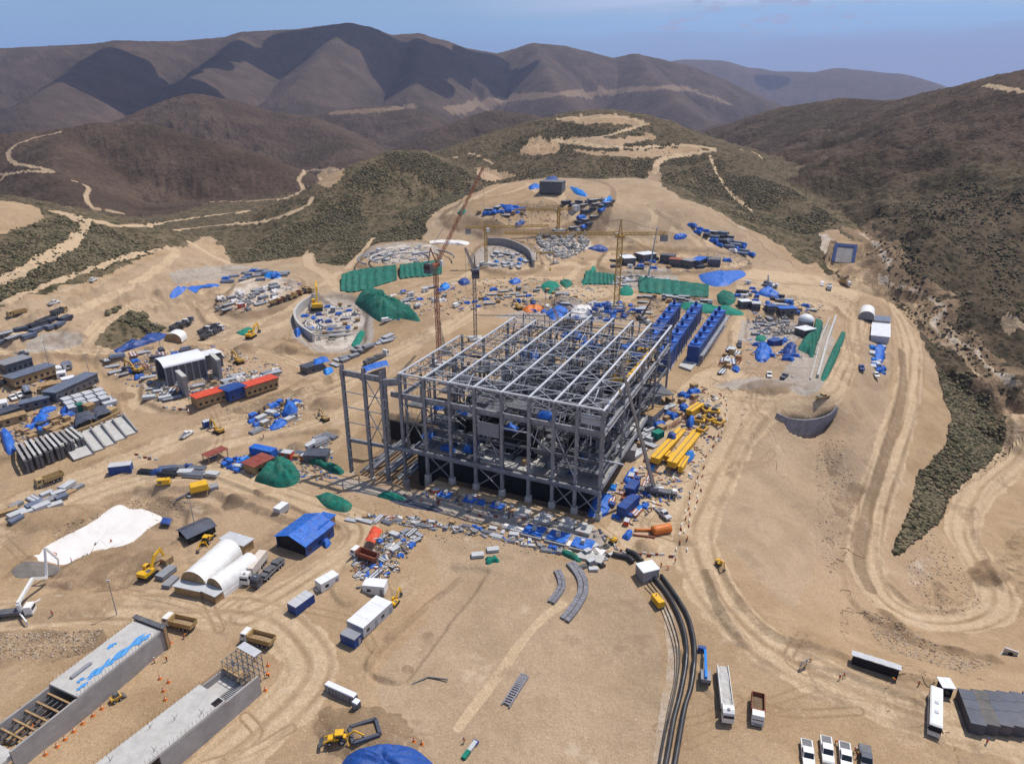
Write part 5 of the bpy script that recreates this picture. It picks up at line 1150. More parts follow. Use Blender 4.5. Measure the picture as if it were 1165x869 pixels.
def luffing_crane(px, py, height, tip, tip_r, label, col, w=2.0, tb=.36):
    p = P(px, py); T = Pr(*tip, tip_r); az = math.atan2(T[1] - p[1], T[0] - p[0]); t = empty('luffing_crane', label, 'crane', Vector(p), az)
    MB().box(-3.5, 3.5, -3.5, 3.5, -.5, 1, CONC).build('footing', t); MB().lattice((0, 0, 1), (0, 0, height), w, w * 1.15, tb, col).build('mast', t)
    MB().box(-7, 2, -1.6, 1.6, height, height + 1.4, col).build('machine_deck', t); MB().box(-7, -4.5, -1.8, 1.8, height - 2, height + 2.5, DSTEEL).build('counterweight', t); MB().box(1, 2.6, -2.9, -1.65, height + .2, height + 2.6, WHITE).build('operator_cab', t)
    q = np.array([math.hypot(T[0] - p[0], T[1] - p[1]), 0, T[2] - p[2]]); MB().lattice((1.5, 0, height + 1.4), q, 1.25, 2.0, tb * .72, col, .8).build('jib', t)
    top = np.array([-3.5, 0, height + 9]); MB().beam((1, 0, height + 1.4), top, .4, .4, col).beam((-6, 0, height + 1.4), top, .3, .3, col).build('back_frame', t)
    MB().beam(top, q, .14, .14, DSTEEL).build('pendant_line', t); MB().tube([q, q - np.array([0, 0, 25])], .07, DSTEEL, 4).build('hook_line', t); return t
def h_to(px, py, qy):
    """height above the ground point whose top shows at photo row qy"""
    p = P(px, py); lo, hi = 0, 150
    for _ in range(40):
        z = (lo + hi) / 2; Y, Z = p[1], p[2] + z - CAM_H; yy = PCY - F_PX * (Y * sp_ + Z * cp_) / (Y * cp_ - Z * sp_)
        if yy > qy: lo = z
        else: hi = z
    return lo
luffing_crane(500, 414, h_to(500, 414, 303), (550, 190), 365, 'rust red luffing crane with a long boom raised over the green hill', RUST, 1.6, .19)
luffing_crane(541, 386, h_to(541, 386, 309), (529, 282), 395, 'dark luffing crane with a short boom behind the roof trusses', DSTEEL, 1.5, .18)
tower_crane(701, 350, h_to(701, 350, 270), math.pi * 1.0, 66, 27, 'tall yellow tower crane with a long level jib behind the steel frame', OCHRE, 2.8, .3, 10)
tower_crane(635, 262, h_to(635, 262, 241), R(190), 35, 12, 'slim far yellow tower crane on the upper platform', OCHRE, 1.8, .35, 5)
tower_crane(553, 300, h_to(553, 300, 262), R(5), 44, 14, 'yellow tower crane standing beside the upper thickener', OCHRE, 1.8, .32, 6)
mobile_crane(748, 562, 770, 566, 'black truck crane with a very long grey boom leaning over the steel frame', Pr(706, 412, 208), DSTEEL, M('weathered_boom_grey', (.34, .32, .29), .5, .2, .2, .6), wb=1.1, wt=.7)
mobile_crane(738, 320, 745, 324, 'white truck crane with a thin raised boom behind the green netting', Pr(748, 258, 470), WHITE, LGREY, wb=.8, wt=.5)
mobile_crane(732, 366, 740, 370, 'dark truck crane with a short steep boom by the blue cells', Pr(741, 341, 372), DSTEEL, DSTEEL)
mobile_crane(876, 326, 884, 328, 'small white truck crane near the blue covered stack', Pr(874, 312, 470), WHITE, LGREY, L=10)
crawler_crane(640, 372, 628, 346, 372, 'low lattice crawler crane behind the last roof trusses', OCHRE, 1.6, .26)
net_slope([(389,318),(400,314),(415,311),(432,309),(451,307)], [(387,331),(400,333),(415,330),(432,325),(452,319)], 'long dark green net over the bank below the raised thickener', GREEN, htop=3)
net_slope([(455,307),(468,305),(485,303),(503,300)], [(455,318),(470,316),(486,315),(503,312)], 'green netting strip continuing the netted bank towards the cranes', GREEN, htop=3, seed=5)
heap([(403,345),(410,333),(418,330),(430,332),(444,343),(458,352),(476,362),(476,366),(455,363),(443,366),(431,366),(416,355)], 5.5, 'big peaked green net covering an earth heap beside the thickener', GREEN, 'green_netting', 'netting', 4)
heap([(289,547),(303,534),(316,525),(331,526),(342,541),(336,551),(316,555)], 4.6, 'dark green netted heap beside the maroon roofs', GREEN, 'green_netting', 'netting', 7)
heap([(358,564),(372,561),(388,566),(401,574),(394,583),(372,578)], 1.8, 'flat green netting laid along the road bend', GREEN, 'green_netting', 'netting', 8)
heap([(428,564),(438,559),(452,562),(463,569),(450,570),(436,567)], 1.2, 'small teal sheet on the bank before the pit corner columns', GREEN2, 'green_sheet', 'netting', 9)
heap([(344,524),(360,523),(372,527),(392,536),(384,540),(362,531)], 2.5, 'green sheet beside the black roofed store at the pit edge', GREEN, 'green_netting', 'netting', 10)
net_slope([(666,312),(685,314),(700,316)], [(664,324),(685,324),(700,324)], 'green netted bank in line with the tower crane mast', GREEN, htop=2)
net_slope([(727,319),(750,322),(775,325),(806,329)], [(727,333),(750,335),(775,337),(806,339)], 'long green netted bank behind the blue cell banks', GREEN, htop=2.5, seed=8)
heap([(815,336),(822,331),(834,334),(837,342),(830,348),(818,346)], 2.4, 'round green netted heap at the end of the long netted bank', GREEN, 'green_netting', 'netting', 12)
heap([(614,327),(620,321),(634,322),(636,328),(626,335)], 2.4, 'peaked green net on a post behind the roof trusses', GREEN2, 'green_netting', 'netting', 13)
heap([(636,322),(643,318),(652,323),(644,328)], 2.2, 'small bluish green net between two earth heaps', GREEN, 'green_netting', 'netting', 14)
heap([(661,321),(668,311),(676,304),(678,308),(670,319),(664,325)], 2.5, 'narrow bright green sheet slanting up the bank', GREEN2, 'green_sheet', 'netting', 15)
heap([(704,331),(712,326),(720,330),(719,336),(706,336)], 2.5, 'small green net at the foot of the netted bank', GREEN2, 'green_netting', 'netting', 16)
heap([(774,349),(776,345),(810,348),(842,354),(844,359),(810,357),(780,353)], 2.6, 'long teal covered duct behind the blue cell banks', GREEN2, 'green_sheet', 'sheet', 17)
heap([(929,362),(936,366),(934,380),(929,394),(925,407),(917,402),(907,397),(919,389),(925,376)], 5, 'upright green netted heap beside the white silo', GREEN, 'green_netting', 'netting', 18)
heap([(958,376),(962,380),(954,404),(940,432),(933,432),(944,404)], 1.8, 'long green net lining the ditch beside the pale wall', GREEN, 'green_netting', 'netting', 19)
heap([(858,387),(862,382),(872,384),(868,389)], 1.5, 'little teal sheet on the foundation yard', GREEN2, 'green_sheet', 'sheet', 20)
heap([(268,379),(283,373),(290,377),(278,382)], 1.5, 'small teal net on the bank beside the parked lorries', GREEN2, 'green_sheet', 'netting', 21)
heap([(399,393),(410,376),(415,380),(406,396)], 1.5, 'scattered teal net below the big peaked net', GREEN2, 'green_sheet', 'netting', 22)
heap([(438,566),(470,568),(500,577),(505,582),(480,580),(450,573)], .8, 'dark blue liner strip on the bank before the steel columns', PANEL, 'liner_sheet', 'sheet', 23)
heap([(628,625),(640,625),(660,633),(660,640),(645,634)], 1.2, 'dark green tarpaulin strip above the sloping fill', GREEN, 'green_sheet', 'sheet', 24)
wall_line([(363,341),(350,348),(340,356),(336,366),(342,378),(357,389)], 5.0, 1.2, 'curved grey concrete tank wall of the lower thickener', CONC, 'tank_wall', 'wall')
wall_line([(555,278),(575,279),(592,285),(603,293),(607,304)], 5.0, 1.4, 'curved dark concrete tank wall of the upper thickener', CONCD, 'tank_wall', 'wall')
for k, rx in enumerate((26, 18, 10)):
    m = MB(); c = P(384, 368); m.tube([(rx * math.cos(a), rx * .9 * math.sin(a), 0) for a in np.linspace(.3, math.pi * 1.7, 36)], .55, CONC, 6); m.build('ring_footing', None, ('outermost', 'middle', 'innermost')[k] + ' pale ring footing inside the lower thickener wall', 'footing', None, Vector((c[0], c[1], ground(c[0], c[1]) + .5)))
for k, (rr, rx) in enumerate(((1.0, 34), (.72, 25), (.46, 16))):
    m = MB(); c = P(462, 294); m.tube([(rx * math.cos(a), rx * .9 * math.sin(a), 0) for a in np.linspace(0, math.pi * 1.25, 30)], .6, CONC if k % 2 else GALV, 6); m.build('ring_footing', None, ('outermost', 'middle', 'innermost')[k] + ' curved pale footing ring of the raised thickener pad', 'footing', None, Vector((c[0], c[1], ground(c[0], c[1]) + .6)))
heap([(488,274),(508,273),(533,275),(531,279),(510,278),(490,277)], 1.5, 'bright white sheet along the rim of the upper pad', MEMB, 'white_sheet', 'sheet', 31)
wall_line([(884,468),(898,474),(915,476),(933,474),(945,469),(953,461)], .5, .8, 'curved dark mesh faced retaining wall under the road bend', M('dark_mesh_wall', (.22, .22, .25), .8, 0, .25, .5), drop=11, toward=2.4)
wall_line([(951,361),(942,386),(930,430)], 1.6, 1.0, 'straight pale concrete kerb wall beside the netted ditch', CONC, 'kerb_wall', 'wall', curved=False)
wall_line([(944,362),(934,386),(922,432)], .8, .5, 'thin pale kerb parallel to the straight concrete wall', CONC, 'kerb_wall', 'wall', curved=False)
c = P(959, 299); t = empty('lined_spillway', 'square navy bordered lined panel on the cut slope of the valley', 'spillway', Vector((c[0], c[1], c[2] + .15)), math.atan2(c[1], c[0]) - math.pi / 2)
def incl(x0, x1, a, b, th, mat, nm):       # a lining slab on the cut slope, between distances a and b up it
    k = .732; g = .681; m = MB(); m.add([(x0, a * k, a * g - .2), (x1, a * k, a * g - .2), (x1, b * k, b * g - .2), (x0, b * k, b * g - .2), (x0, a * k - th * g, a * g + th * k), (x1, a * k - th * g, a * g + th * k), (x1, b * k - th * g, b * g + th * k), (x0, b * k - th * g, b * g + th * k)], [(3, 2, 1, 0), (4, 5, 6, 7), (0, 1, 5, 4), (1, 2, 6, 5), (2, 3, 7, 6), (3, 0, 4, 7)], mat); m.build(nm, t)
incl(-5.9, 5.9, 0, 14.9, .25, CONCD, 'floor'); incl(-8.2, -5.92, 0, 17.5, .8, LINER, 'border'); incl(5.92, 8.2, 0, 17.5, .8, LINER, 'border'); incl(-5.9, 5.9, 14.92, 17.5, .8, LINER, 'border')
# ------------------------------------------------------------------ concrete box tunnels in the near corner
def tunnel(a, b, W, H, roof_to, label, gap=None, blue=None, scaf=None):
    A, B = P(*a), P(*b); rz = math.atan2(B[1] - A[1], B[0] - A[0]); L = math.hypot(B[0] - A[0], B[1] - A[1])
    t = empty('concrete_tunnel', label, 'tunnel', Vector((A[0], A[1], A[2])), rz)     # x along the near wall, the tunnel lies on -y
    MB().box(0, L, -.5, 0, -1, H, CONCD).build('side_wall', t); MB().box(0, L, -W, -W + .5, -1, H, CONCD).build('side_wall', t)
    x0, x1 = roof_to; m = MB(); m.box(x0, x1, -W + .02, -.02, H + .005, H + .6, CONC); m.build('roof_slab', t)
    for y in (-W + .15, -.15):
        m = MB(); x = x0
        while x < x1: m.beam((x, y, H + .6), (x, y, H + 1.5 + .3 * (int(x * 3) % 2)), .05, .05, RUST); x += .9
        m.build('starter_bars', t)
    return t, L
t, L = tunnel((190, 738), (20, 878), 9.3, 5.6, (.4, 23), 'long grey concrete tunnel with blue sheets spread on its roof')
m = MB(); m.box(-.7, -.02, -9.9, .5, -.5, 6.6, WOOD); m.box(-.9, .4, -9.9, .5, 6.605, 6.9, DSTEEL)
for k in range(8): m.beam((-.85, -9.6 + k * 1.4, 0), (-.85, -9.6 + k * 1.4, 6.9), .2, .2, DSTEEL)
m.build('end_formwork', t)
for k, (x, y, a, b) in enumerate(((8, -2.2, 9, 1.6), (15.5, -2.4, 6, 1.6), (9, -6.6, 2.2, 1.0), (20.5, -1.6, 2.5, .9), (4.5, -1.4, 4, 1.2), (19.5, -3.6, 1.6, .8))):
    MB().grid(lambda u, v: (x + (u - .5) * a * (1 + .2 * math.sin(v * 9 + k)), y + (v - .5) * b * (1 + .4 * math.sin(u * 11 + k)), 6.3 + .12 * math.sin(u * 17) * math.sin(v * 9)), 12, 6, M('pale_blue_sheet', (.05, .27, .60), .6, 0, .2, 1.2, dirt=.2)).build('roof_sheet', t)
MB().box(15, 20, -6.4, -5.5, 6.25, 6.7, MGREY).build('roof_bars', t)
m = MB()
for k in range(5): m.beam((24 + k * 2.6, -8.8, 4.4), (24 + k * 2.6, -.5, 4.4), .4, .4, WOOD); m.beam((23.5, -2 - k * 1.5, 3.9), (36, -2 - k * 1.5, 3.9), .25, .3, DSTEEL)
m.build('shuttering_props', t); MB().box(23.3, 37, -8.8, -.51, -.9, .1, SOILD).build('invert', t)
MB().box(37, L + 12, -8.8, -.51, 3.2, 4.2, CONC).build('roof_slab', t)
t2 = empty('air_compressor', 'yellow compressor standing on the concrete tunnel slab', 'compressor', Vector(np.array(t.location) + np.array([math.cos(t.rotation_euler[2]) * 44 + math.sin(t.rotation_euler[2]) * 5.4, math.sin(t.rotation_euler[2]) * 44 - math.cos(t.rotation_euler[2]) * 5.4, 4.2])), t.rotation_euler[2])
MB().box(-2.3, 2.3, -.95, .95, .5, 2.0, YEL, .1, .1).build('canopy', t2); MB().box(-2.1, 2.1, -.8, .8, .35, .5, DSTEEL).build('frame', t2)
for x in (-1.2, 1.2):
    for s_ in (-1, 1): MB().wheel(x, s_ * .9, .38, .25).build('wheel', t2)
for k in range(3): MB().box(-1.8 + k * 1.3, -1.0 + k * 1.3, -.98, -.96, .8, 1.6, DSTEEL).build('vent_panel', t2)
t, L = tunnel((298, 789), (188, 884), 9.0, 5.4, (9, 60), 'shorter concrete tunnel with a scaffold tower on its far end')
m = MB(); m.box(3.0, 8.9, -8.98, -.02, 3.0, 3.6, CONC); m.build('lower_deck', t)
m = MB()
for i in range(6):
    for j in range(4):
        m.beam((-3.5 + i * 1.3, -8.6 + j * 1.9, 0), (-3.5 + i * 1.3, -8.6 + j * 1.9, 8.2), .14, .14, GALV)
for z in (2, 4, 6, 8):
    for j in range(4): m.beam((-3.7, -8.6 + j * 1.9, z), (3.2, -8.6 + j * 1.9, z), .12, .12, GALV)
    for i in range(6): m.beam((-3.5 + i * 1.3, -8.8, z), (-3.5 + i * 1.3, -2.7, z), .12, .12, DSTEEL)
m.build('scaffold', t); MB().box(-3.7, -1.5, -8.8, -2.7, 8.3, 8.5, LGREY).build('scaffold_deck', t); MB().box(1.5, 3.2, -8.8, -2.7, 6.1, 6.2, WOOD).build('scaffold_deck', t)
m = MB()
for k in range(14): m.beam((3 + k * .42, -4.2, 3.7), (3 + k * .42, -.7, 3.7), .08, .3, GALV)
m.build('rebar_mat', t); MB().box(9.3, 11.3, -2.0, -.4, 6.02, 6.12, DWALL).build('roof_hatch', t)
m = MB()
for k in range(26): m.beam((3 + k * .24, -8.85, 3.6), (3 + k * .24, -8.85, 6.2), .05, .05, RUST)
m.build('starter_bars', t)
for k, (x, y) in enumerate(((14, -1.5), (22, -7.5), (25, -1.6), (31, -7), (36, -2), (18, -5))):
    MB().beam((x, y, 6), (x + .4, y, 7.8), .06, .06, DSTEEL).beam((x, y, 6), (x - .5, y + .3, 7.2), .06, .06, DSTEEL).beam((x + .2, y, 6), (x + .2, y + .5, 7.4), .05, .05, RUST).build('rebar_tuft', t)

# ------------------------------------------------------------------ sheds, offices, containers
vault((222, 671), (263, 633), 8.5, 6.2, 'long white arched tent with a plank porch, next to the parked box lorry', base=1.4)
vault((246, 676), (288, 646), 6.5, 5.4, 'shorter white arched tent joined to the longer one', base=1.4)
flat_building((258, 619), (284, 627), 4, 3, 'small grey roofed hut behind the white arched tents', LGREY, WOOD, 'site_hut', 'hut', windows=2)
shed((332, 628), (364, 601), 11.5, 4.2, 'bright blue gabled shed beside the road bend', BLUE, NAVY, 2.0)
flat_building((357, 615), (376, 599), 4.5, 3.6, 'blue roofed side annex of the gabled shed', BLUE, WOOD, 'shed_annex', 'annex', windows=1)
heap([(366, 619), (372, 614), (377, 618), (371, 624)], 2.0, 'blue wrapped tanks beside the gabled shed', BLUE, seed=3)
shed((209, 613), (240, 601), 6.5, 2.6, 'black sheeted low shed beside the yellow backhoe', PANEL, DWALL, 1.0)
canopy([(183, 600), (194, 601), (197, 594), (186, 593)], 1.9, 'small navy sheet stretched over goods beside the white slab', NAVY, seed=6)
container((315, 583), (326, 580), 'small grey cabin with a red end near the road bend', body=LGREY, H=2.6, windows=False)
container((363, 672), (383, 658), 'white container cabin between the blue one and the road', W=3, H=2.9)
container((333, 699), (354, 683), 'blue container cabin topped by white ventilated boxes', W=3.2, H=2.8, body=NAVY, roof=LGREY, units=4, windows=False)
container((415, 668), (440, 674), 'single white cabin lying crosswise behind the long double cabin', W=3.4, H=3)
container((405, 722), (438, 691), 'long double white cabin with a ribbed white roof', W=5.4, H=3.2, units=2, body=LGREY)
container((396, 735), (404, 727), 'short navy cabin butted against the long white cabin', W=4.6, H=2.9, body=NAVY, roof=MGREY)
for k in range(9):
    x, y = 375 + k * 3.9, 786 + k * 1.75
    if k == 8: x, y = 406, 806
    t = empty('portable_toilet', 'dark portable toilet with a white roof, in the row beside the pale spill', 'toilet', at(x, y), -.5, 'portable toilets standing in one row') if k < 8 else empty('portable_toilet', 'white roofed portable toilet standing apart before the end of its row', 'toilet', at(x, y), -.5)
    MB().box(-.7, .7, -.7, .7, .05, 2.2, PANEL).build('cabin', t); MB().box(-.78, .78, -.78, .78, 2.201, 2.45, ROOFW, .12, .12).build('roof', t); MB().box(-.45, .45, -.74, -.705, .15, 2.0, MGREY).build('door', t)
canopy([(415, 624), (427, 626), (436, 612), (425, 609)], 3.2, 'flat red awning beside the parked lorry with a rusty bed', REDR, 'red_awning', 'awning', seed=4)
flat_building((222, 463), (254, 452), 6.5, 4.2, 'tan building under a red sheet roof, first before the blue middle block', REDR, WOOD, 'red_roofed_building', 'building', windows=5)
flat_building((256, 455), (276, 447), 7.5, 4.4, 'navy block between the two red roofed buildings', NAVY, NAVY, 'blue_block', 'building', windows=2)
flat_building((277, 450), (313, 438), 6.5, 4.2, 'tan building under a red sheet roof, on the far end of its row', REDR, WOOD, 'red_roofed_building', 'building', windows=6)
flat_building((235, 526), (256, 517), 4, 2.8, 'narrow maroon roofed shelter beside blue crates', MAROON, WOOD, 'maroon_roofed_shelter', 'shelter', posts=True)
flat_building((284, 538), (306, 527), 7, 3.2, 'wide maroon roofed shelter touching the dark netted heap', MAROON, WOOD, 'maroon_roofed_shelter', 'shelter', windows=2)
container((288, 515), (313, 521), 'blue tarpaulin covered container beside the road fork', W=3.4, H=3.2, body=BLUE, roof=BLUE, windows=False)
flat_building((349, 522), (374, 527), 6, 2.6, 'black flat roofed store at the edge of the pit', PANEL, DSTEEL, 'black_store', 'store', windows=0)
container((126, 539), (151, 534), 'navy container standing alone between two roads', W=3.2, H=3.4, body=NAVY, roof=LGREY, windows=False)
container((232, 487), (241, 484), 'small navy box cabin on the road verge', W=2.2, H=2.8, body=NAVY, roof=LGREY, windows=False)
# the big white roofed hall
loc, rz, L = span((186, 436), (230, 424)); t = empty('white_roofed_hall', 'tall grey hall under a curved white roof, open at the near end', 'hall', loc, rz)
for s_ in (-1, 1): MB().box(-L / 2, L / 2, s_ * 6 - .3, s_ * 6 + .3, 0, 9, DSTEEL).build('wall', t)
n = 12; pr = [(6.6 * math.cos(math.pi * k / n), 9 + 2.4 * math.sin(math.pi * k / n)) for k in range(n + 1)]; m = MB()
m.add([(x, y, z) for x in (-L / 2 - .5, L / 2 + .5) for y, z in pr] + [(x, y, z - .3) for x in (-L / 2 - .5, L / 2 + .5) for y, z in pr], [(k, k + 1, n + 2 + k, n + 1 + k) for k in range(n)] + [(k, k + 1, 2 * n + 3 + k, 2 * n + 2 + k) for k in range(n)], ROOFW); m.build('roof', t)
for k in range(7):
    for s_ in (-1, 1): MB().box(-L / 2 + L * k / 6 - .3, -L / 2 + L * k / 6 + .3, s_ * 6.5 - .25, s_ * 6.5 + .25, 0, 8.8, MGREY).build('buttress', t)
MB().box(L / 2 - .4, L / 2, -5.7, 5.7, 0, 9, MGREY).build('end_wall', t)
flat_building((231, 419), (250, 414), 9, 6.5, 'lower white roofed hall behind the curved roofed one', ROOFW, DSTEEL, 'white_roofed_hall', 'hall', windows=0, tilt=.8)
for k, (a, b) in enumerate((((206, 444), (214, 452)), ((244, 424), (252, 432)))):
    loc, rz, L = span(a, b); t = empty('concrete_pier', ('dark concrete portal pier before the curved white roof', 'dark concrete portal pier on the far side of the rubble yard')[k], 'pier', loc, rz)
    MB().box(-L / 2, L / 2, -.8, .8, 0, 9, CONCD).build('wall', t); MB().box(-L / 2 - .2, L / 2 + .2, -1, 1, 9.002, 9.8, CONC).build('cap', t)
canopy([(416, 433), (443, 424), (440, 417), (411, 427)], 4.5, 'bright blue roof sheet on posts at the road corner', BLUE, 'tarpaulin_roof', 'tarpaulin', seed=9)
flat_building((346, 425), (364, 419), 6, 3.2, 'low dark store partly under blue sheets near the road', PANEL, DSTEEL, 'dark_store', 'store', windows=1)
canopy([(358, 424), (377, 419), (372, 413), (357, 416)], 4.2, 'blue sheet roof attached to the low dark store', BLUE, 'tarpaulin_roof', 'tarpaulin', seed=12)
heap([(367, 423), (377, 418), (379, 423), (371, 427)], 1.6, 'light blue sheet at the foot of the low dark store', SKYB, seed=14)
heap([(320, 474), (326, 462), (337, 462), (338, 471), (332, 476)], 4.2, 'blue sheeted block beside the road fork', BLUE, seed=15)
heap([(305, 487), (318, 479), (329, 478), (322, 486), (309, 490)], 1.5, 'flat blue sheet lying beside the blue sheeted block', BLUE, seed=16)
heap([(334, 378), (340, 375), (343, 379), (338, 384)], 2.5, 'blue covered lump inside the lower thickener wall', BLUE, seed=17)
heap([(192, 338), (196, 333), (208, 326), (213, 327), (206, 335), (197, 340)], 1.0, 'blue lined drainage basin beside a long blue strip', BLUE, 'blue_liner', 'liner', 18)
heap([(212, 327), (230, 324), (248, 323), (248, 326), (230, 328), (213, 329)], .9, 'long blue liner strip running from the basin', BLUE, 'blue_liner', 'liner', 19)
heap([(300, 312), (312, 309), (322, 313), (315, 317), (302, 316)], 1.5, 'blue sheets on the far edge of the lower thickener yard', SKYB, seed=20)
heap([(128, 399), (150, 390), (178, 380), (190, 380), (185, 386), (158, 395), (134, 402)], 2.5, 'long blue covered stack below the green knoll', NAVY, seed=21)
heap([(0, 491), (6, 487), (16, 500), (18, 512), (10, 518), (4, 508)], 2.5, 'blue sheets heaped beside the precast frames', BLUE, seed=22)
heap([(36, 478), (48, 470), (58, 475), (54, 484), (40, 484)], 2.2, 'crumpled blue tarpaulin between brown stores', BLUE, seed=23)
heap([(44, 468), (62, 463), (64, 466), (46, 472)], 1.8, 'narrow blue sheet beside the long bluish roof', BLUE, seed=24)
heap([(68, 467), (88, 462), (90, 466), (70, 471)], 2.0, 'blue sheet along the front of the grey container yard', BLUE, seed=25)
heap([(794, 313), (812, 309), (832, 309), (846, 309), (848, 314), (836, 320), (828, 325), (812, 326), (799, 321)], 3.0, 'very large blue tarpaulin over stock beside the netted bank', BLUE, seed=26)
heap([(866, 329), (874, 327), (886, 335), (888, 340), (872, 338), (862, 334)], 2.6, 'blue covered stack on the flat beyond the foundation yard', BLUE, seed=27)
heap([(858, 400), (866, 392), (877, 396), (878, 404), (870, 412), (860, 410)], 3.0, 'dishevelled blue tarpaulin heap on the foundation yard', BLUE, seed=28)
heap([(890, 398), (898, 393), (905, 396), (904, 405), (893, 406)], 3.2, 'square blue covered stack beside the upright green net', NAVY, seed=29)
heap([(993, 395), (1000, 392), (1007, 396), (1006, 405), (1004, 413), (996, 411)], 2.2, 'blue sheets behind the white roofed cabin on the side bench', BLUE, seed=30)
heap([(668, 588), (671, 572), (677, 561), (694, 562), (698, 568), (688, 588)], 1.2, 'flat bright blue tarpaulin at the front corner column of the steel frame', BLUE, seed=32)
heap([(380, 885), (386, 872), (396, 858), (418, 850), (440, 846), (468, 850), (486, 861), (500, 880), (480, 905), (420, 905)], 2.2, 'big dark blue tarpaulin heap before the sandy fill', M('deep_blue_tarp', (.012, .07, .30), .55, 0, .35, 1.5, dirt=.05, bump=.6), seed=33)
heap([(708, 548), (714, 538), (721, 532), (724, 540), (716, 552)], 2.0, 'row of blue wrapped valves at the open side of the steel frame', BLUE, seed=34)
container((706, 590), (722, 572), 'long navy tank container beside the flat blue tarpaulin', W=3.2, H=3.4, body=NAVY, roof=NAVY, windows=False)
container((716, 566), (723, 555), 'short navy container behind the long tank container', W=3.0, H=3.4, body=NAVY, roof=NAVY, windows=False)
container((744, 501), (752, 495), 'green box container in the yellow girder yard', W=3, H=2.6, body=GREEN2, roof=GREEN2, windows=False)
container((876, 393), (886, 393), 'navy container on the foundation yard', W=4, H=3.2, body=NAVY, roof=NAVY, windows=False)
# bench of cabins beside the haul road
vault((985, 365), (987, 352), 8.5, 5, 'white arched tent heading the line of cabins on the side bench', end=MGREY, lean_to=False)
flat_building((1001, 372), (1002, 364), 9, 3.2, 'grey roofed cabin next to the arched tent', STEELB, LGREY, windows=3)
flat_building((1000, 391), (1001, 376), 9, 3.6, 'white roofed cabin in the line of cabins on the side bench', ROOFW, LGREY, windows=4)
t = empty('white_silo', 'white domed silo behind the upright green net', 'silo', at(916, 372))
t.scale = (.68,) * 3; MB().tube([(0, 0, 0), (0, 0, 6)], 6, MGREY, 20).build('wall', t); m = MB(); m.smooth = True; m.grid(lambda u, v: (6.3 * math.cos(2 * math.pi * u) * math.cos(v * math.pi / 2), 6.3 * math.sin(2 * math.pi * u) * math.cos(v * math.pi / 2), 6 + 5 * math.sin(v * math.pi / 2)), 20, 6, ROOFW); m.build('dome', t)
flat_building((909, 382), (921, 382), 7, 4.2, 'white roofed pump house at the foot of the domed silo', ROOFW, DSTEEL, windows=2)
for k, (a, b, lab, rf) in enumerate((((841, 349), (852, 349), 'white roofed cabin at the end of the row behind the foundation yard', ROOFW), ((855, 351), (864, 352), 'grey white cabin second in the row behind the foundation yard', LGREY), ((872, 354), (880, 355), 'navy cabin in the middle of the row behind the foundation yard', NAVY), ((885, 356), (903, 359), 'long blue covered cabin ending the row behind the foundation yard', BLUE))):
    flat_building(a, b, 6, 3.6, lab, rf, DSTEEL, 'site_cabin', 'cabin', windows=2)
for k, (a, b, W, lab, rf) in enumerate((((707, 300), (720, 300), 12, 'white roofed store standing next to the tower crane mast', ROOFW), ((727, 297), (742, 294), 10, 'bright white roofed store on the far service road', ROOFW), ((752, 297), (767, 298), 8, 'black roofed store on the far service road', PANEL), ((762, 302), (776, 303), 8, 'rust brown store on the far service road', RUST), ((778, 303), (789, 303), 8, 'grey roofed store between the rust one and the blue one', MGREY), ((790, 301), (799, 300), 7, 'blue roofed store on the far service road', BLUE), ((806, 302), (819, 303), 9, 'dark block store where the far service road bends', DSTEEL))):
    flat_building(a, b, W, 5, lab, rf, DSTEEL, 'site_store', 'store', windows=2)
flat_building((616, 219), (641, 219), 16, 9, 'dark grey process hall on the far upper platform', M('hall_grey', (.15, .15, .16), .6, 0, .2, .4), DSTEEL, 'process_hall', 'hall', windows=0)
for k, (pl, lab) in enumerate((([(601, 213), (612, 210), (614, 214), (603, 216)], 'blue sheet beside the far process hall'), ([(619, 205), (632, 202), (634, 206), (621, 208)], 'blue sheet behind the roof of the far process hall'), ([(648, 213), (664, 219), (668, 224), (655, 221)], 'long blue strip of goods on the far upper platform'), ([(568, 233), (588, 238), (592, 243), (578, 242)], 'blue strip of goods on the lower step of the upper platform'), ([(585, 257), (594, 251), (597, 254), (588, 260)], 'small blue stack near the haul ramp of the upper platform'), ([(684, 233), (694, 226), (697, 228), (688, 237)], 'blue bundles on the rim of the upper platform'), ([(766, 270), (775, 266), (782, 268), (778, 272), (768, 273)], 'light blue cover beside the winding service road'), ([(668, 283), (680, 279), (692, 284), (684, 287)], 'scattered blue sheets behind the tower crane jib'), ([(520, 243), (527, 238), (530, 241), (524, 246)], 'teal cover at the edge of the upper platform'), ([(620, 356), (634, 347), (646, 352), (640, 362), (628, 364)], 'deep blue covers at the far end of the roof trusses'), ([(686, 352), (689, 344), (695, 346), (695, 356)], 'upright blue cover at the foot of the yellow tower crane'), ([(500, 326), (508, 323), (512, 327), (504, 331)], 'blue covered stack beside the crane masts'), ([(578, 321), (588, 318), (593, 321), (584, 324)], 'bright blue cover on the road behind the cranes'), ([(520, 321), (530, 318), (535, 322), (526, 325)], 'blue sheet on stock behind the crane masts'))):
    heap(pl, 2.4, lab, (BLUE, NAVY, SKYB)[k % 3] if k not in (8,) else GREEN2, seed=40 + k)
heap([(593, 352), (603, 348), (618, 350), (615, 354), (600, 356)], 2.2, 'orange sheet among the blue covers behind the roof trusses', ORANGE, 'orange_sheet', 'sheet', 61)
heap([(644, 362), (652, 352), (668, 349), (674, 354), (664, 362)], 3.5, 'white sheets piled behind the roof trusses', MEMB, 'white_sheet', 'sheet', 62)
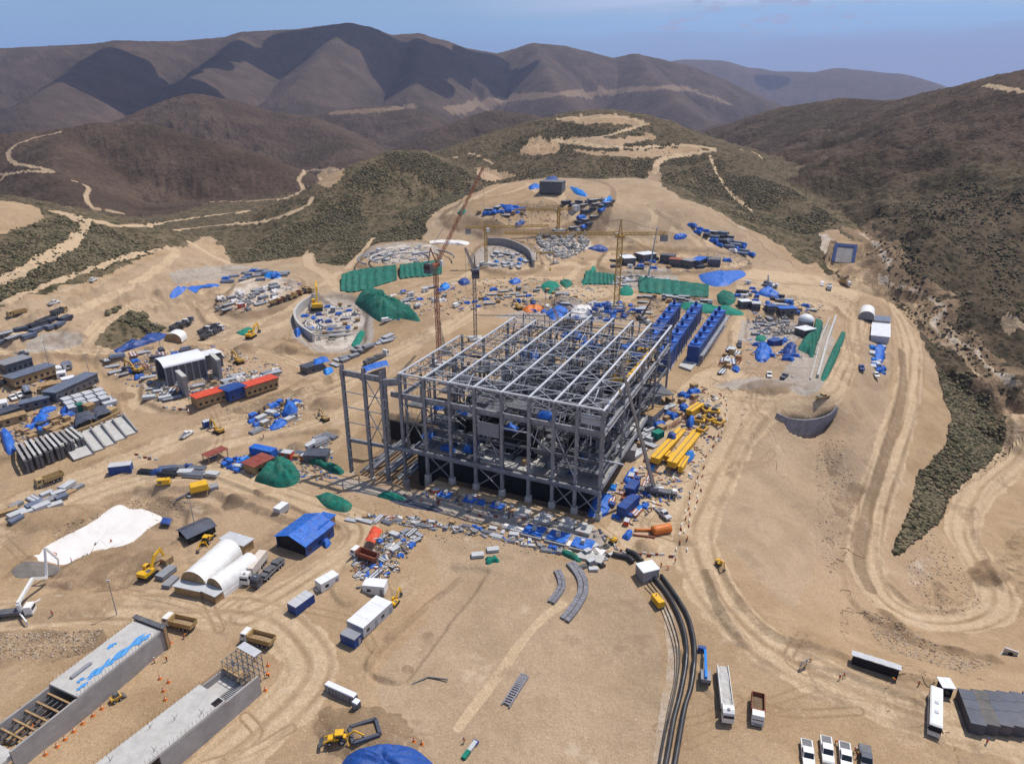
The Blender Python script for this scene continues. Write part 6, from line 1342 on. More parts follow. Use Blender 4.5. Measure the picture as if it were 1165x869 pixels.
# the dark container camp at the lot, the shelter, the kiosk
for k in range(9):
    a, b = (1095 + k * 14.6, 795 + k * .8), (1110 + k * 15.2, 836 + k * .8)
    container(a, b, ('dark grey container with a brownish roof, second in the camp row' if k == 1 else 'dark grey roofed container in the camp row beside the bus' if k else 'first dark container of the camp row, facing the bus'), W=3.05, H=2.9, body=PANEL, roof=(PANEL if k != 1 else M('brown_panel', (.085, .08, .08), .6, 0, .3, .4, dirt=.2)), units=1, group='dark containers packed in one camp row', windows=False)
flat_building((969, 752), (1021, 769), 1.5, 2.6, 'long bus shelter with a pale ribbed roof on the lot edge', LGREY, DWALL, 'bus_shelter', 'shelter', posts=False, windows=0)
flat_building((1068, 786), (1079, 788), 3.0, 2.6, 'small dark kiosk between the bus and the shelter', ROOFW, DWALL, 'kiosk', 'kiosk', windows=1)
t = empty('notice_board', 'leaning pale grey notice board near the lot entrance', 'sign', at(914, 760), .5)
m = MB(); m.add([(-1.5, .3, 1.0), (1.5, .3, 1.4), (1.7, -.3, 3.2), (-1.2, -.3, 2.9), (-1.5, .36, 1.0), (1.5, .36, 1.4), (1.7, -.24, 3.2), (-1.2, -.24, 2.9)], [(3, 2, 1, 0), (4, 5, 6, 7), (0, 1, 5, 4), (2, 3, 7, 6), (1, 2, 6, 5), (3, 0, 4, 7)], LGREY); m.build('panel', t)
for x in (-1, 1.2): MB().beam((x, .3, 0), (x, .1, 2.4), .12, .12, DSTEEL).build('post', t)
t = empty('headwall', 'little concrete culvert headwall on the slope below the hairpin road', 'headwall', at(1149, 745), -.6)
MB().box(-1.6, 1.6, -.3, .3, -1, 2, CONC).build('wall', t); MB().tube([(0, -.5, .7), (0, .4, .7)], .6, DWALL, 12).build('pipe_mouth', t)
for s_ in (-1, 1): MB().beam((s_ * 1.6, 0, .4), (s_ * 2.6, -2.6, -.3), .25, 1.2, CONC).build('wing_wall', t)
# ------------------------------------------------------------------ vehicles
dump_truck(205, 713, 184, 708, 'sand coloured dump truck behind the long concrete tunnel')
dump_truck(294, 731, 272, 725, 'sand coloured dump truck leaving the scaffold tower')
dump_truck(415, 636, 395, 632, 'dump truck with a white cab and rusty red bed by the red awning', RUST, load=None)
dump_truck(861, 812, 861, 832, 'short brown dump truck beside the open white trailer', RUST, load=SOILD, L=7.6)
semi_truck(290, 652, 277, 669, 'white lorry with a box body parked along the arched tent', 'box', 12, boxm=M('cream_box', (.62, .54, .46), .5, 0, .08, .4, dirt=.2))
semi_truck(306, 655, 289, 671, 'black flatbed lorry parked beside the white box lorry', 'flat', 13, cabm=PANEL)
semi_truck(824, 794, 827, 822, 'white articulated lorry with an open loaded trailer', 'open', 15.5)
semi_truck(428, 410, 447, 400, 'white lorry carrying dark loads along the diagonal road', 'flat', 17)
bus(1062, 815, 1061.5, 842, 'long white coach with a dark windscreen beside the dark containers', 13)
bus(32, 449, 36, 458, 'small dark bus parked among the yard roofs', 9, MGREY, STEELB)
excavator(169, 655, 181, 640, 'yellow crawler excavator with its arm up beside the white slab', swing=0, sc_=1.05)
backhoe(236, 617, 248, 603, 'yellow backhoe loader beside the black shed')
backhoe(385, 843, 366, 849, 'yellow backhoe loader beside the blue tarpaulin heap')
excavator(361, 352, 361, 346, 'yellow excavator with a raised boom in the lower thickener', sc_=2.0, reach=1.3)
excavator(286, 384, 292, 380, 'small yellow excavator on the bank above the thickener road', sc_=1.2)
excavator(818, 642, 826, 650, 'little yellow excavator at the road edge above the big fill slope', sc_=.5)
excavator(697, 617, 690, 622, 'little yellow excavator behind the red and white barriers', sc_=.55)
excavator(449, 687, 453, 682, 'mini yellow excavator behind the long white cabin', sc_=.6)
excavator(249, 492, 240, 488, 'brown excavator working beside the road stacks', OCHRE, .9)
excavator(156, 424, 148, 420, 'brown yellow excavator digging beside the rubble yard', OCHRE, 1.1)
excavator(370, 478, 364, 474, 'tan excavator beside the earth heap near the corner columns', TANP, .8)
excavator(272, 413, 266, 410, 'dusty excavator on the sand heaps by the white roofed hall', OCHRE, 1.0)
excavator(590, 352, 584, 348, 'dark dusty excavator on the road behind the roof trusses', OCHRE, 1.0)
for k, (x, y, fx, fy, lab, col, bed) in enumerate(((918, 861, 921, 885, 'pickup with a pale wooden load, first in the lot row', WHITE, 1), (940, 857, 943, 881, 'grey bedded pickup, second in the lot row', WHITE, 1), (961, 864, 964, 887, 'white pickup, third in the lot row', WHITE, 1), (984, 867, 987, 890, 'black pickup ending the lot row', PANEL, 1),
        (15, 454, 19, 458, 'white pickup beside the small dark bus', WHITE, 1), (23, 451, 27, 455, 'second white pickup, next to the small dark bus', WHITE, 1), (106, 320, 114, 316, 'white pickup climbing the hillside road', WHITE, 1), (62, 346, 70, 342, 'white pickup lower on the hillside road', WHITE, 1),
        (935, 325, 935, 331, 'white van on the far flat', WHITE, 0), (936, 453, 944, 449, 'tan pickup on the road bend above the dark retaining wall', TANP, 1), (980, 420, 981, 428, 'blue pickup on the side bench', NAVY, 1), (996, 428, 998, 434, 'white pickup at the open end of the side bench', WHITE, 1),
        (875, 428, 877, 434, 'white pickup on the grey yard', WHITE, 1), (892, 430, 896, 426, 'dark pickup on the grey yard', PANEL, 1), (866, 397, 868, 402, 'silver pickup by the dishevelled blue heap', LGREY, 1), (841, 394, 841, 400, 'dark van by the outermost cell bank', PANEL, 0), (755, 587, 758, 590, 'grey pickup in front of the black truck crane', LGREY, 1),
        (213, 496, 219, 492, 'white pickup on the diagonal road', WHITE, 1), (25, 404, 32, 404, 'green grey pickup on the upper yard road', MGREY, 1), (650, 283, 653, 279, 'dark pickup on the ramp to the upper platform', PANEL, 1), (632, 300, 638, 299, 'white pickup on the far service road', WHITE, 1), (440, 366, 446, 363, 'white van beside the big peaked net', WHITE, 0), (452, 351, 458, 349, 'silver van behind the peaked net', LGREY, 0), (519, 349, 525, 346, 'white van on the road between the cranes', WHITE, 0))):
    o = pickup(x, y, fx, fy, lab, col, None, bool(bed)); o.scale = (1.3 if k < 4 else 1.15,) * 3
dump_truck(943, 329, 943, 336, 'white tipper lorry facing the camera on the far flat', WHITE); dump_truck(961, 324, 966, 327, 'tan tipper lorry on the far road bend', TANP, cabm=WHITE)
dump_truck(57, 549, 44, 553, 'tan tipper lorry on the diagonal road beside the panel yard', TANP, cabm=TANP)
dump_truck(68, 357, 78, 355, 'dark loader lorry on the upper yard road', DSTEEL, cabm=TANP, load=None); dump_truck(20, 359, 10, 362, 'dusty tipper lorry on the hillside road', TANP, cabm=TANP)
for k, (x, y) in enumerate(((201, 374), (209, 371), (216, 368), (233, 379), (242, 375), (248, 378), (236, 384))): dump_truck(x, y, x + 7, y - 4, 'dark tipper lorry with a pale cab in the parked convoy', DSTEEL, cabm=ROOFW if k % 2 else MGREY, load=None, group='tipper lorries parked in a convoy')
for k in range(7): dump_truck(314 + k * 6.2, 346 - k * 2.2 - (k > 3) * 1, 320 + k * 6.2, 344 - k * 2.2, 'brown lorry queuing on the ramp above the lower thickener', (TANP, RUST, DSTEEL)[k % 3], cabm=TANP, load=None, L=8, group='lorries queuing on the ramp')
# the blue telescopic boom lift
t = vehicle_root(802, 772, 801.5, 740, 'bright blue telescopic boom lift with its boom lowered', 'boom_lift', 'boom lift')
MB().box(-1.8, 1.8, -1.1, 1.1, .5, 1.2, MGREY).build('chassis', t); MB().box(-2.3, .8, -1.15, 1.15, 1.25, 2.0, MGREY).build('turret', t)
MB().beam((-2.0, 0, 2.3), (7.5, 0, 2.0), .62, .62, SKYB).build('boom', t); MB().beam((7.4, 0, 2.0), (8.6, .4, 1.3), .35, .35, SKYB).build('jib', t); MB().box(8.5, 9.5, -.3, 1.7, .5, 1.6, NAVY).build('basket', t)
for x in (-1.3, 1.3):
    for s_ in (-1, 1): MB().wheel(x, s_ * 1.1, .5, .38).build('wheel', t)
# the concrete pump with its folded boom
t = vehicle_root(17, 700, 45, 694, 'white concrete pump lorry with a folding boom over the wet slab', 'concrete_pump', 'pump lorry')
MB().side([(3.0, .6), (5.0, .6), (5.0, 2.2), (4.7, 3.0), (3.0, 3.0)], -1.25, 1.25, WHITE).build('cab', t); MB().box(5.005, 5.03, -1.1, 1.1, 1.7, 2.7, GLASS).build('windscreen', t)
MB().box(-5, 2.9, -1.1, 1.1, .8, 1.7, DSTEEL).build('deck', t); MB().box(-5.6, -4, -1.0, 1.0, .6, 1.9, MGREY, .1, .1).build('hopper', t); MB().tube([(1.6, 0, 1.7), (1.6, 0, 3.6)], .6, WHITE, 12).build('boom_pedestal', t)
for a, b in (((2, 1.1), (4.6, 4.6)), ((2, -1.1), (4.8, -4.4)), ((-4, 1.1), (-7.5, 4.2)), ((-4, -1.1), (-7.3, -4.2))): MB().beam((*a, 1.2), (*b, .9), .35, .35, WHITE).beam((*b, .9), (*b, 0), .3, .3, LGREY).build('outrigger', t)
for x in (4, 2.4, -3.4, -4.6):
    for s_ in (-1, 1): MB().wheel(x, s_ * 1.05, .52, .4).build('wheel', t)
r0 = math.hypot(t.location[0], t.location[1]); a_ = t.rotation_euler[2]
def toL(p): d = np.array(p) - np.array(t.location); return np.array([d[0] * math.cos(a_) + d[1] * math.sin(a_), -d[0] * math.sin(a_) + d[1] * math.cos(a_), d[2]])
bp = [np.array([1.6, 0, 3.7]), toL(Pr(37, 658, r0 + 7)), toL(Pr(53, 657, r0 + 11)), toL(Pr(51, 623, r0 + 13)), toL(Pr(66, 636, r0 + 15)), toL(Pr(67, 648, r0 + 15.5))]
for i in range(5): MB().beam(bp[i], bp[i + 1], .75 - .12 * i, .85 - .13 * i, WHITE).build('boom_section', t)
# ------------------------------------------------------------------ pipes, girders, fixed works
def tube_line(pts, r, label, mat, name='pipeline', cat='pipeline', group=None, up=None, n=10):
    W = [P(*q) for q in spline(pts, 6)]; c = W[0]; m = MB(); m.smooth = True
    m.tube([(p[0] - c[0], p[1] - c[1], ground(p[0], p[1]) + (r * .9 if up is None else up) - c[2]) for p in W], r, mat, n); return m.build(name, None, label, cat, group, Vector(c))
PIPEB = M('black_plastic_pipe', (.022, .024, .03), .38, 0, .15, .5, .5, dirt=.12)
tube_line([(752, 656), (766, 675), (781, 700), (788, 724), (790, 748), (786, 782), (778, 810), (768, 867), (762, 890)], .6, 'outer of two thick black pipelines curving past the sandy fill', PIPEB, n=12)
tube_line([(741, 655), (760, 679), (774, 707), (780, 731), (780, 756), (774, 790), (766, 822), (758, 867), (752, 890)], .6, 'inner of two thick black pipelines curving past the sandy fill', PIPEB, n=12)
for k, o in enumerate((0, 4, 8)): tube_line([(738 - o * .6, 660 + o), (755 - o, 684), (767 - o, 712), (773 - o * .8, 740), (771 - o * .5, 772), (764 - o * .5, 806), (754 - o * .3, 850), (748 - o * .4, 890)], .16 - k * .03, 'thin dark hose running beside the thick black pipelines', PIPEB, 'hose', 'hose', 'thin hoses along the black pipelines', n=6)
tube_line([(697, 632), (705, 634), (714, 636), (720, 641)], .8, 'short black pipe entering the concrete chamber, nearer the blue pits', PIPEB); tube_line([(712, 628), (722, 632), (730, 640)], .8, 'short black pipe entering the concrete chamber, nearer the barriers', PIPEB)
t = empty('concrete_chamber', 'square concrete chamber with a white lid over the black pipes', 'chamber', at(736, 655), .35); MB().box(-2.6, 2.6, -2.2, 2.2, -1, 3.2, CONCD).build('wall', t); MB().box(-2.75, 2.75, -2.35, 2.35, 3.205, 3.5, ROOFW).build('lid', t)
for k, (a, b, w, lab) in enumerate((((744, 533), (776, 489), 3.0, 'long yellow crane girder lying nearest the steel frame'), ((763, 538), (794, 490), 3.2, 'long yellow crane girder lying beside its twin near the road'), ((773, 540), (781, 524), 1.6, 'short yellow crane beam beside the long girders'), ((783, 476), (797, 463), 2.6, 'yellow girder end piece up the yard'), ((758, 527), (764, 520), 3.0, 'small yellow trolley frame between the long girders'))):
    loc, rz, L = span(a, b); t = empty('crane_girder', lab, 'girder', loc, rz)
    MB().box(-L / 2, L / 2, -w / 2, w / 2, .5, 2.6, YEL).build('box_section', t); MB().box(-L / 2, L / 2, -w / 2 - .25, w / 2 + .25, 2.602, 2.75, YEL).build('top_flange', t); MB().box(-L / 2 + .2, L / 2 - .2, -.12, .12, 2.752, 2.9, DSTEEL).build('rail', t)
    for x in (-L * .35, L * .35): MB().box(x - .3, x + .3, -w / 2 - .6, w / 2 + .6, 0, .5, WOOD).build('timber_support', t)
for k, (x, y) in enumerate(((799, 490), (806, 478), (812, 470), (818, 482), (803, 468), (795, 480))):
    t = empty('trolley_frame', 'yellow crane trolley frame on timbers in the girder yard', 'trolley', at(x, y), .9 + k, 'yellow trolley frames in the girder yard')
    for s_ in (-1, 1): MB().beam((-2.4, s_ * 1.4, 1), (2.4, s_ * 1.4, 1), .6, 1.0, OCHRE).build('side_beam', t); MB().beam((s_ * 2, -1.6, 1.0), (s_ * 2, 1.6, 1.0), .7, .9, YEL).build('cross_beam', t)
    MB().box(-.9, .9, -.6, .6, 1.5, 2.6, DSTEEL).build('hoist', t)
heap([(757, 505), (760, 496), (770, 497), (768, 508)], 3.2, 'navy covered hoist lying across the yellow girder', NAVY, seed=71); heap([(777, 522), (786, 515), (790, 520), (782, 528)], 2.6, 'pale blue covered hoist on the second yellow girder', SKYB, seed=72); heap([(780, 483), (786, 476), (791, 480), (785, 488)], 2.6, 'blue covered motor between the yellow girders', BLUE, seed=73)
tube_line([(722, 604), (742, 604)], .5, 'long thin orange pipe on the barrier yard', ORANGE); tube_line([(742, 608), (762, 604)], 1.5, 'thick orange casing pipe on the barrier yard', ORANGE, n=14); tube_line([(720, 609), (745, 612)], .35, 'thin rusty pipe beside the orange casing', RUST)
heap([(707, 612), (713, 605), (720, 606), (715, 615)], 2.0, 'blue cover next to the orange pipes', BLUE, seed=74)
for k, (x, y) in enumerate(((595, 583), (619, 590), (646, 596), (665, 602))):
    t = empty('column_footing', 'pale concrete column footing in front of the steel columns', 'footing', at(x, y), BROT, 'pale column footings in one row'); MB().box(-2.4, 2.4, -2.4, 2.4, -.5, .5, CONC).build('pad', t); MB().box(-.7, .7, -.7, .7, .5, 2.2, CONC).build('pedestal', t)
for k, (x, y, g) in enumerate(((507, 565, 0), (535, 571, 0), (566, 578, 0), (608, 606, 1), (635, 613, 1), (663, 621, 1))):
    t = empty('covered_footing', ('square footing under a blue sheet just in front of the steel columns', 'wide excavated footing under blue sheets beside the white strip')[g], 'footing', at(x, y), BROT, ('blue sheeted footings in the first row', 'blue sheeted footings in the second row')[g]); s_ = 2.4 + g * 1.0
    MB().box(-s_, s_, -s_, s_, -.5, .8, CONCD).build('pad', t); MB().grid(lambda u, v: ((u - .5) * 2 * s_ * .95, (v - .5) * 2 * s_ * .8, .85 + .5 * float(vnoise(np.array([u * 5 + k]), np.array([v * 5]), 4)[0])), 8, 8, BLUE).build('sheet', t); MB().box(-.6, .6, -.6, .6, .8, 2.4, CONC).build('pedestal', t)
slab([(570, 600), (575, 596), (690, 628), (684, 634)], .35, 'long pale concrete strip in front of the column footings', MEMB, 'concrete_strip'); slab([(652, 634), (664, 627), (690, 632), (684, 644)], .5, 'pale panel floor at the end of the concrete strip', CONC, 'concrete_strip')
for k, (pts, w) in enumerate((([(649, 641), (658, 652), (663, 663), (663, 675), (658, 685), (650, 697), (642, 706)], 3.0), ([(634, 650), (638, 659), (639, 668), (634, 677), (627, 686)], 2.2), ([(597, 769), (588, 783), (575, 804)], 1.9))):
    W = [P(*q) for q in spline(pts, 8)]; c = W[0]; t = empty('stone_mattress', ('long grey stone filled mattress strip curving down the fill', 'shorter grey stone mattress strip above the sandy track', 'ladder like grey mattress strip lying alone on the fill')[k], 'mattress', Vector(c)); n = len(W) - 1
    for i in range(0, n, 1):
        a, b = W[i] - c, W[i + 1] - c; d = (b - a); d /= np.linalg.norm(d) + 1e-9; nn = np.array([-d[1], d[0], 0])
        if k < 2:
            for s_ in (-.26, .26): MB().beam(a + nn * w * s_ + [0, 0, .35 + rng.random() * .25], a + nn * w * s_ + (b - a) * .86 + [0, 0, .35], w * .46, .7, GABION).build('stone_bag', t)
        else:
            MB().beam(a - nn * w / 2 + [0, 0, .3], a + nn * w / 2 + [0, 0, .3], .4, .5, GABION).build('rung', t)
            for s_ in (-.5, .5): MB().beam(a + nn * w * s_ + [0, 0, .3], b + nn * w * s_ + [0, 0, .3], .3, .5, GABION).build('rail', t)
heap([(31, 634), (61, 615), (87, 602), (105, 592), (133, 573), (150, 577), (166, 578), (188, 589), (170, 602), (153, 616), (140, 622), (105, 628), (72, 643), (50, 640)], .75, 'large bright white concrete blinding slab with ragged edges', MEMB, 'blinding_slab', 'slab', 76)
heap([(10, 650), (24, 639), (45, 638), (68, 644), (66, 652), (45, 658), (18, 658)], .5, 'dark patch of wet concrete beside the white slab', M('wet_concrete', (.16, .14, .125), .6, 0, .2, .5), 'wet_concrete', 'concrete', 75)
t = empty('batch_plant', 'yellow aggregate plant with grey frames beside the sand pile', 'plant', at(228, 562), .5); MB().box(-3, 3, -2.2, 2.2, 2.2, 4.2, YEL, .3, .3).build('hopper', t)
for x in (-2.6, 2.6):
    for s_ in (-1, 1): MB().beam((x, s_ * 2, 0), (x, s_ * 2, 2.3), .3, .3, DSTEEL).build('leg', t)
MB().beam((-3, 0, 1.5), (-8, -1, .6), 1.0, .3, DSTEEL).build('conveyor', t); MB().box(3.2, 6, -1.5, 1.5, 0, 2.2, MGREY).build('silo_base', t)
for x, y, lab, rz in ((187, 551, 'yellow generator box beside the road and the sand pile', .2), (748, 687, 'yellow compressor on the bench beside the black pipelines', 1.9)):
    t = empty('generator', lab, 'generator', at(x, y), rz); MB().box(-2.1, 2.1, -1, 1, .4, 2.2, YEL, .08, .08).build('canopy', t); MB().box(-2.2, 2.2, -.95, .95, .1, .4, DSTEEL).build('skid', t); MB().box(-1.6, -.5, -1.03, -1.005, .8, 1.8, DSTEEL).build('vent_panel', t); MB().tube([(1, 0, 2.2), (1, 0, 2.8)], .12, DSTEEL, 6).build('exhaust', t)
t = vehicle_root(133, 796, 140, 792, 'small dusty skid steer loader between the two tunnels', 'skid_steer', 'loader'); MB().box(-1.3, 1.1, -.75, .75, .35, 1.2, OCHRE).build('body', t); MB().box(-.5, .7, -.6, .6, 1.2, 2.0, DSTEEL, .1, .05).build('cab', t); MB().side([(1.2, .9), (1.2, .1), (2.0, .1)], -.9, .9, DSTEEL).build('bucket', t)
for x in (-.8, .6):
    for s_ in (-1, 1): MB().wheel(x, s_ * .85, .4, .28).build('wheel', t)
# precast frames and sloping bays beside the diagonal road
for k in range(6):
    loc, rz, L = span((22 + k * 11.5, 511 - k * 3.2), (36 + k * 11.8, 538 - k * 5.0)); t = empty('precast_frame', ('first dark precast frame of the row, next to the blue sheets' if k == 0 else 'dark precast concrete frame with pale top beams, in the row by the road'), 'frame', loc, rz, None if k == 0 else 'precast frames in one row'); h = L / 2
    for y in (-.9, .9): MB().beam((-h, y, 5.2), (h, y, 5.2), .9, .8, CONC if k % 2 else CONCD).build('top_beam', t)
    for x in np.linspace(-h + .4, h - .4, 5): MB().box(x - .3, x + .3, -1.2, 1.2, 0, 4.8, DSTEEL).build('leg', t)
    MB().box(-h, h, -.15, .15, 0, 4.4, DWALL).build('web', t)
for k in range(5):
    loc, rz, L = span((82 + k * 12.5, 507 - k * 5.5), (96 + k * 12.5, 521 - k * 6.2)); t = empty('concrete_bay', 'sloping concrete bay with a dark fin wall, in the row by the road', 'bay', loc, rz, 'sloping concrete bays in one row'); h = L / 2
    m = MB(); m.side([(-h, 0), (h, 0), (h, .4), (-h, 3.8)], -3.5, 3.3, CONC); m.build('ramp', t); MB().side([(-h, 0), (h, 0), (h, 1.2), (-h, 5.2)], 3.32, 3.9, CONCD).build('fin_wall', t)
wall_line([(84, 502), (110, 492), (138, 478)], 4.2, .8, 'dark soil retaining wall behind the sloping concrete bays', WOOD, curved=False)
# yards at the edge of the site
flat_building((3, 424), (33, 415), 8, 4, 'long weathered workshop at the edge of the upper yard', MGREY, DSTEEL, 'workshop', 'workshop', windows=5)
flat_building((12, 441), (60, 426), 8, 3.8, 'long bluish roofed workshop above the small bus', STEELB, WOOD, 'workshop', 'workshop', windows=7)
flat_building((58, 456), (107, 439), 7, 4, 'longest bluish roofed store over the container yard', STEELB, DSTEEL, 'workshop', 'workshop', windows=7)
flat_building((0, 478), (24, 468), 6, 3, 'low dark roofed store at the edge of the container yard', PANEL, DSTEEL, 'yard_store', 'store', windows=2); flat_building((26, 467), (56, 457), 5, 2.8, 'low slate roofed store continuing the dark one', STEELB, DSTEEL, 'yard_store', 'store', windows=3)
flat_building((48, 446), (70, 441), 5, 3, 'tan stock shed with yellow tanks on top', WOOD, WOOD, 'stock_shed', 'shed', windows=1); flat_building((2, 484), (30, 476), 5, 2.6, 'brown timber store beside the crumpled blue tarpaulin', WOOD, WOOD, 'timber_store', 'store', windows=2)
container((0, 465), (10, 463), 'white roofed cabin cut by the picture edge in the upper yard', W=5, H=3)
for k, (a, b, lab) in enumerate((((63, 425), (72, 422), 'small white container at the corner of the bluish workshop'), ((66, 431), (76, 428), 'white container second in the pale group by the workshop'), ((71, 438), (86, 434), 'largest white container of the pale group by the workshop'), ((72, 421), (82, 418), 'bluish container at the back of the pale group'))): container(a, b, lab, W=4, H=2.8, roof=STEELB if k == 3 else ROOFW)
for i in range(4):
    for j in range(3): container((72 + i * 12 + j * 3.2, 461 - i * 3.4 + j * 4.4), (82 + i * 12 + j * 3.2, 458 - i * 3.4 + j * 4.4), 'pale grey container packed in the yard block under the longest roof', W=4.2, H=2.6, body=MGREY, roof=LGREY, group='pale containers packed in the yard block', windows=False)
container((89, 468), (96, 465.5), 'teal container at the front of the yard block', W=3.4, H=3, body=GREEN, roof=GREEN, windows=False); container((98, 469), (107, 465.5), 'brown container beside the teal one', W=4, H=3, body=WOOD, roof=WOOD, windows=False)
canopy([(88, 493), (112, 486), (104, 473), (87, 477)], 3.2, 'black square shade roof nearer the teal container', PANEL, 'shade_roof', 'shade roof', seed=80); canopy([(112, 486), (130, 480), (120, 468), (105, 472)], 3.4, 'black square shade roof nearer the road junction', PANEL, 'shade_roof', 'shade roof', seed=81)
container((123, 474), (131, 471), 'sand coloured container beside the black shade roofs', W=4, H=3, body=TANP, roof=TANP, windows=False)
vault((197, 389), (204, 385), 9, 5, 'small white arched tent beside the blue covered stack', lean_to=False)

# ------------------------------------------------------------------ stock lying about the yards: one of each kind is built, then copied
HID = []
def proto(name, cat, fn, mats):
    out = []
    for mt in mats:
        m = MB(); fn(m, mt); o = m.build(name, None, 'x', cat); HID.append(o); out.append(o)
    return out
def f_pipes(m, mt):
    for r_, n in ((0, 5), (1, 4)):
        for k in range(n): m.tube([(-3, (k - (n - 1) / 2) * .62, .42 + r_ * .54), (3, (k - (n - 1) / 2) * .62, .42 + r_ * .54)], .29, mt, 7)
    for x in (-2, 2): m.box(x - .12, x + .12, -1.7, 1.7, 0, .13, WOOD)
def f_beams(m, mt):
    for k in range(5): m.box(-3.2, 3.2, -1.3 + k * .62, -.85 + k * .62, .2, .75, mt); m.box(-3.3, 3.1, -1.4 + k * .62, -.75 + k * .62, .752, .84, GALVL if k % 2 else mt)
    for x in (-2, 2): m.box(x - .12, x + .12, -1.7, 1.7, 0, .19, WOOD)
def f_panels(m, mt):
    for k in range(6): o = .06 * (k % 3); m.box(-2.2 + o, 2.2 + o, -1.2 - o, 1.2 - o, .15 + k * .2, .31 + k * .2, mt)
    for x in (-1.5, 1.5): m.box(x - .1, x + .1, -1.2, 1.2, 0, .14, WOOD)
def f_crate(m, mt):
    m.box(-1.2, 1.2, -1, 1, .15, 1.5, mt)
    for x in (-1.1, 0, 1.1):
        for s_ in (-1, 1): m.box(x - .08, x + .08, s_ * 1.03 - .03, s_ * 1.03 + .03, .15, 1.5, WOOD)
    m.box(-1.25, 1.25, -1.05, 1.05, 1.502, 1.6, mt); m.box(-1.2, 1.2, -1, 1, 0, .13, WOOD)
def f_tarp(m, mt):
    m.grid(lambda u, v: ((u - .5) * 4.2 * (1 + .15 * math.sin(v * 7)), (v - .5) * 2.8 * (1 + .15 * math.sin(u * 9)), 1.7 * max(0, math.sin(math.pi * u) * math.sin(math.pi * v)) ** .35 * (.6 + .7 * float(vnoise(np.array([u * 5]), np.array([v * 4]), 6)[0]))), 14, 10, mt)
def f_drum(m, mt):
    for y in (-.65, .65): m.tube([(0, y - .06, 1.1), (0, y + .06, 1.1)], 1.1, WOOD, 14)
    m.tube([(0, -.58, 1.1), (0, .58, 1.1)], .75, mt, 12)
def f_block(m, mt):
    m.box(-1.4, 1.4, -.9, .9, 0, 1.1, mt, .05, .05); m.box(-.35, .35, -.35, .35, 1.102, 1.9, mt)
def f_cage(m, mt):
    for y in (-.7, .7):
        for z in (.3, 1.5): m.beam((-2.6, y, z), (2.6, y, z), .1, .1, mt)
    for k in range(8): x = -2.5 + k * .71; m.beam((x, -.7, .3), (x, .7, .3), .08, .08, mt); m.beam((x, -.7, 1.5), (x, .7, 1.5), .08, .08, mt); m.beam((x, -.7, .3), (x, -.7, 1.5), .08, .08, mt); m.beam((x, .7, .3), (x, .7, 1.5), .08, .08, mt)
def f_box(m, mt):
    m.box(-1.6, 1.6, -1.1, 1.1, .1, 2.3, mt); m.box(-1.68, 1.68, -1.18, 1.18, 2.302, 2.45, LGREY); m.box(-.4, .4, -1.13, -1.105, .2, 2.0, MGREY)
def f_bag(m, mt):
    m.smooth = True; m.grid(lambda u, v: (.75 * math.cos(2 * math.pi * u) * (1 - abs(2 * v - 1) ** 4) ** .4, .75 * math.sin(2 * math.pi * u) * (1 - abs(2 * v - 1) ** 4) ** .4, 1.2 * v), 10, 6, mt)
KINDS = {
 'pipes': ('pipe_bundle', 'bundle of pipes', proto('pipe_bundle', 'pipes', f_pipes, [GALV, PIPEB, STEELB, SKYB, RUST]), ['grey', 'black', 'slate blue', 'blue', 'rusty']),
 'beams': ('beam_stack', 'stack of steel beams', proto('beam_stack', 'steel beams', f_beams, [GALV, DSTEEL, MGREY, RUST]), ['galvanised', 'dark', 'grey', 'rusty']),
 'panels': ('panel_stack', 'stack of flat panels', proto('panel_stack', 'panels', f_panels, [MGREY, LGREY, PANEL, STEELB, WOOD]), ['grey', 'pale grey', 'black', 'slate blue', 'brown']),
 'crate': ('crate', 'timber braced crate', proto('crate', 'crate', f_crate, [WOOD, MGREY, NAVY, BLUE]), ['brown', 'grey', 'navy', 'blue']),
 'tarp': ('tarpaulin_bundle', 'tarpaulin bundle', proto('tarpaulin_bundle', 'tarpaulin', f_tarp, [BLUE, NAVY, SKYB, GREEN2, MEMB, PANEL]), ['bright blue', 'navy', 'light blue', 'teal', 'white', 'black']),
 'drum': ('cable_drum', 'cable drum', proto('cable_drum', 'cable drum', f_drum, [DSTEEL, ORANGE]), ['black', 'orange']),
 'block': ('concrete_block', 'stepped concrete block', proto('concrete_block', 'block', f_block, [CONC, CONCD]), ['pale', 'grey']),
 'cage': ('rebar_cage', 'reinforcement cage', proto('rebar_cage', 'rebar cage', f_cage, [RUST, DSTEEL]), ['rusty', 'dark']),
 'box': ('tool_cabin', 'small tool cabin', proto('tool_cabin', 'cabin', f_box, [WHITE, NAVY, MGREY, TANP, REDR]), ['white', 'navy', 'grey', 'tan', 'red']),
 'bag': ('bulk_bag', 'bulk bag', proto('bulk_bag', 'bag', f_bag, [MEMB, TANP]), ['white', 'tan']),
}
USED = set()
def put(kind, var, x, y, rz, s, label, group):
    o0 = KINDS[kind][2][var]
    if (kind, var) in USED:
        o = o0.copy(); sc.collection.objects.link(o)
    else: o = o0; USED.add((kind, var))
    o.location = (x, y, ground(x, y) - .05); o.rotation_euler[2] = rz; o.scale = (s,) * 3; o['label'] = label; o['group'] = group; return o
def inside(p, pl):
    c = False; n = len(pl)
    for i in range(n):
        (x1, y1), (x2, y2) = pl[i], pl[(i + 1) % n]
        if (y1 > p[1]) != (y2 > p[1]) and p[0] < (x2 - x1) * (p[1] - y1) / (y2 - y1) + x1: c = not c
    return c
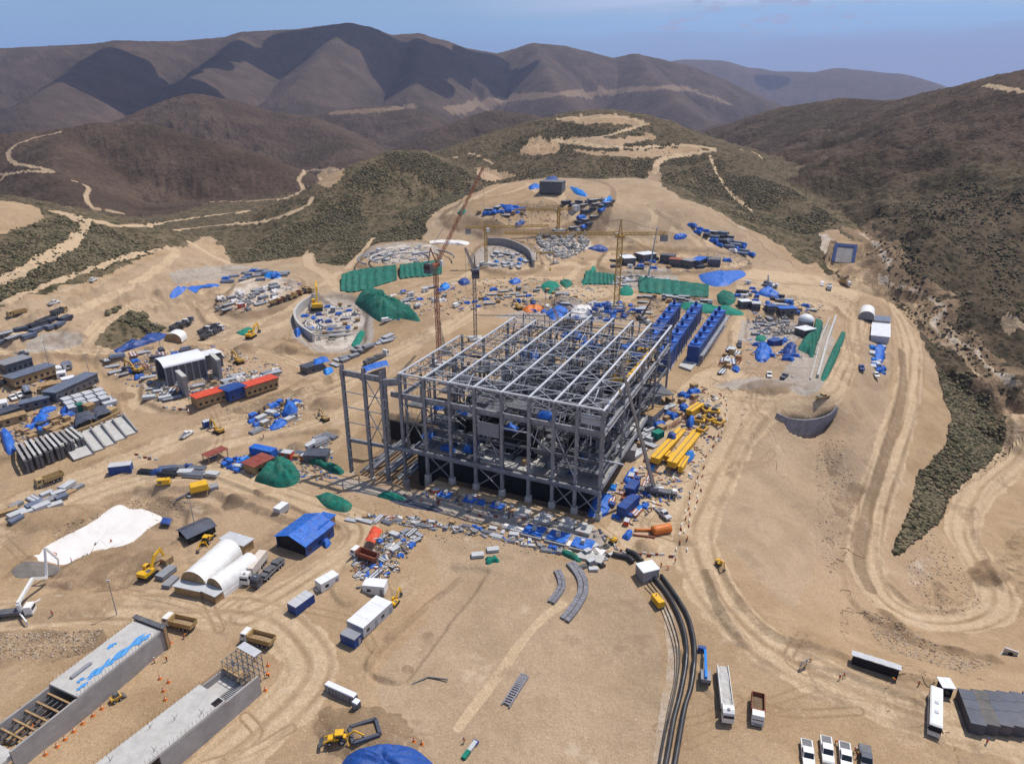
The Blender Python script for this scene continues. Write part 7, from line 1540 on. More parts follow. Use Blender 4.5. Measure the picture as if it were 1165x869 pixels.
def yard(pl, head, n, mix, where, seed, gap=3.6, jitter=.12, smin=.8, smax=1.25):
    r_ = random.Random(seed); W = [tuple(P(*q)[:2]) for q in pl]; A, B = P(*head[0]), P(*head[1]); rz = math.atan2(B[1] - A[1], B[0] - A[0])
    xs = [w[0] for w in W]; ys = [w[1] for w in W]; got = []; names = [k for k, w in mix for _ in range(w)]
    for _ in range(n * 40):
        if len(got) >= n: break
        x, y = r_.uniform(min(xs), max(xs)), r_.uniform(min(ys), max(ys))
        if not inside((x, y), W) or any((x - a) ** 2 + (y - b) ** 2 < gap * gap for a, b in got): continue
        got.append((x, y)); kv = r_.choice(names); kind, var = kv if isinstance(kv, tuple) else (kv, r_.randrange(len(KINDS[kv][2])))
        k = KINDS[kind]; nm = k[3][var] + ' ' + k[1]
        put(kind, var, x, y, rz + r_.gauss(0, jitter) + (math.pi / 2 if r_.random() < .15 else 0), r_.uniform(smin, smax), nm + ' ' + where, nm + 's ' + where)
G, Dk = ('pipes', 0), ('beams', 1)
yard([(0, 581), (72, 553), (92, 552), (84, 566), (20, 594)], ((0, 590), (80, 556)), 34, [(('panels', 0), 4), (('panels', 1), 5), (('panels', 3), 3), (('beams', 0), 2), (('panels', 4), 1)], 'in the slab yard beside the diagonal road', 1, 3.6)
yard([(164, 538), (190, 533), (215, 531), (249, 540), (248, 546), (210, 541), (165, 541)], ((165, 538), (246, 543)), 22, [(('pipes', 2), 3), (('pipes', 1), 2), (('tarp', 1), 1), (('panels', 1), 2), (('pipes', 0), 2)], 'along the road below the maroon shelter', 2, 3.4)
yard([(0, 381), (30, 372), (40, 364), (56, 363), (42, 376), (36, 388), (0, 391)], ((0, 388), (40, 366)), 24, [(('pipes', 1), 3), (('panels', 2), 4), (('panels', 3), 3), (('beams', 1), 2)], 'in the dark stock yard under the hillside road', 3, 4.4, smin=1.1, smax=1.6)
yard([(50, 374), (62, 363), (78, 361), (70, 370), (54, 376)], ((52, 374), (76, 362)), 9, [(('panels', 2), 3), (('panels', 3), 2)], 'in the second dark stack under the hillside road', 4, 4.4, smin=1.2, smax=1.6)
yard([(120, 408), (165, 398), (215, 395), (236, 402), (190, 416), (170, 430), (132, 426)], ((125, 412), (210, 398)), 34, [('beams', 3), (('pipes', 2), 2), ('cage', 3), (('block', 1), 2), (('panels', 2), 2), (('tarp', 0), 1)], 'in the steel yard behind the white roofed hall', 5, 4.2)
yard([(165, 446), (200, 430), (215, 445), (200, 456), (172, 458)], ((168, 452), (205, 446)), 22, [('block', 3), ('cage', 2), (('panels', 1), 2), (('crate', 1), 2), (('beams', 1), 3)], 'in the rubble yard before the white roofed hall', 6, 3.2)
yard([(216, 440), (250, 430), (290, 424), (320, 420), (316, 434), (270, 438), (225, 450)], ((220, 444), (310, 424)), 34, [(('block', 0), 2), ('crate', 3), (('panels', 0), 2), (('beams', 0), 3), (('tarp', 4), 1), (('cage', 1), 2)], 'in the crowded yard behind the red roofs', 7, 3.4)
yard([(285, 475), (325, 455), (340, 458), (330, 478), (290, 492)], ((288, 484), (330, 462)), 22, [(('tarp', 0), 2), (('pipes', 0), 3), (('panels', 1), 2), ('crate', 1), (('drum', 0), 1), (('box', 3), 1)], 'beside the road below the red roofs', 8, 3.4)
yard([(250, 530), (262, 521), (285, 522), (282, 532), (268, 540)], ((250, 526), (280, 536)), 16, [(('tarp', 0), 3), (('tarp', 2), 2), (('crate', 3), 3), (('panels', 1), 1)], 'between the two maroon roofed shelters', 9, 2.4, smin=.7, smax=1)
yard([(320, 517), (345, 518), (350, 524), (325, 522)], ((322, 518), (346, 522)), 8, [(('tarp', 0), 1), (('pipes', 2), 2), (('box', 4), 1), (('crate', 0), 1)], 'behind the dark netted heap', 10, 2.6)
yard([(343, 503), (372, 493), (376, 498), (352, 509)], ((344, 506), (374, 496)), 12, [(('pipes', 0), 3), (('beams', 0), 3), (('panels', 1), 1)], 'on the grey pad beside the corner columns', 11, 2.8)
yard([(395, 588), (470, 590), (560, 601), (640, 626), (636, 632), (560, 610), (470, 598), (400, 594)], ((470, 592), (600, 615)), 46, [(('panels', 1), 3), (('pipes', 0), 3), (('block', 0), 2), (('tarp', 0), 1), (('crate', 1), 2), (('beams', 2), 2), (('crate', 0), 1)], 'in the long row of stock above the sandy fill', 12, 2.2, smin=.42, smax=.72)
yard([(436, 610), (470, 603), (480, 612), (450, 640), (420, 660), (405, 655)], ((430, 640), (475, 608)), 26, [(('panels', 1), 2), (('tarp', 0), 2), (('beams', 1), 4), (('cage', 1), 2), (('crate', 3), 1), (('panels', 0), 1)], 'between the red awning and the crosswise cabin', 13, 2.2, smin=.45, smax=.75)
yard([(672, 620), (700, 626), (705, 634), (680, 650), (660, 646)], ((665, 640), (700, 630)), 14, [(('panels', 1), 3), (('pipes', 1), 2), (('box', 2), 1), (('block', 0), 1)], 'beside the chamber and the stone mattress', 14, 2.2, smin=.45, smax=.7)
yard([(690, 560), (740, 520), (745, 545), (735, 575), (715, 598), (695, 592)], ((700, 590), (735, 530)), 34, [(('tarp', 0), 3), (('tarp', 2), 1), (('crate', 0), 1), (('pipes', 4), 1), (('bag', 0), 2), (('box', 4), 1), (('crate', 2), 2), (('beams', 3), 1)], 'in the yard at the open side of the steel frame', 15, 2.4, smin=.5, smax=.85)
yard([(740, 470), (790, 440), (800, 455), (790, 470), (760, 490), (745, 490)], ((745, 480), (790, 450)), 22, [(('tarp', 0), 2), (('cage', 0), 2), (('crate', 0), 2), (('beams', 2), 2), (('tarp', 2), 1)], 'between the cell banks and the yellow girders', 16, 3.2)
yard([(820, 405), (835, 395), (842, 410), (835, 425), (818, 425)], ((820, 420), (838, 400)), 14, [(('crate', 0), 2), (('beams', 1), 2), (('box', 3), 1), (('cage', 0), 2), (('tarp', 0), 1)], 'beside the outermost cell bank apron', 17, 3.2)
yard([(860, 362), (898, 362), (902, 382), (858, 382)], ((860, 370), (900, 372)), 26, [(('block', 1), 4), (('block', 0), 2), (('cage', 1), 2), (('panels', 0), 1)], 'on the grey foundation yard', 18, 4.0)
yard([(835, 340), (850, 322), (858, 328), (905, 345), (940, 350), (905, 362), (845, 348)], ((845, 345), (905, 356)), 30, [(('tarp', 0), 3), (('box', 0), 2), (('pipes', 1), 2), ('crate', 2), (('beams', 1), 1)], 'along the lane behind the foundation yard', 19, 4.5, smin=.9, smax=1.4)
yard([(850, 388), (905, 386), (910, 410), (868, 414)], ((855, 395), (905, 398)), 16, [(('tarp', 0), 3), (('tarp', 2), 2), (('crate', 2), 1), (('crate', 3), 1)], 'round the blue heaps of the foundation yard', 20, 4.0)
yard([(991, 395), (1008, 393), (1006, 425), (992, 425)], ((995, 395), (1000, 422)), 18, [(('tarp', 0), 4), (('tarp', 2), 2), (('bag', 0), 2), (('panels', 1), 1)], 'at the open end of the side bench', 21, 3.2)
yard([(784, 256), (800, 262), (822, 266), (845, 278), (858, 294), (838, 288), (815, 278), (790, 264)], ((790, 258), (850, 290)), 44, [(('tarp', 0), 3), (('pipes', 2), 3), (('panels', 2), 3), (('tarp', 4), 1), (('beams', 1), 2)], 'in the sloping stock yard under the green ridge', 22, 4.8, smin=1.3, smax=1.9)
yard([(640, 232), (690, 228), (697, 230), (685, 245), (668, 262), (650, 262), (660, 245)], ((650, 260), (690, 232)), 44, [(('panels', 2), 3), (('tarp', 0), 3), (('beams', 1), 3), (('block', 1), 2), (('box', 0), 1)], 'on the far upper platform', 23, 4.8, smin=1.2, smax=1.8)
yard([(560, 236), (592, 236), (595, 244), (570, 246), (540, 242)], ((545, 240), (590, 240)), 14, [(('tarp', 0), 3), (('beams', 1), 3), (('crate', 0), 1)], 'on the lower step of the upper platform', 24, 5, smin=1.2, smax=1.8)
yard([(612, 268), (665, 265), (670, 282), (645, 296), (618, 288)], ((615, 285), (665, 270)), 60, [(('block', 0), 6), (('bag', 0), 2)], 'in the field of white stubs beside the upper thickener', 25, 4.2, smin=1.3, smax=1.9)
yard([(600, 345), (640, 338), (700, 345), (740, 350), (735, 362), (690, 366), (610, 360)], ((610, 350), (720, 356)), 56, [(('tarp', 0), 4), (('tarp', 1), 3), (('beams', 0), 4), (('cage', 1), 3), (('crate', 0), 1), (('tarp', 4), 1)], 'in the busy strip behind the roof trusses', 26, 3.4)
yard([(560, 326), (620, 326), (660, 340), (600, 346), (548, 350), (520, 345)], ((530, 345), (640, 335)), 36, [(('beams', 1), 3), (('panels', 0), 2), (('crate', 0), 2), (('tarp', 0), 2), (('block', 1), 2)], 'on the benches behind the cranes', 27, 4.2)
yard([(690, 316), (745, 312), (765, 322), (740, 330), (700, 326)], ((695, 320), (760, 318)), 34, [(('block', 0), 4), (('cage', 1), 2), (('panels', 1), 2), (('beams', 0), 2)], 'in the rubble field behind the netted bank', 28, 4.2)
yard([(727, 336), (806, 340), (812, 350), (730, 345)], ((730, 340), (810, 346)), 30, [(('beams', 1), 4), (('panels', 2), 2), (('cage', 1), 2), (('crate', 0), 1)], 'at the foot of the long netted bank', 29, 3.8)
yard([(345, 360), (385, 345), (410, 360), (405, 385), (370, 388), (350, 378)], ((350, 370), (400, 365)), 24, [(('tarp', 0), 2), (('tarp', 1), 1), (('crate', 0), 2), (('beams', 1), 2), (('block', 1), 1), (('box', 2), 1)], 'inside the lower thickener pad', 30, 5)
yard([(420, 340), (480, 325), (520, 330), (500, 345), (450, 360)], ((430, 345), (510, 332)), 26, [(('tarp', 0), 1), (('box', 0), 1), (('crate', 1), 2), (('beams', 1), 3), (('tarp', 4), 1)], 'behind the big peaked net', 31, 4.4)
yard([(378, 412), (430, 390), (446, 380), (452, 386), (410, 402), (382, 418)], ((380, 414), (450, 384)), 26, [(('panels', 0), 3), (('beams', 0), 3), (('pipes', 0), 2), (('tarp', 0), 1)], 'along the far verge of the diagonal road', 32, 3.6)
yard([(250, 340), (290, 330), (318, 322), (312, 345), (275, 356), (248, 352)], ((255, 350), (312, 332)), 26, [(('beams', 1), 3), (('panels', 0), 2), (('block', 1), 2), (('box', 4), 1), (('tarp', 4), 2)], 'in the oval yard beyond the lower thickener', 33, 5, smin=1.0, smax=1.6)
yard([(250, 318), (290, 308), (330, 312), (318, 318), (262, 324)], ((255, 320), (320, 312)), 22, [(('tarp', 0), 2), (('pipes', 2), 3), (('panels', 0), 2)], 'on the far rim of the oval yard', 34, 5, smin=1.0, smax=1.5)
yard([(425, 285), (480, 280), (492, 288), (485, 300), (430, 304), (412, 296)], ((425, 300), (485, 284)), 22, [(('beams', 0), 2), (('block', 0), 2), (('panels', 1), 2)], 'on the raised thickener pad', 35, 5)
yard([(560, 286), (590, 288), (600, 298), (588, 308), (560, 304)], ((562, 290), (595, 302)), 18, [(('tarp', 2), 2), (('panels', 1), 2), (('box', 0), 1), (('beams', 1), 2)], 'inside the upper thickener wall', 36, 5)
yard([(690, 288), (830, 296), (830, 306), (700, 306)], ((700, 298), (820, 300)), 26, [(('tarp', 0), 2), (('box', 0), 1), (('pipes', 1), 2), (('crate', 0), 2), (('panels', 2), 2)], 'between the stores of the far service road', 37, 5.5, smin=1.1, smax=1.6)
yard([(20, 492), (80, 470), (88, 480), (84, 496), (40, 508)], ((25, 500), (84, 476)), 30, [(('panels', 4), 2), (('crate', 0), 3), (('panels', 2), 2), (('pipes', 1), 2), (('tarp', 0), 1)], 'behind the precast frames', 38, 3.4)
yard([(0, 430), (60, 412), (64, 418), (0, 440)], ((0, 436), (60, 416)), 16, [(('pipes', 1), 2), (('panels', 0), 2), (('crate', 0), 1)], 'between the workshops of the upper yard', 39, 4)
yard([(110, 450), (122, 446), (134, 470), (128, 476)], ((112, 450), (130, 474)), 8, [(('panels', 1), 2), (('beams', 0), 2)], 'along the fence end of the container yard', 40, 3)
yard([(700, 505), (740, 488), (742, 505), (728, 522), (706, 520)], ((704, 516), (738, 492)), 12, [(('beams', 0), 3), (('crate', 0), 1), (('panels', 1), 1)], 'beside the grey block foundation', 41, 3)
yard([(10, 822), (60, 790), (66, 798), (20, 850)], ((10, 850), (60, 800)), 4, [(('cage', 0), 2), (('panels', 4), 1)], 'beside the open part of the long tunnel', 42, 4)
yard([(180, 640), (195, 636), (200, 664), (186, 668)], ((182, 660), (196, 644)), 4, [(('panels', 0), 2), (('crate', 0), 1)], 'beside the crawler excavator', 43, 3)
yard([(480, 560), (520, 556), (640, 592), (690, 605), (690, 612), (600, 590), (480, 572)], ((500, 565), (660, 600)), 13, [(('crate', 0), 2), (('box', 4), 1), (('bag', 0), 2), (('tarp', 0), 1), (('panels', 1), 2)], 'at the feet of the front steel columns', 44, 2.8, smin=.5, smax=.8)
yard([(535, 626), (562, 626), (566, 640), (540, 638)], ((538, 634), (562, 632)), 3, [(('panels', 1), 1), (('tarp', 3), 1)], 'by the edge of the sunken pad', 45, 4)
for lst in KINDS.values():
    for k, o in enumerate(lst[2]):
        if o['label'] == 'x': bpy.data.objects.remove(o)
# green and white skip on the fill, formwork frame, rails
t = vehicle_root(534, 855, 541, 846, 'teal and white survey trailer lying on the sandy fill', 'survey_trailer', 'trailer'); MB().box(-2.4, -.2, -.5, .5, .2, .9, GREEN2).build('green_body', t); MB().box(-.2, 2.6, -.45, .45, .2, .8, LGREY).build('white_body', t); MB().box(2.0, 3.0, -.6, .6, .15, .6, NAVY).build('blue_end', t)
t = empty('formwork_frame', 'dark square formwork frame lying beside the backhoe loader', 'formwork', at(415, 832), .4)
for a, b in (((-2.9, -2.2), (2.9, -2.2)), ((2.9, -2.2), (2.9, 2.2)), ((2.9, 2.2), (-2.9, 2.2)), ((-2.9, 2.2), (-2.9, -2.2))): MB().beam((*a, .3), (*b, .3), .7, .5, PANEL).build('frame_side', t)
t = empty('drill_rail', 'bent black steel rail with a bracket lying on the fill', 'rail', at(488, 776), .2); MB().beam((-4, 0, .2), (0, 1.5, .2), .3, .3, DSTEEL).build('rail', t); MB().beam((0, 1.5, .2), (4.5, -.2, .2), .3, .3, DSTEEL).build('rail', t)
# light masts and poles
for k, (x, y, h, lab) in enumerate(((60, 431, 18, 'tall thin light mast above the bluish workshop'), (104, 436, 14, 'thin light mast at the end of the longest bluish roof'), (223, 605, 13, 'thin light mast beside the black shed'), (432, 660, 14, 'thin light mast by the crosswise cabin'), (133, 699, 11, 'thin striped mast beside the access road'), (566, 440, 12, 'thin light mast beyond the roof trusses'), (183, 398, 14, 'thin light mast on the steel yard'), (830, 300, 14, 'thin light mast on the far service road'))): lattice_post(x, y, h, lab, w=.5, tb=.1)
t = empty('gantry_frame', 'low steel portal at the dark stock yard', 'frame', at(620, 300)); MB().beam((-6, 0, 0), (-6, 0, 8), .5, .5, OCHRE).beam((6, 0, 0), (6, 0, 8), .5, .5, OCHRE).beam((-6.5, 0, 8), (6.5, 0, 8), .6, .8, OCHRE).build('portal', t)
# barriers, cones
m = MB(); m.side([(-.25, 0), (.25, 0), (.12, .9), (-.12, .9)], -.9, .9, MAROON); bar_r = m.build('barrier', None, 'x', 'barrier'); m = MB(); m.side([(-.25, 0), (.25, 0), (.12, .9), (-.12, .9)], -.9, .9, WHITE); bar_w = m.build('barrier', None, 'x', 'barrier')
first = {0: True, 1: True}
def barriers(pts, n, where):
    W = [P(*q) for q in pts]; seg = [np.linalg.norm(W[i + 1] - W[i]) for i in range(len(W) - 1)]; T = sum(seg)
    for k in range(n):
        d = T * (k + .5) / n; i = 0
        while d > seg[i]: d -= seg[i]; i += 1
        p = W[i] + (W[i + 1] - W[i]) * d / seg[i]; q = k % 2; src = bar_w if q else bar_r
        o = src if first[q] else src.copy()
        if not first[q]: sc.collection.objects.link(o)
        first[q] = False; v = W[i + 1] - W[i]; o.location = (p[0] + rng.uniform(-.9, .9), p[1] + rng.uniform(-.9, .9), ground(p[0], p[1])); o.scale = (.8,) * 3; o.rotation_euler[2] = math.atan2(v[1], v[0]) + math.pi / 2 + rng.gauss(0, .15)
        o['label'] = ('white' if q else 'red') + ' road barrier ' + where; o['group'] = ('white' if q else 'red') + ' barriers ' + where
barriers([(826, 450), (826, 478), (812, 505), (797, 535), (786, 566), (776, 596), (767, 628)], 30, 'lining the road beside the yellow girder yard')
barriers([(800, 540), (789, 575), (781, 605), (777, 630)], 12, 'in the second line beside the road')
barriers([(694, 614), (700, 624), (720, 631), (745, 633), (768, 632)], 16, 'closing off the orange pipe yard')
barriers([(480, 574), (486, 558), (500, 575)], 5, 'round the first blue sheeted footing')
barriers([(820, 500), (808, 497)], 5, 'across the end of the girder yard'); barriers([(545, 585), (585, 590), (600, 592)], 7, 'between the footings and the concrete strip')
barriers([(154, 518), (180, 523)], 6, 'beside the navy container on the road'); barriers([(185, 465), (216, 466), (214, 472)], 9, 'across the road before the red roofs')
m = MB(); m.tube([(0, 0, .06), (0, 0, .8)], .24, ORANGE, 8, r2=.05); m.box(-.3, .3, -.3, .3, 0, .06, ORANGE); m.tube([(0, 0, .4), (0, 0, .52)], .17, WHITE, 8, r2=.14); cone = m.build('traffic_cone', None, 'x', 'cone')
for k, (x, y) in enumerate(((116, 806), (106, 814), (94, 823), (84, 832), (74, 841), (65, 849), (52, 858), (182, 772), (186, 786), (188, 796), (192, 776), (46, 806), (36, 825), (471, 843), (480, 846), (302, 785), (305, 757), (305, 767), (168, 733), (194, 731))):
    o = cone if k == 0 else cone.copy()
    if k: sc.collection.objects.link(o)
    p = P(x, y); o.location = p; s_ = 1.5; o.scale = (s_,) * 3; w = 'along the foot of the long concrete tunnel' if k < 7 else 'in the lane between the two tunnels' if k < 13 else 'near the blue tarpaulin heap' if k < 15 else 'round the scaffold tower corner'
    o['label'] = 'orange traffic cone ' + w; o['group'] = 'traffic cones ' + w
# ------------------------------------------------------------------ the workers
def make_person(pose):
    J = {'hip': (0, 0, .95), 'belly': (0, 0, 1.12), 'chest': (.02, 0, 1.36), 'neck': (.02, 0, 1.52), 'head': (.04, 0, 1.66), 'top': (.04, 0, 1.75)}
    E = [('hip', 'belly'), ('belly', 'chest'), ('chest', 'neck'), ('neck', 'head'), ('head', 'top')]; Rd = {'hip': .15, 'belly': .14, 'chest': .17, 'neck': .06, 'head': .10, 'top': .08}
    st = {'stand': (.03, -.03, .05, .05), 'walk': (.28, -.28, -.25, .25), 'bend': (.05, -.05, .45, .45)}[pose]
    for s_, leg, arm in ((1, st[0], st[2]), (-1, st[1], st[3])):
        n = 'l' if s_ > 0 else 'r'
        J.update({n + 'h': (0, s_ * .1, .90), n + 'k': (leg * .6 + .03, s_ * .11, .50), n + 'a': (leg, s_ * .12, .09), n + 'f': (leg + .17, s_ * .13, .05), n + 's': (.02, s_ * .2, 1.43), n + 'e': (arm * .5 - .02, s_ * .27, 1.16), n + 'w': (arm + .08, s_ * .27, .93), n + 'd': (arm + .11, s_ * .27, .84)})
        E += [('hip', n + 'h'), (n + 'h', n + 'k'), (n + 'k', n + 'a'), (n + 'a', n + 'f'), ('chest', n + 's'), (n + 's', n + 'e'), (n + 'e', n + 'w'), (n + 'w', n + 'd')]
        Rd.update({n + 'h': .11, n + 'k': .075, n + 'a': .055, n + 'f': .05, n + 's': .08, n + 'e': .055, n + 'w': .042, n + 'd': .045})
    if pose == 'bend':
        for k, (x, y, z) in J.items():
            if z > 1.0 or k[1:] in ('e', 'w', 'd'): dz = z - .95; J[k] = (x + dz * .75 + .05, y, .95 + dz * .62)
    ks = list(J); me = bpy.data.meshes.new('person'); me.from_pydata([J[k] for k in ks], [(ks.index(a), ks.index(b)) for a, b in E], []); o = bpy.data.objects.new('person', me); sc.collection.objects.link(o)
    md = o.modifiers.new('skin', 'SKIN'); o.modifiers.new('sub', 'SUBSURF').levels = 1
    for i, k in enumerate(ks): me.skin_vertices[0].data[i].radius = (Rd[k],) * 2; me.skin_vertices[0].data[i].use_root = k == 'hip'
    dg = bpy.context.evaluated_depsgraph_get(); me2 = bpy.data.meshes.new_from_object(o.evaluated_get(dg)); bpy.data.objects.remove(o)
    for mt in (DENIM, HIVIS, SKIN): me2.materials.append(mt)
    hd = np.array(J['head'])
    for p in me2.polygons:
        c = p.center; p.material_index = 0 if c[2] < .95 and not (abs(c[1]) > .22 and c[2] > .8) else 1
        if (np.linalg.norm(np.array(c) - hd) < .17 and c[2] < hd[2] + .06) or (abs(c[1]) > .22 and np.hypot(c[0] - J['ld'][0], c[2] - J['ld'][2]) < .10): p.material_index = 2
    me2.shade_smooth(); return me2, hd
PM = {k: make_person(k) for k in ('stand', 'walk', 'bend')}
def helmet_mesh(mt):
    m = MB(); m.smooth = True; m.grid(lambda u, v: (.15 * math.cos(2 * math.pi * u) * math.cos(v * 1.5), .13 * math.sin(2 * math.pi * u) * math.cos(v * 1.5), .13 * math.sin(v * 1.5)), 10, 4, mt); m.box(.08, .22, -.09, .09, -.01, .012, mt)
    o = m.build('helmet'); me = o.data; bpy.data.objects.remove(o); return me
HM = [helmet_mesh(ROOFW), helmet_mesh(YEL), helmet_mesh(BLUE)]
PEOPLE = [(127, 618, 'on the white slab'), (95, 594, 'on the white slab edge'), (82, 640, 'on the white slab near the pump hose'), (65, 632, 'on the white slab near its ragged corner'), (190, 752, 'beside the long tunnel entrance'), (172, 751, 'in a pair by the long tunnel'), (176, 754, 'in a pair by the long tunnel'), (209, 726, 'behind the long tunnel formwork'), (183, 642, 'beside the crawler excavator'), (188, 642, 'beside the crawler excavator bucket'), (290, 752, 'by the scaffold tower'), (306, 770, 'at the corner of the shorter tunnel'), (372, 783, 'at the end of the toilet row'), (24, 815, 'on the slab by the compressor'), (34, 818, 'on the slab by the compressor'), (498, 560, 'beside the first blue sheeted footing'), (488, 566, 'near the barriers of the first footing'), (524, 575, 'between the blue sheeted footings'), (532, 592, 'on the bank above the stock row'), (580, 585, 'beside the pale column footings'), (705, 560, 'in the yard by the blue containers'), (730, 560, 'beside the black truck crane'), (741, 582, 'in front of the black truck crane'), (748, 540, 'beside the yellow girder end'), (790, 512, 'among the yellow girders'), (812, 500, 'by the barriers at the girder yard'), (768, 640, 'at the corner of the barrier line'), (760, 648, 'beside the concrete chamber'), (752, 645, 'beside the concrete chamber lid'), (960, 771, 'at the end of the bus shelter'), (955, 773, 'at the end of the bus shelter'), (1018, 776, 'in front of the bus shelter'), (1122, 846, 'before the dark container camp'), (972, 856, 'between the lot pickups'), (975, 862, 'between the lot pickups'), (950, 846, 'behind the lot pickups'), (300, 498, 'on the verge of the diagonal road'), (420, 500, 'near the corner columns'), (660, 610, 'by the last pale footing'), (590, 596, 'on the concrete strip'), (455, 650, 'beside the dark beams by the cabin'), (528, 845, 'by the survey trailer'), (1045, 780, 'walking the lot edge'), (922, 752, 'by the notice board'), (60, 700, 'beside the pump lorry'), (230, 668, 'at the tent porch')]
for k, (x, y, w) in enumerate(PEOPLE):
    pose = ('stand', 'walk', 'stand', 'bend')[k % 4]; me, hd = PM[pose]; t = bpy.data.objects.new('person', me); sc.collection.objects.link(t); t.location = P(x, y); t.rotation_euler[2] = rng.uniform(0, 6.28)
    tag(t, {'stand': 'standing', 'walk': 'walking', 'bend': 'bending'}[pose] + ' worker in orange vest, ' + ('white', 'yellow', 'blue')[k % 3] + ' helmet ' + w, 'person', 'workers on foot about the site')
    h = bpy.data.objects.new('helmet', HM[k % 3]); sc.collection.objects.link(h); h.parent = t; h.location = tuple(hd + np.array([0, 0, .05]))
# ------------------------------------------------------------------ scrub, stones and rubble: nobody could count them
def scatter(name, label, n, polys, size, mats, seed, squash=.8, ground_off=-.1, test=None, shape='ico'):
    r_ = np.random.RandomState(seed); vs = []; fs = []; mi = []; base = 0
    ico = bmesh.new(); bmesh.ops.create_icosphere(ico, subdivisions=1, radius=1); V = np.array([v.co for v in ico.verts]); Fc = np.array([[v.index for v in f.verts] for f in ico.faces]); ico.free()
    if shape == 'box': V = np.array([(a, b, c) for a in (-1, 1) for b in (-1, 1) for c in (-1, 1)], float); Fc = np.array([(0, 1, 3), (0, 3, 2), (4, 6, 7), (4, 7, 5), (0, 4, 5), (0, 5, 1), (2, 3, 7), (2, 7, 6), (0, 2, 6), (0, 6, 4), (1, 5, 7), (1, 7, 3)])
    for pl, share in polys:
        W = np.array([P(*q)[:2] for q in pl]); N = int(n * share); got = np.zeros((0, 2))
        for _ in range(30):
            if len(got) >= N: break
            c = np.stack([r_.uniform(W[:, 0].min(), W[:, 0].max(), N * 3), r_.uniform(W[:, 1].min(), W[:, 1].max(), N * 3)], 1); ok = np.zeros(len(c), bool)
            for k in range(len(W)):
                (x1, y1), (x2, y2) = W[k], W[(k + 1) % len(W)]
                if y1 != y2: ok ^= ((y1 > c[:, 1]) != (y2 > c[:, 1])) & (c[:, 0] < (x2 - x1) * (c[:, 1] - y1) / (y2 - y1) + x1)
            c = c[ok]
            if test is not None and len(c): c = c[test(c[:, 0], c[:, 1], r_)]
            got = np.concatenate([got, c])
        for x, y in got[:N]:
            if shape == 'box':
                L = r_.uniform(.25, 1) ** 2 * size[1]; a = r_.choice((.4, -1.1)) + r_.normal(0, .4); q = V * np.array([L, r_.uniform(.08, .45), r_.uniform(.05, .3)]); q = np.stack([q[:, 0] * math.cos(a) - q[:, 1] * math.sin(a), q[:, 0] * math.sin(a) + q[:, 1] * math.cos(a), q[:, 2]], 1)
                vs.append(q + np.array([x, y, ground(x, y) + .12])); fs.append(Fc + base); mi += [r_.randint(len(mats))] * len(Fc); base += len(V); continue
            s = size[0] + (size[1] - size[0]) * r_.rand() ** 2.2; q = V * (1 + r_.uniform(-.38, .38, (len(V), 1))) * s * np.array([r_.uniform(.8, 1.3), r_.uniform(.8, 1.3), squash * r_.uniform(.7, 1.2)])
            vs.append(q + np.array([x, y, ground(x, y) + ground_off * s + s * squash * .45])); fs.append(Fc + base); mi += [r_.randint(len(mats))] * len(Fc); base += len(V)
    vs = np.concatenate(vs); fs = np.concatenate(fs); me = bpy.data.meshes.new(name); me.vertices.add(len(vs)); me.vertices.foreach_set('co', vs.astype(np.float32).ravel()); me.loops.add(fs.size); me.loops.foreach_set('vertex_index', fs.ravel().astype(np.int32)); me.polygons.add(len(fs)); me.polygons.foreach_set('loop_start', np.arange(0, fs.size, 3, dtype=np.int32)); me.update(calc_edges=True)
    for mt in mats: me.materials.append(mt)
    me.polygons.foreach_set('material_index', mi); o = bpy.data.objects.new(name, me); sc.collection.objects.link(o); tag(o, label, None, None, 'stuff'); return o
S1, S2, S3 = M('scrub_olive', (.100, .090, .045), .9, 0, .35, .6), M('scrub_dark', (.062, .057, .030), .9, 0, .35, .6), M('scrub_dry', (.165, .130, .076), .9, 0, .35, .6)
scrub_grid = m_scrub.reshape(NR, NA)
def scrubby(x, y, r_):
    i = np.clip(np.searchsorted(AZ, np.arctan2(x, y)), 0, NA - 1); j = np.clip(np.searchsorted(RR, np.hypot(x, y)), 0, NR - 1); n = fbm(x / 38, y / 38, 3, 19); k = r_.rand(len(x))
    return ((scrub_grid[j, i] > .5) & (k < (n - .32) * 3.4)) | (k < (n - .52) * .22)
BANK = [(1050, 370), (1070, 430), (1083, 473), (1077, 507), (1043, 540), (1037, 577), (1014, 634), (1033, 624), (1067, 595), (1080, 567), (1113, 542), (1150, 510), (1153, 480), (1128, 450), (1092, 402)]
scatter('scrub', 'low olive shrubs covering the bank between the two haul roads', 7600, [(BANK, 1.0)], (.3, 1.15), [S1, S2, S3, S3], 1, test=scrubby)
scatter('hill_scrub', 'low shrubs scattered over the green hills around the site', 52000, [([(262, 296), (300, 272), (335, 253), (382, 219), (422, 183), (452, 173), (480, 174), (530, 194), (560, 212), (500, 240), (488, 270), (430, 278), (400, 300), (350, 296)], .36), ([(0, 260), (60, 240), (120, 256), (185, 284), (120, 308), (0, 345)], .26), ([(545, 205), (570, 165), (640, 140), (740, 145), (810, 180), (745, 190), (680, 204)], .16), ([(750, 200), (820, 180), (900, 215), (975, 265), (900, 285), (800, 230)], .14), ([(980, 250), (1100, 200), (1165, 220), (1165, 380), (1100, 380), (1020, 300)], .05)], (.4, 1.15), [S1, S2, S3, S3], 2, test=scrubby)
scatter('knoll_scrub', 'shrubs on the small green knoll in the site', 900, [([(112, 392), (122, 354), (140, 348), (168, 358), (188, 372), (160, 388), (135, 398)], 1.0)], (.5, 1.5), [S1, S2, S3], 3, test=scrubby)
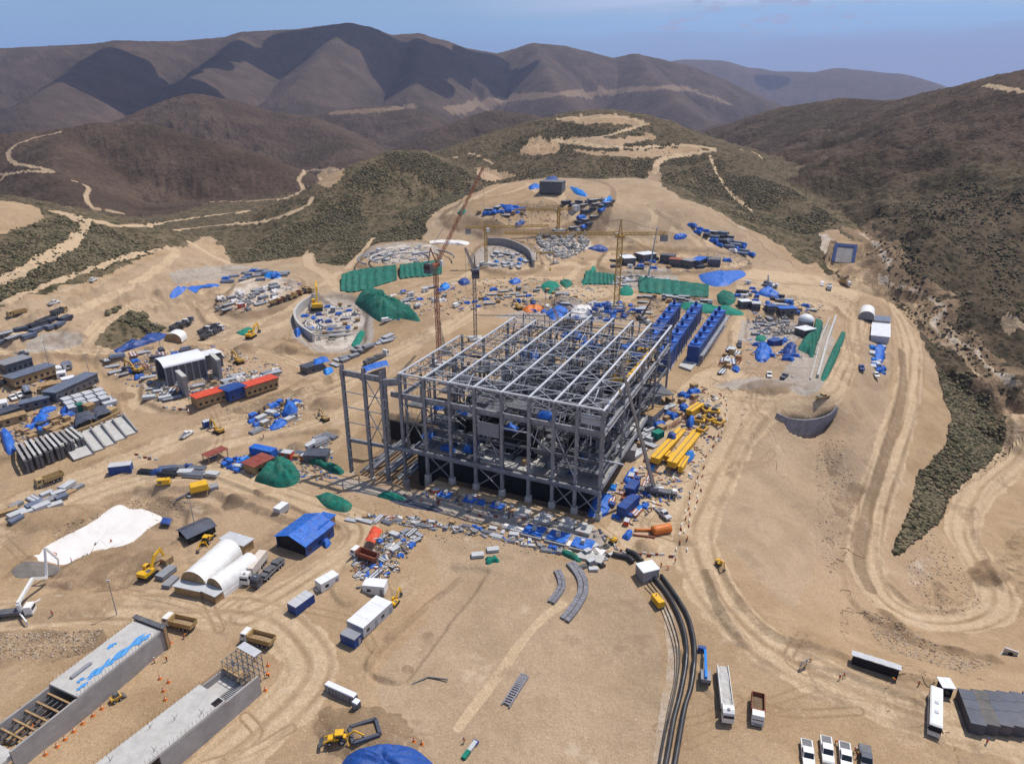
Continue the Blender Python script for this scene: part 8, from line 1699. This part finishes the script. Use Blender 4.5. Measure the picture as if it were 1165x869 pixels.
ST1, ST2 = M('pale_stone', (.42, .33, .25), .9, 0, .25, 1.5), M('brown_stone', (.22, .155, .10), .9, 0, .3, 1.5)
scatter('rubble', 'loose stones and clods lying on the slopes and berms', 11000, [([(980, 690), (1010, 700), (1080, 742), (1130, 755), (1100, 768), (1000, 735)], .14), ([(930, 500), (960, 500), (975, 560), (950, 660), (930, 620)], .08), ([(0, 720), (120, 715), (100, 745), (0, 752)], .10), ([(60, 600), (160, 562), (230, 575), (180, 598), (60, 640)], .12), ([(230, 470), (330, 445), (370, 470), (300, 490)], .08), ([(1060, 600), (1100, 650), (1120, 690), (1060, 700), (1030, 650)], .08), ([(380, 560), (640, 600), (680, 640), (500, 620)], .08)], (.06, .34), [ST1, ST1, ST2], 4, .6)
scatter('stream_rocks', 'dark boulders along the stream bed', 800, [([(985, 262), (1010, 275), (1060, 335), (1120, 390), (1165, 430), (1165, 465), (1110, 425), (1050, 380), (1005, 320)], 1.0)], (.3, 1.1), [M('dark_rock', (.05, .042, .038), .9, 0, .3, .8), S2], 5, .8)
WORK = [([(395, 585), (470, 588), (640, 622), (690, 640), (640, 632), (560, 612), (470, 600)], .05), ([(430, 560), (520, 560), (690, 605), (690, 615), (600, 592), (480, 575)], .025), ([(690, 560), (745, 520), (800, 440), (825, 450), (800, 520), (770, 570), (715, 600)], .07), ([(590, 340), (740, 345), (840, 345), (830, 365), (740, 366), (600, 360)], .12), ([(850, 345), (940, 345), (930, 410), (850, 415)], .08), ([(420, 345), (520, 318), (690, 315), (690, 342), (560, 350), (450, 365)], .12),
        ([(110, 412), (240, 392), (322, 418), (316, 442), (200, 460), (130, 430)], .11), ([(0, 430), (110, 430), (134, 474), (20, 518), (0, 500)], .10), ([(235, 520), (345, 515), (376, 500), (380, 545), (290, 545)], .06), ([(285, 475), (325, 455), (350, 460), (335, 485), (290, 492)], .04), ([(340, 345), (410, 345), (412, 385), (360, 390)], .05), ([(540, 240), (690, 225), (660, 262), (560, 262)], .04), ([(545, 282), (670, 265), (665, 295), (560, 308)], .05), ([(690, 288), (860, 296), (850, 312), (700, 310)], .05), ([(400, 640), (440, 604), (480, 612), (450, 650), (410, 672)], .05), ([(415, 300), (430, 284), (485, 280), (490, 300)], .03), ([(240, 350), (330, 318), (345, 325), (275, 362)], .04)]
scatter('debris', 'loose boards, bars and offcuts littering the working areas', 5200, WORK, (.2, 1.5), [WOOD, BAMB, GALV, DSTEEL, LGREY, MGREY, CONC, BLUE, RUST, MEMB, PANEL, DSTEEL], 9, shape='box')

# ------------------------------------------------------------------ clouds over the far range (their shadows lie on it) and the hazy air
def cloud(puffs, alt, label):
    bm = bmesh.new()
    for px, py, rx, ry in puffs:
        g = P(px, py); t = (alt - g[2]) / SUN_DIR[2]; c = g + SUN_DIR * t
        mtx = Matrix.Translation(c) @ Matrix.Diagonal((rx, ry, rx * .18, 1))
        bmesh.ops.create_icosphere(bm, subdivisions=4, radius=1, matrix=mtx)
    for v in bm.verts:
        x, y, z = v.co
        k = fbm(np.array([x / 260]), np.array([y / 260 + z / 200]), 4, 3)[0] - .5
        v.co = v.co + v.normal * float(k * 320)
    me = bpy.data.meshes.new('cloud'); bm.to_mesh(me); bm.free(); me.shade_smooth()
    me.materials.append(material('cloud_white', (.85, .85, .87), .95, var=.03, scale=.004))
    o = bpy.data.objects.new('clouds', me); sc.collection.objects.link(o)
    tag(o, label, None, None, 'stuff')
cloud([(85,80,330,230),(120,95,420,260),(170,95,430,250),(210,100,300,160)], 1900, 'white cumulus clouds drifting above the far mountains')
cloud([(255,62,130,160),(290,66,260,210),(320,72,220,260),(315,88,120,150)], 1900, 'white cumulus clouds drifting above the far mountains')
cloud([(405,38,330,180),(425,48,200,120)], 1900, 'white cumulus clouds drifting above the far mountains')
cloud([(470,62,360,330),(500,68,330,300),(545,74,260,200),(565,92,200,200),(480,88,180,200)], 1900, 'white cumulus clouds drifting above the far mountains')
cloud([(880,92,260,160)], 2100, 'white cumulus clouds drifting above the far mountains')
bm = bmesh.new()
bmesh.ops.create_cube(bm, size=1, matrix=Matrix.Translation((0, 5600, -30)) @ Matrix.Diagonal((30000, 16000, 1900, 1)))
me = bpy.data.meshes.new('haze'); bm.to_mesh(me); bm.free()
hm = bpy.data.materials.new('haze_air'); hm.use_nodes = True
hm.node_tree.nodes.remove(hm.node_tree.nodes['Principled BSDF'])
pv = hm.node_tree.nodes.new('ShaderNodeVolumePrincipled')
pv.inputs['Color'].default_value = (.60, .68, 1.0, 1); pv.inputs['Density'].default_value = 0.000046; pv.inputs['Anisotropy'].default_value = 0.1
hm.node_tree.links.new(pv.outputs[0], hm.node_tree.nodes['Material Output'].inputs['Volume'])
me.materials.append(hm)
hz = bpy.data.objects.new('haze', me); sc.collection.objects.link(hz); tag(hz, None, None, None, 'stuff')
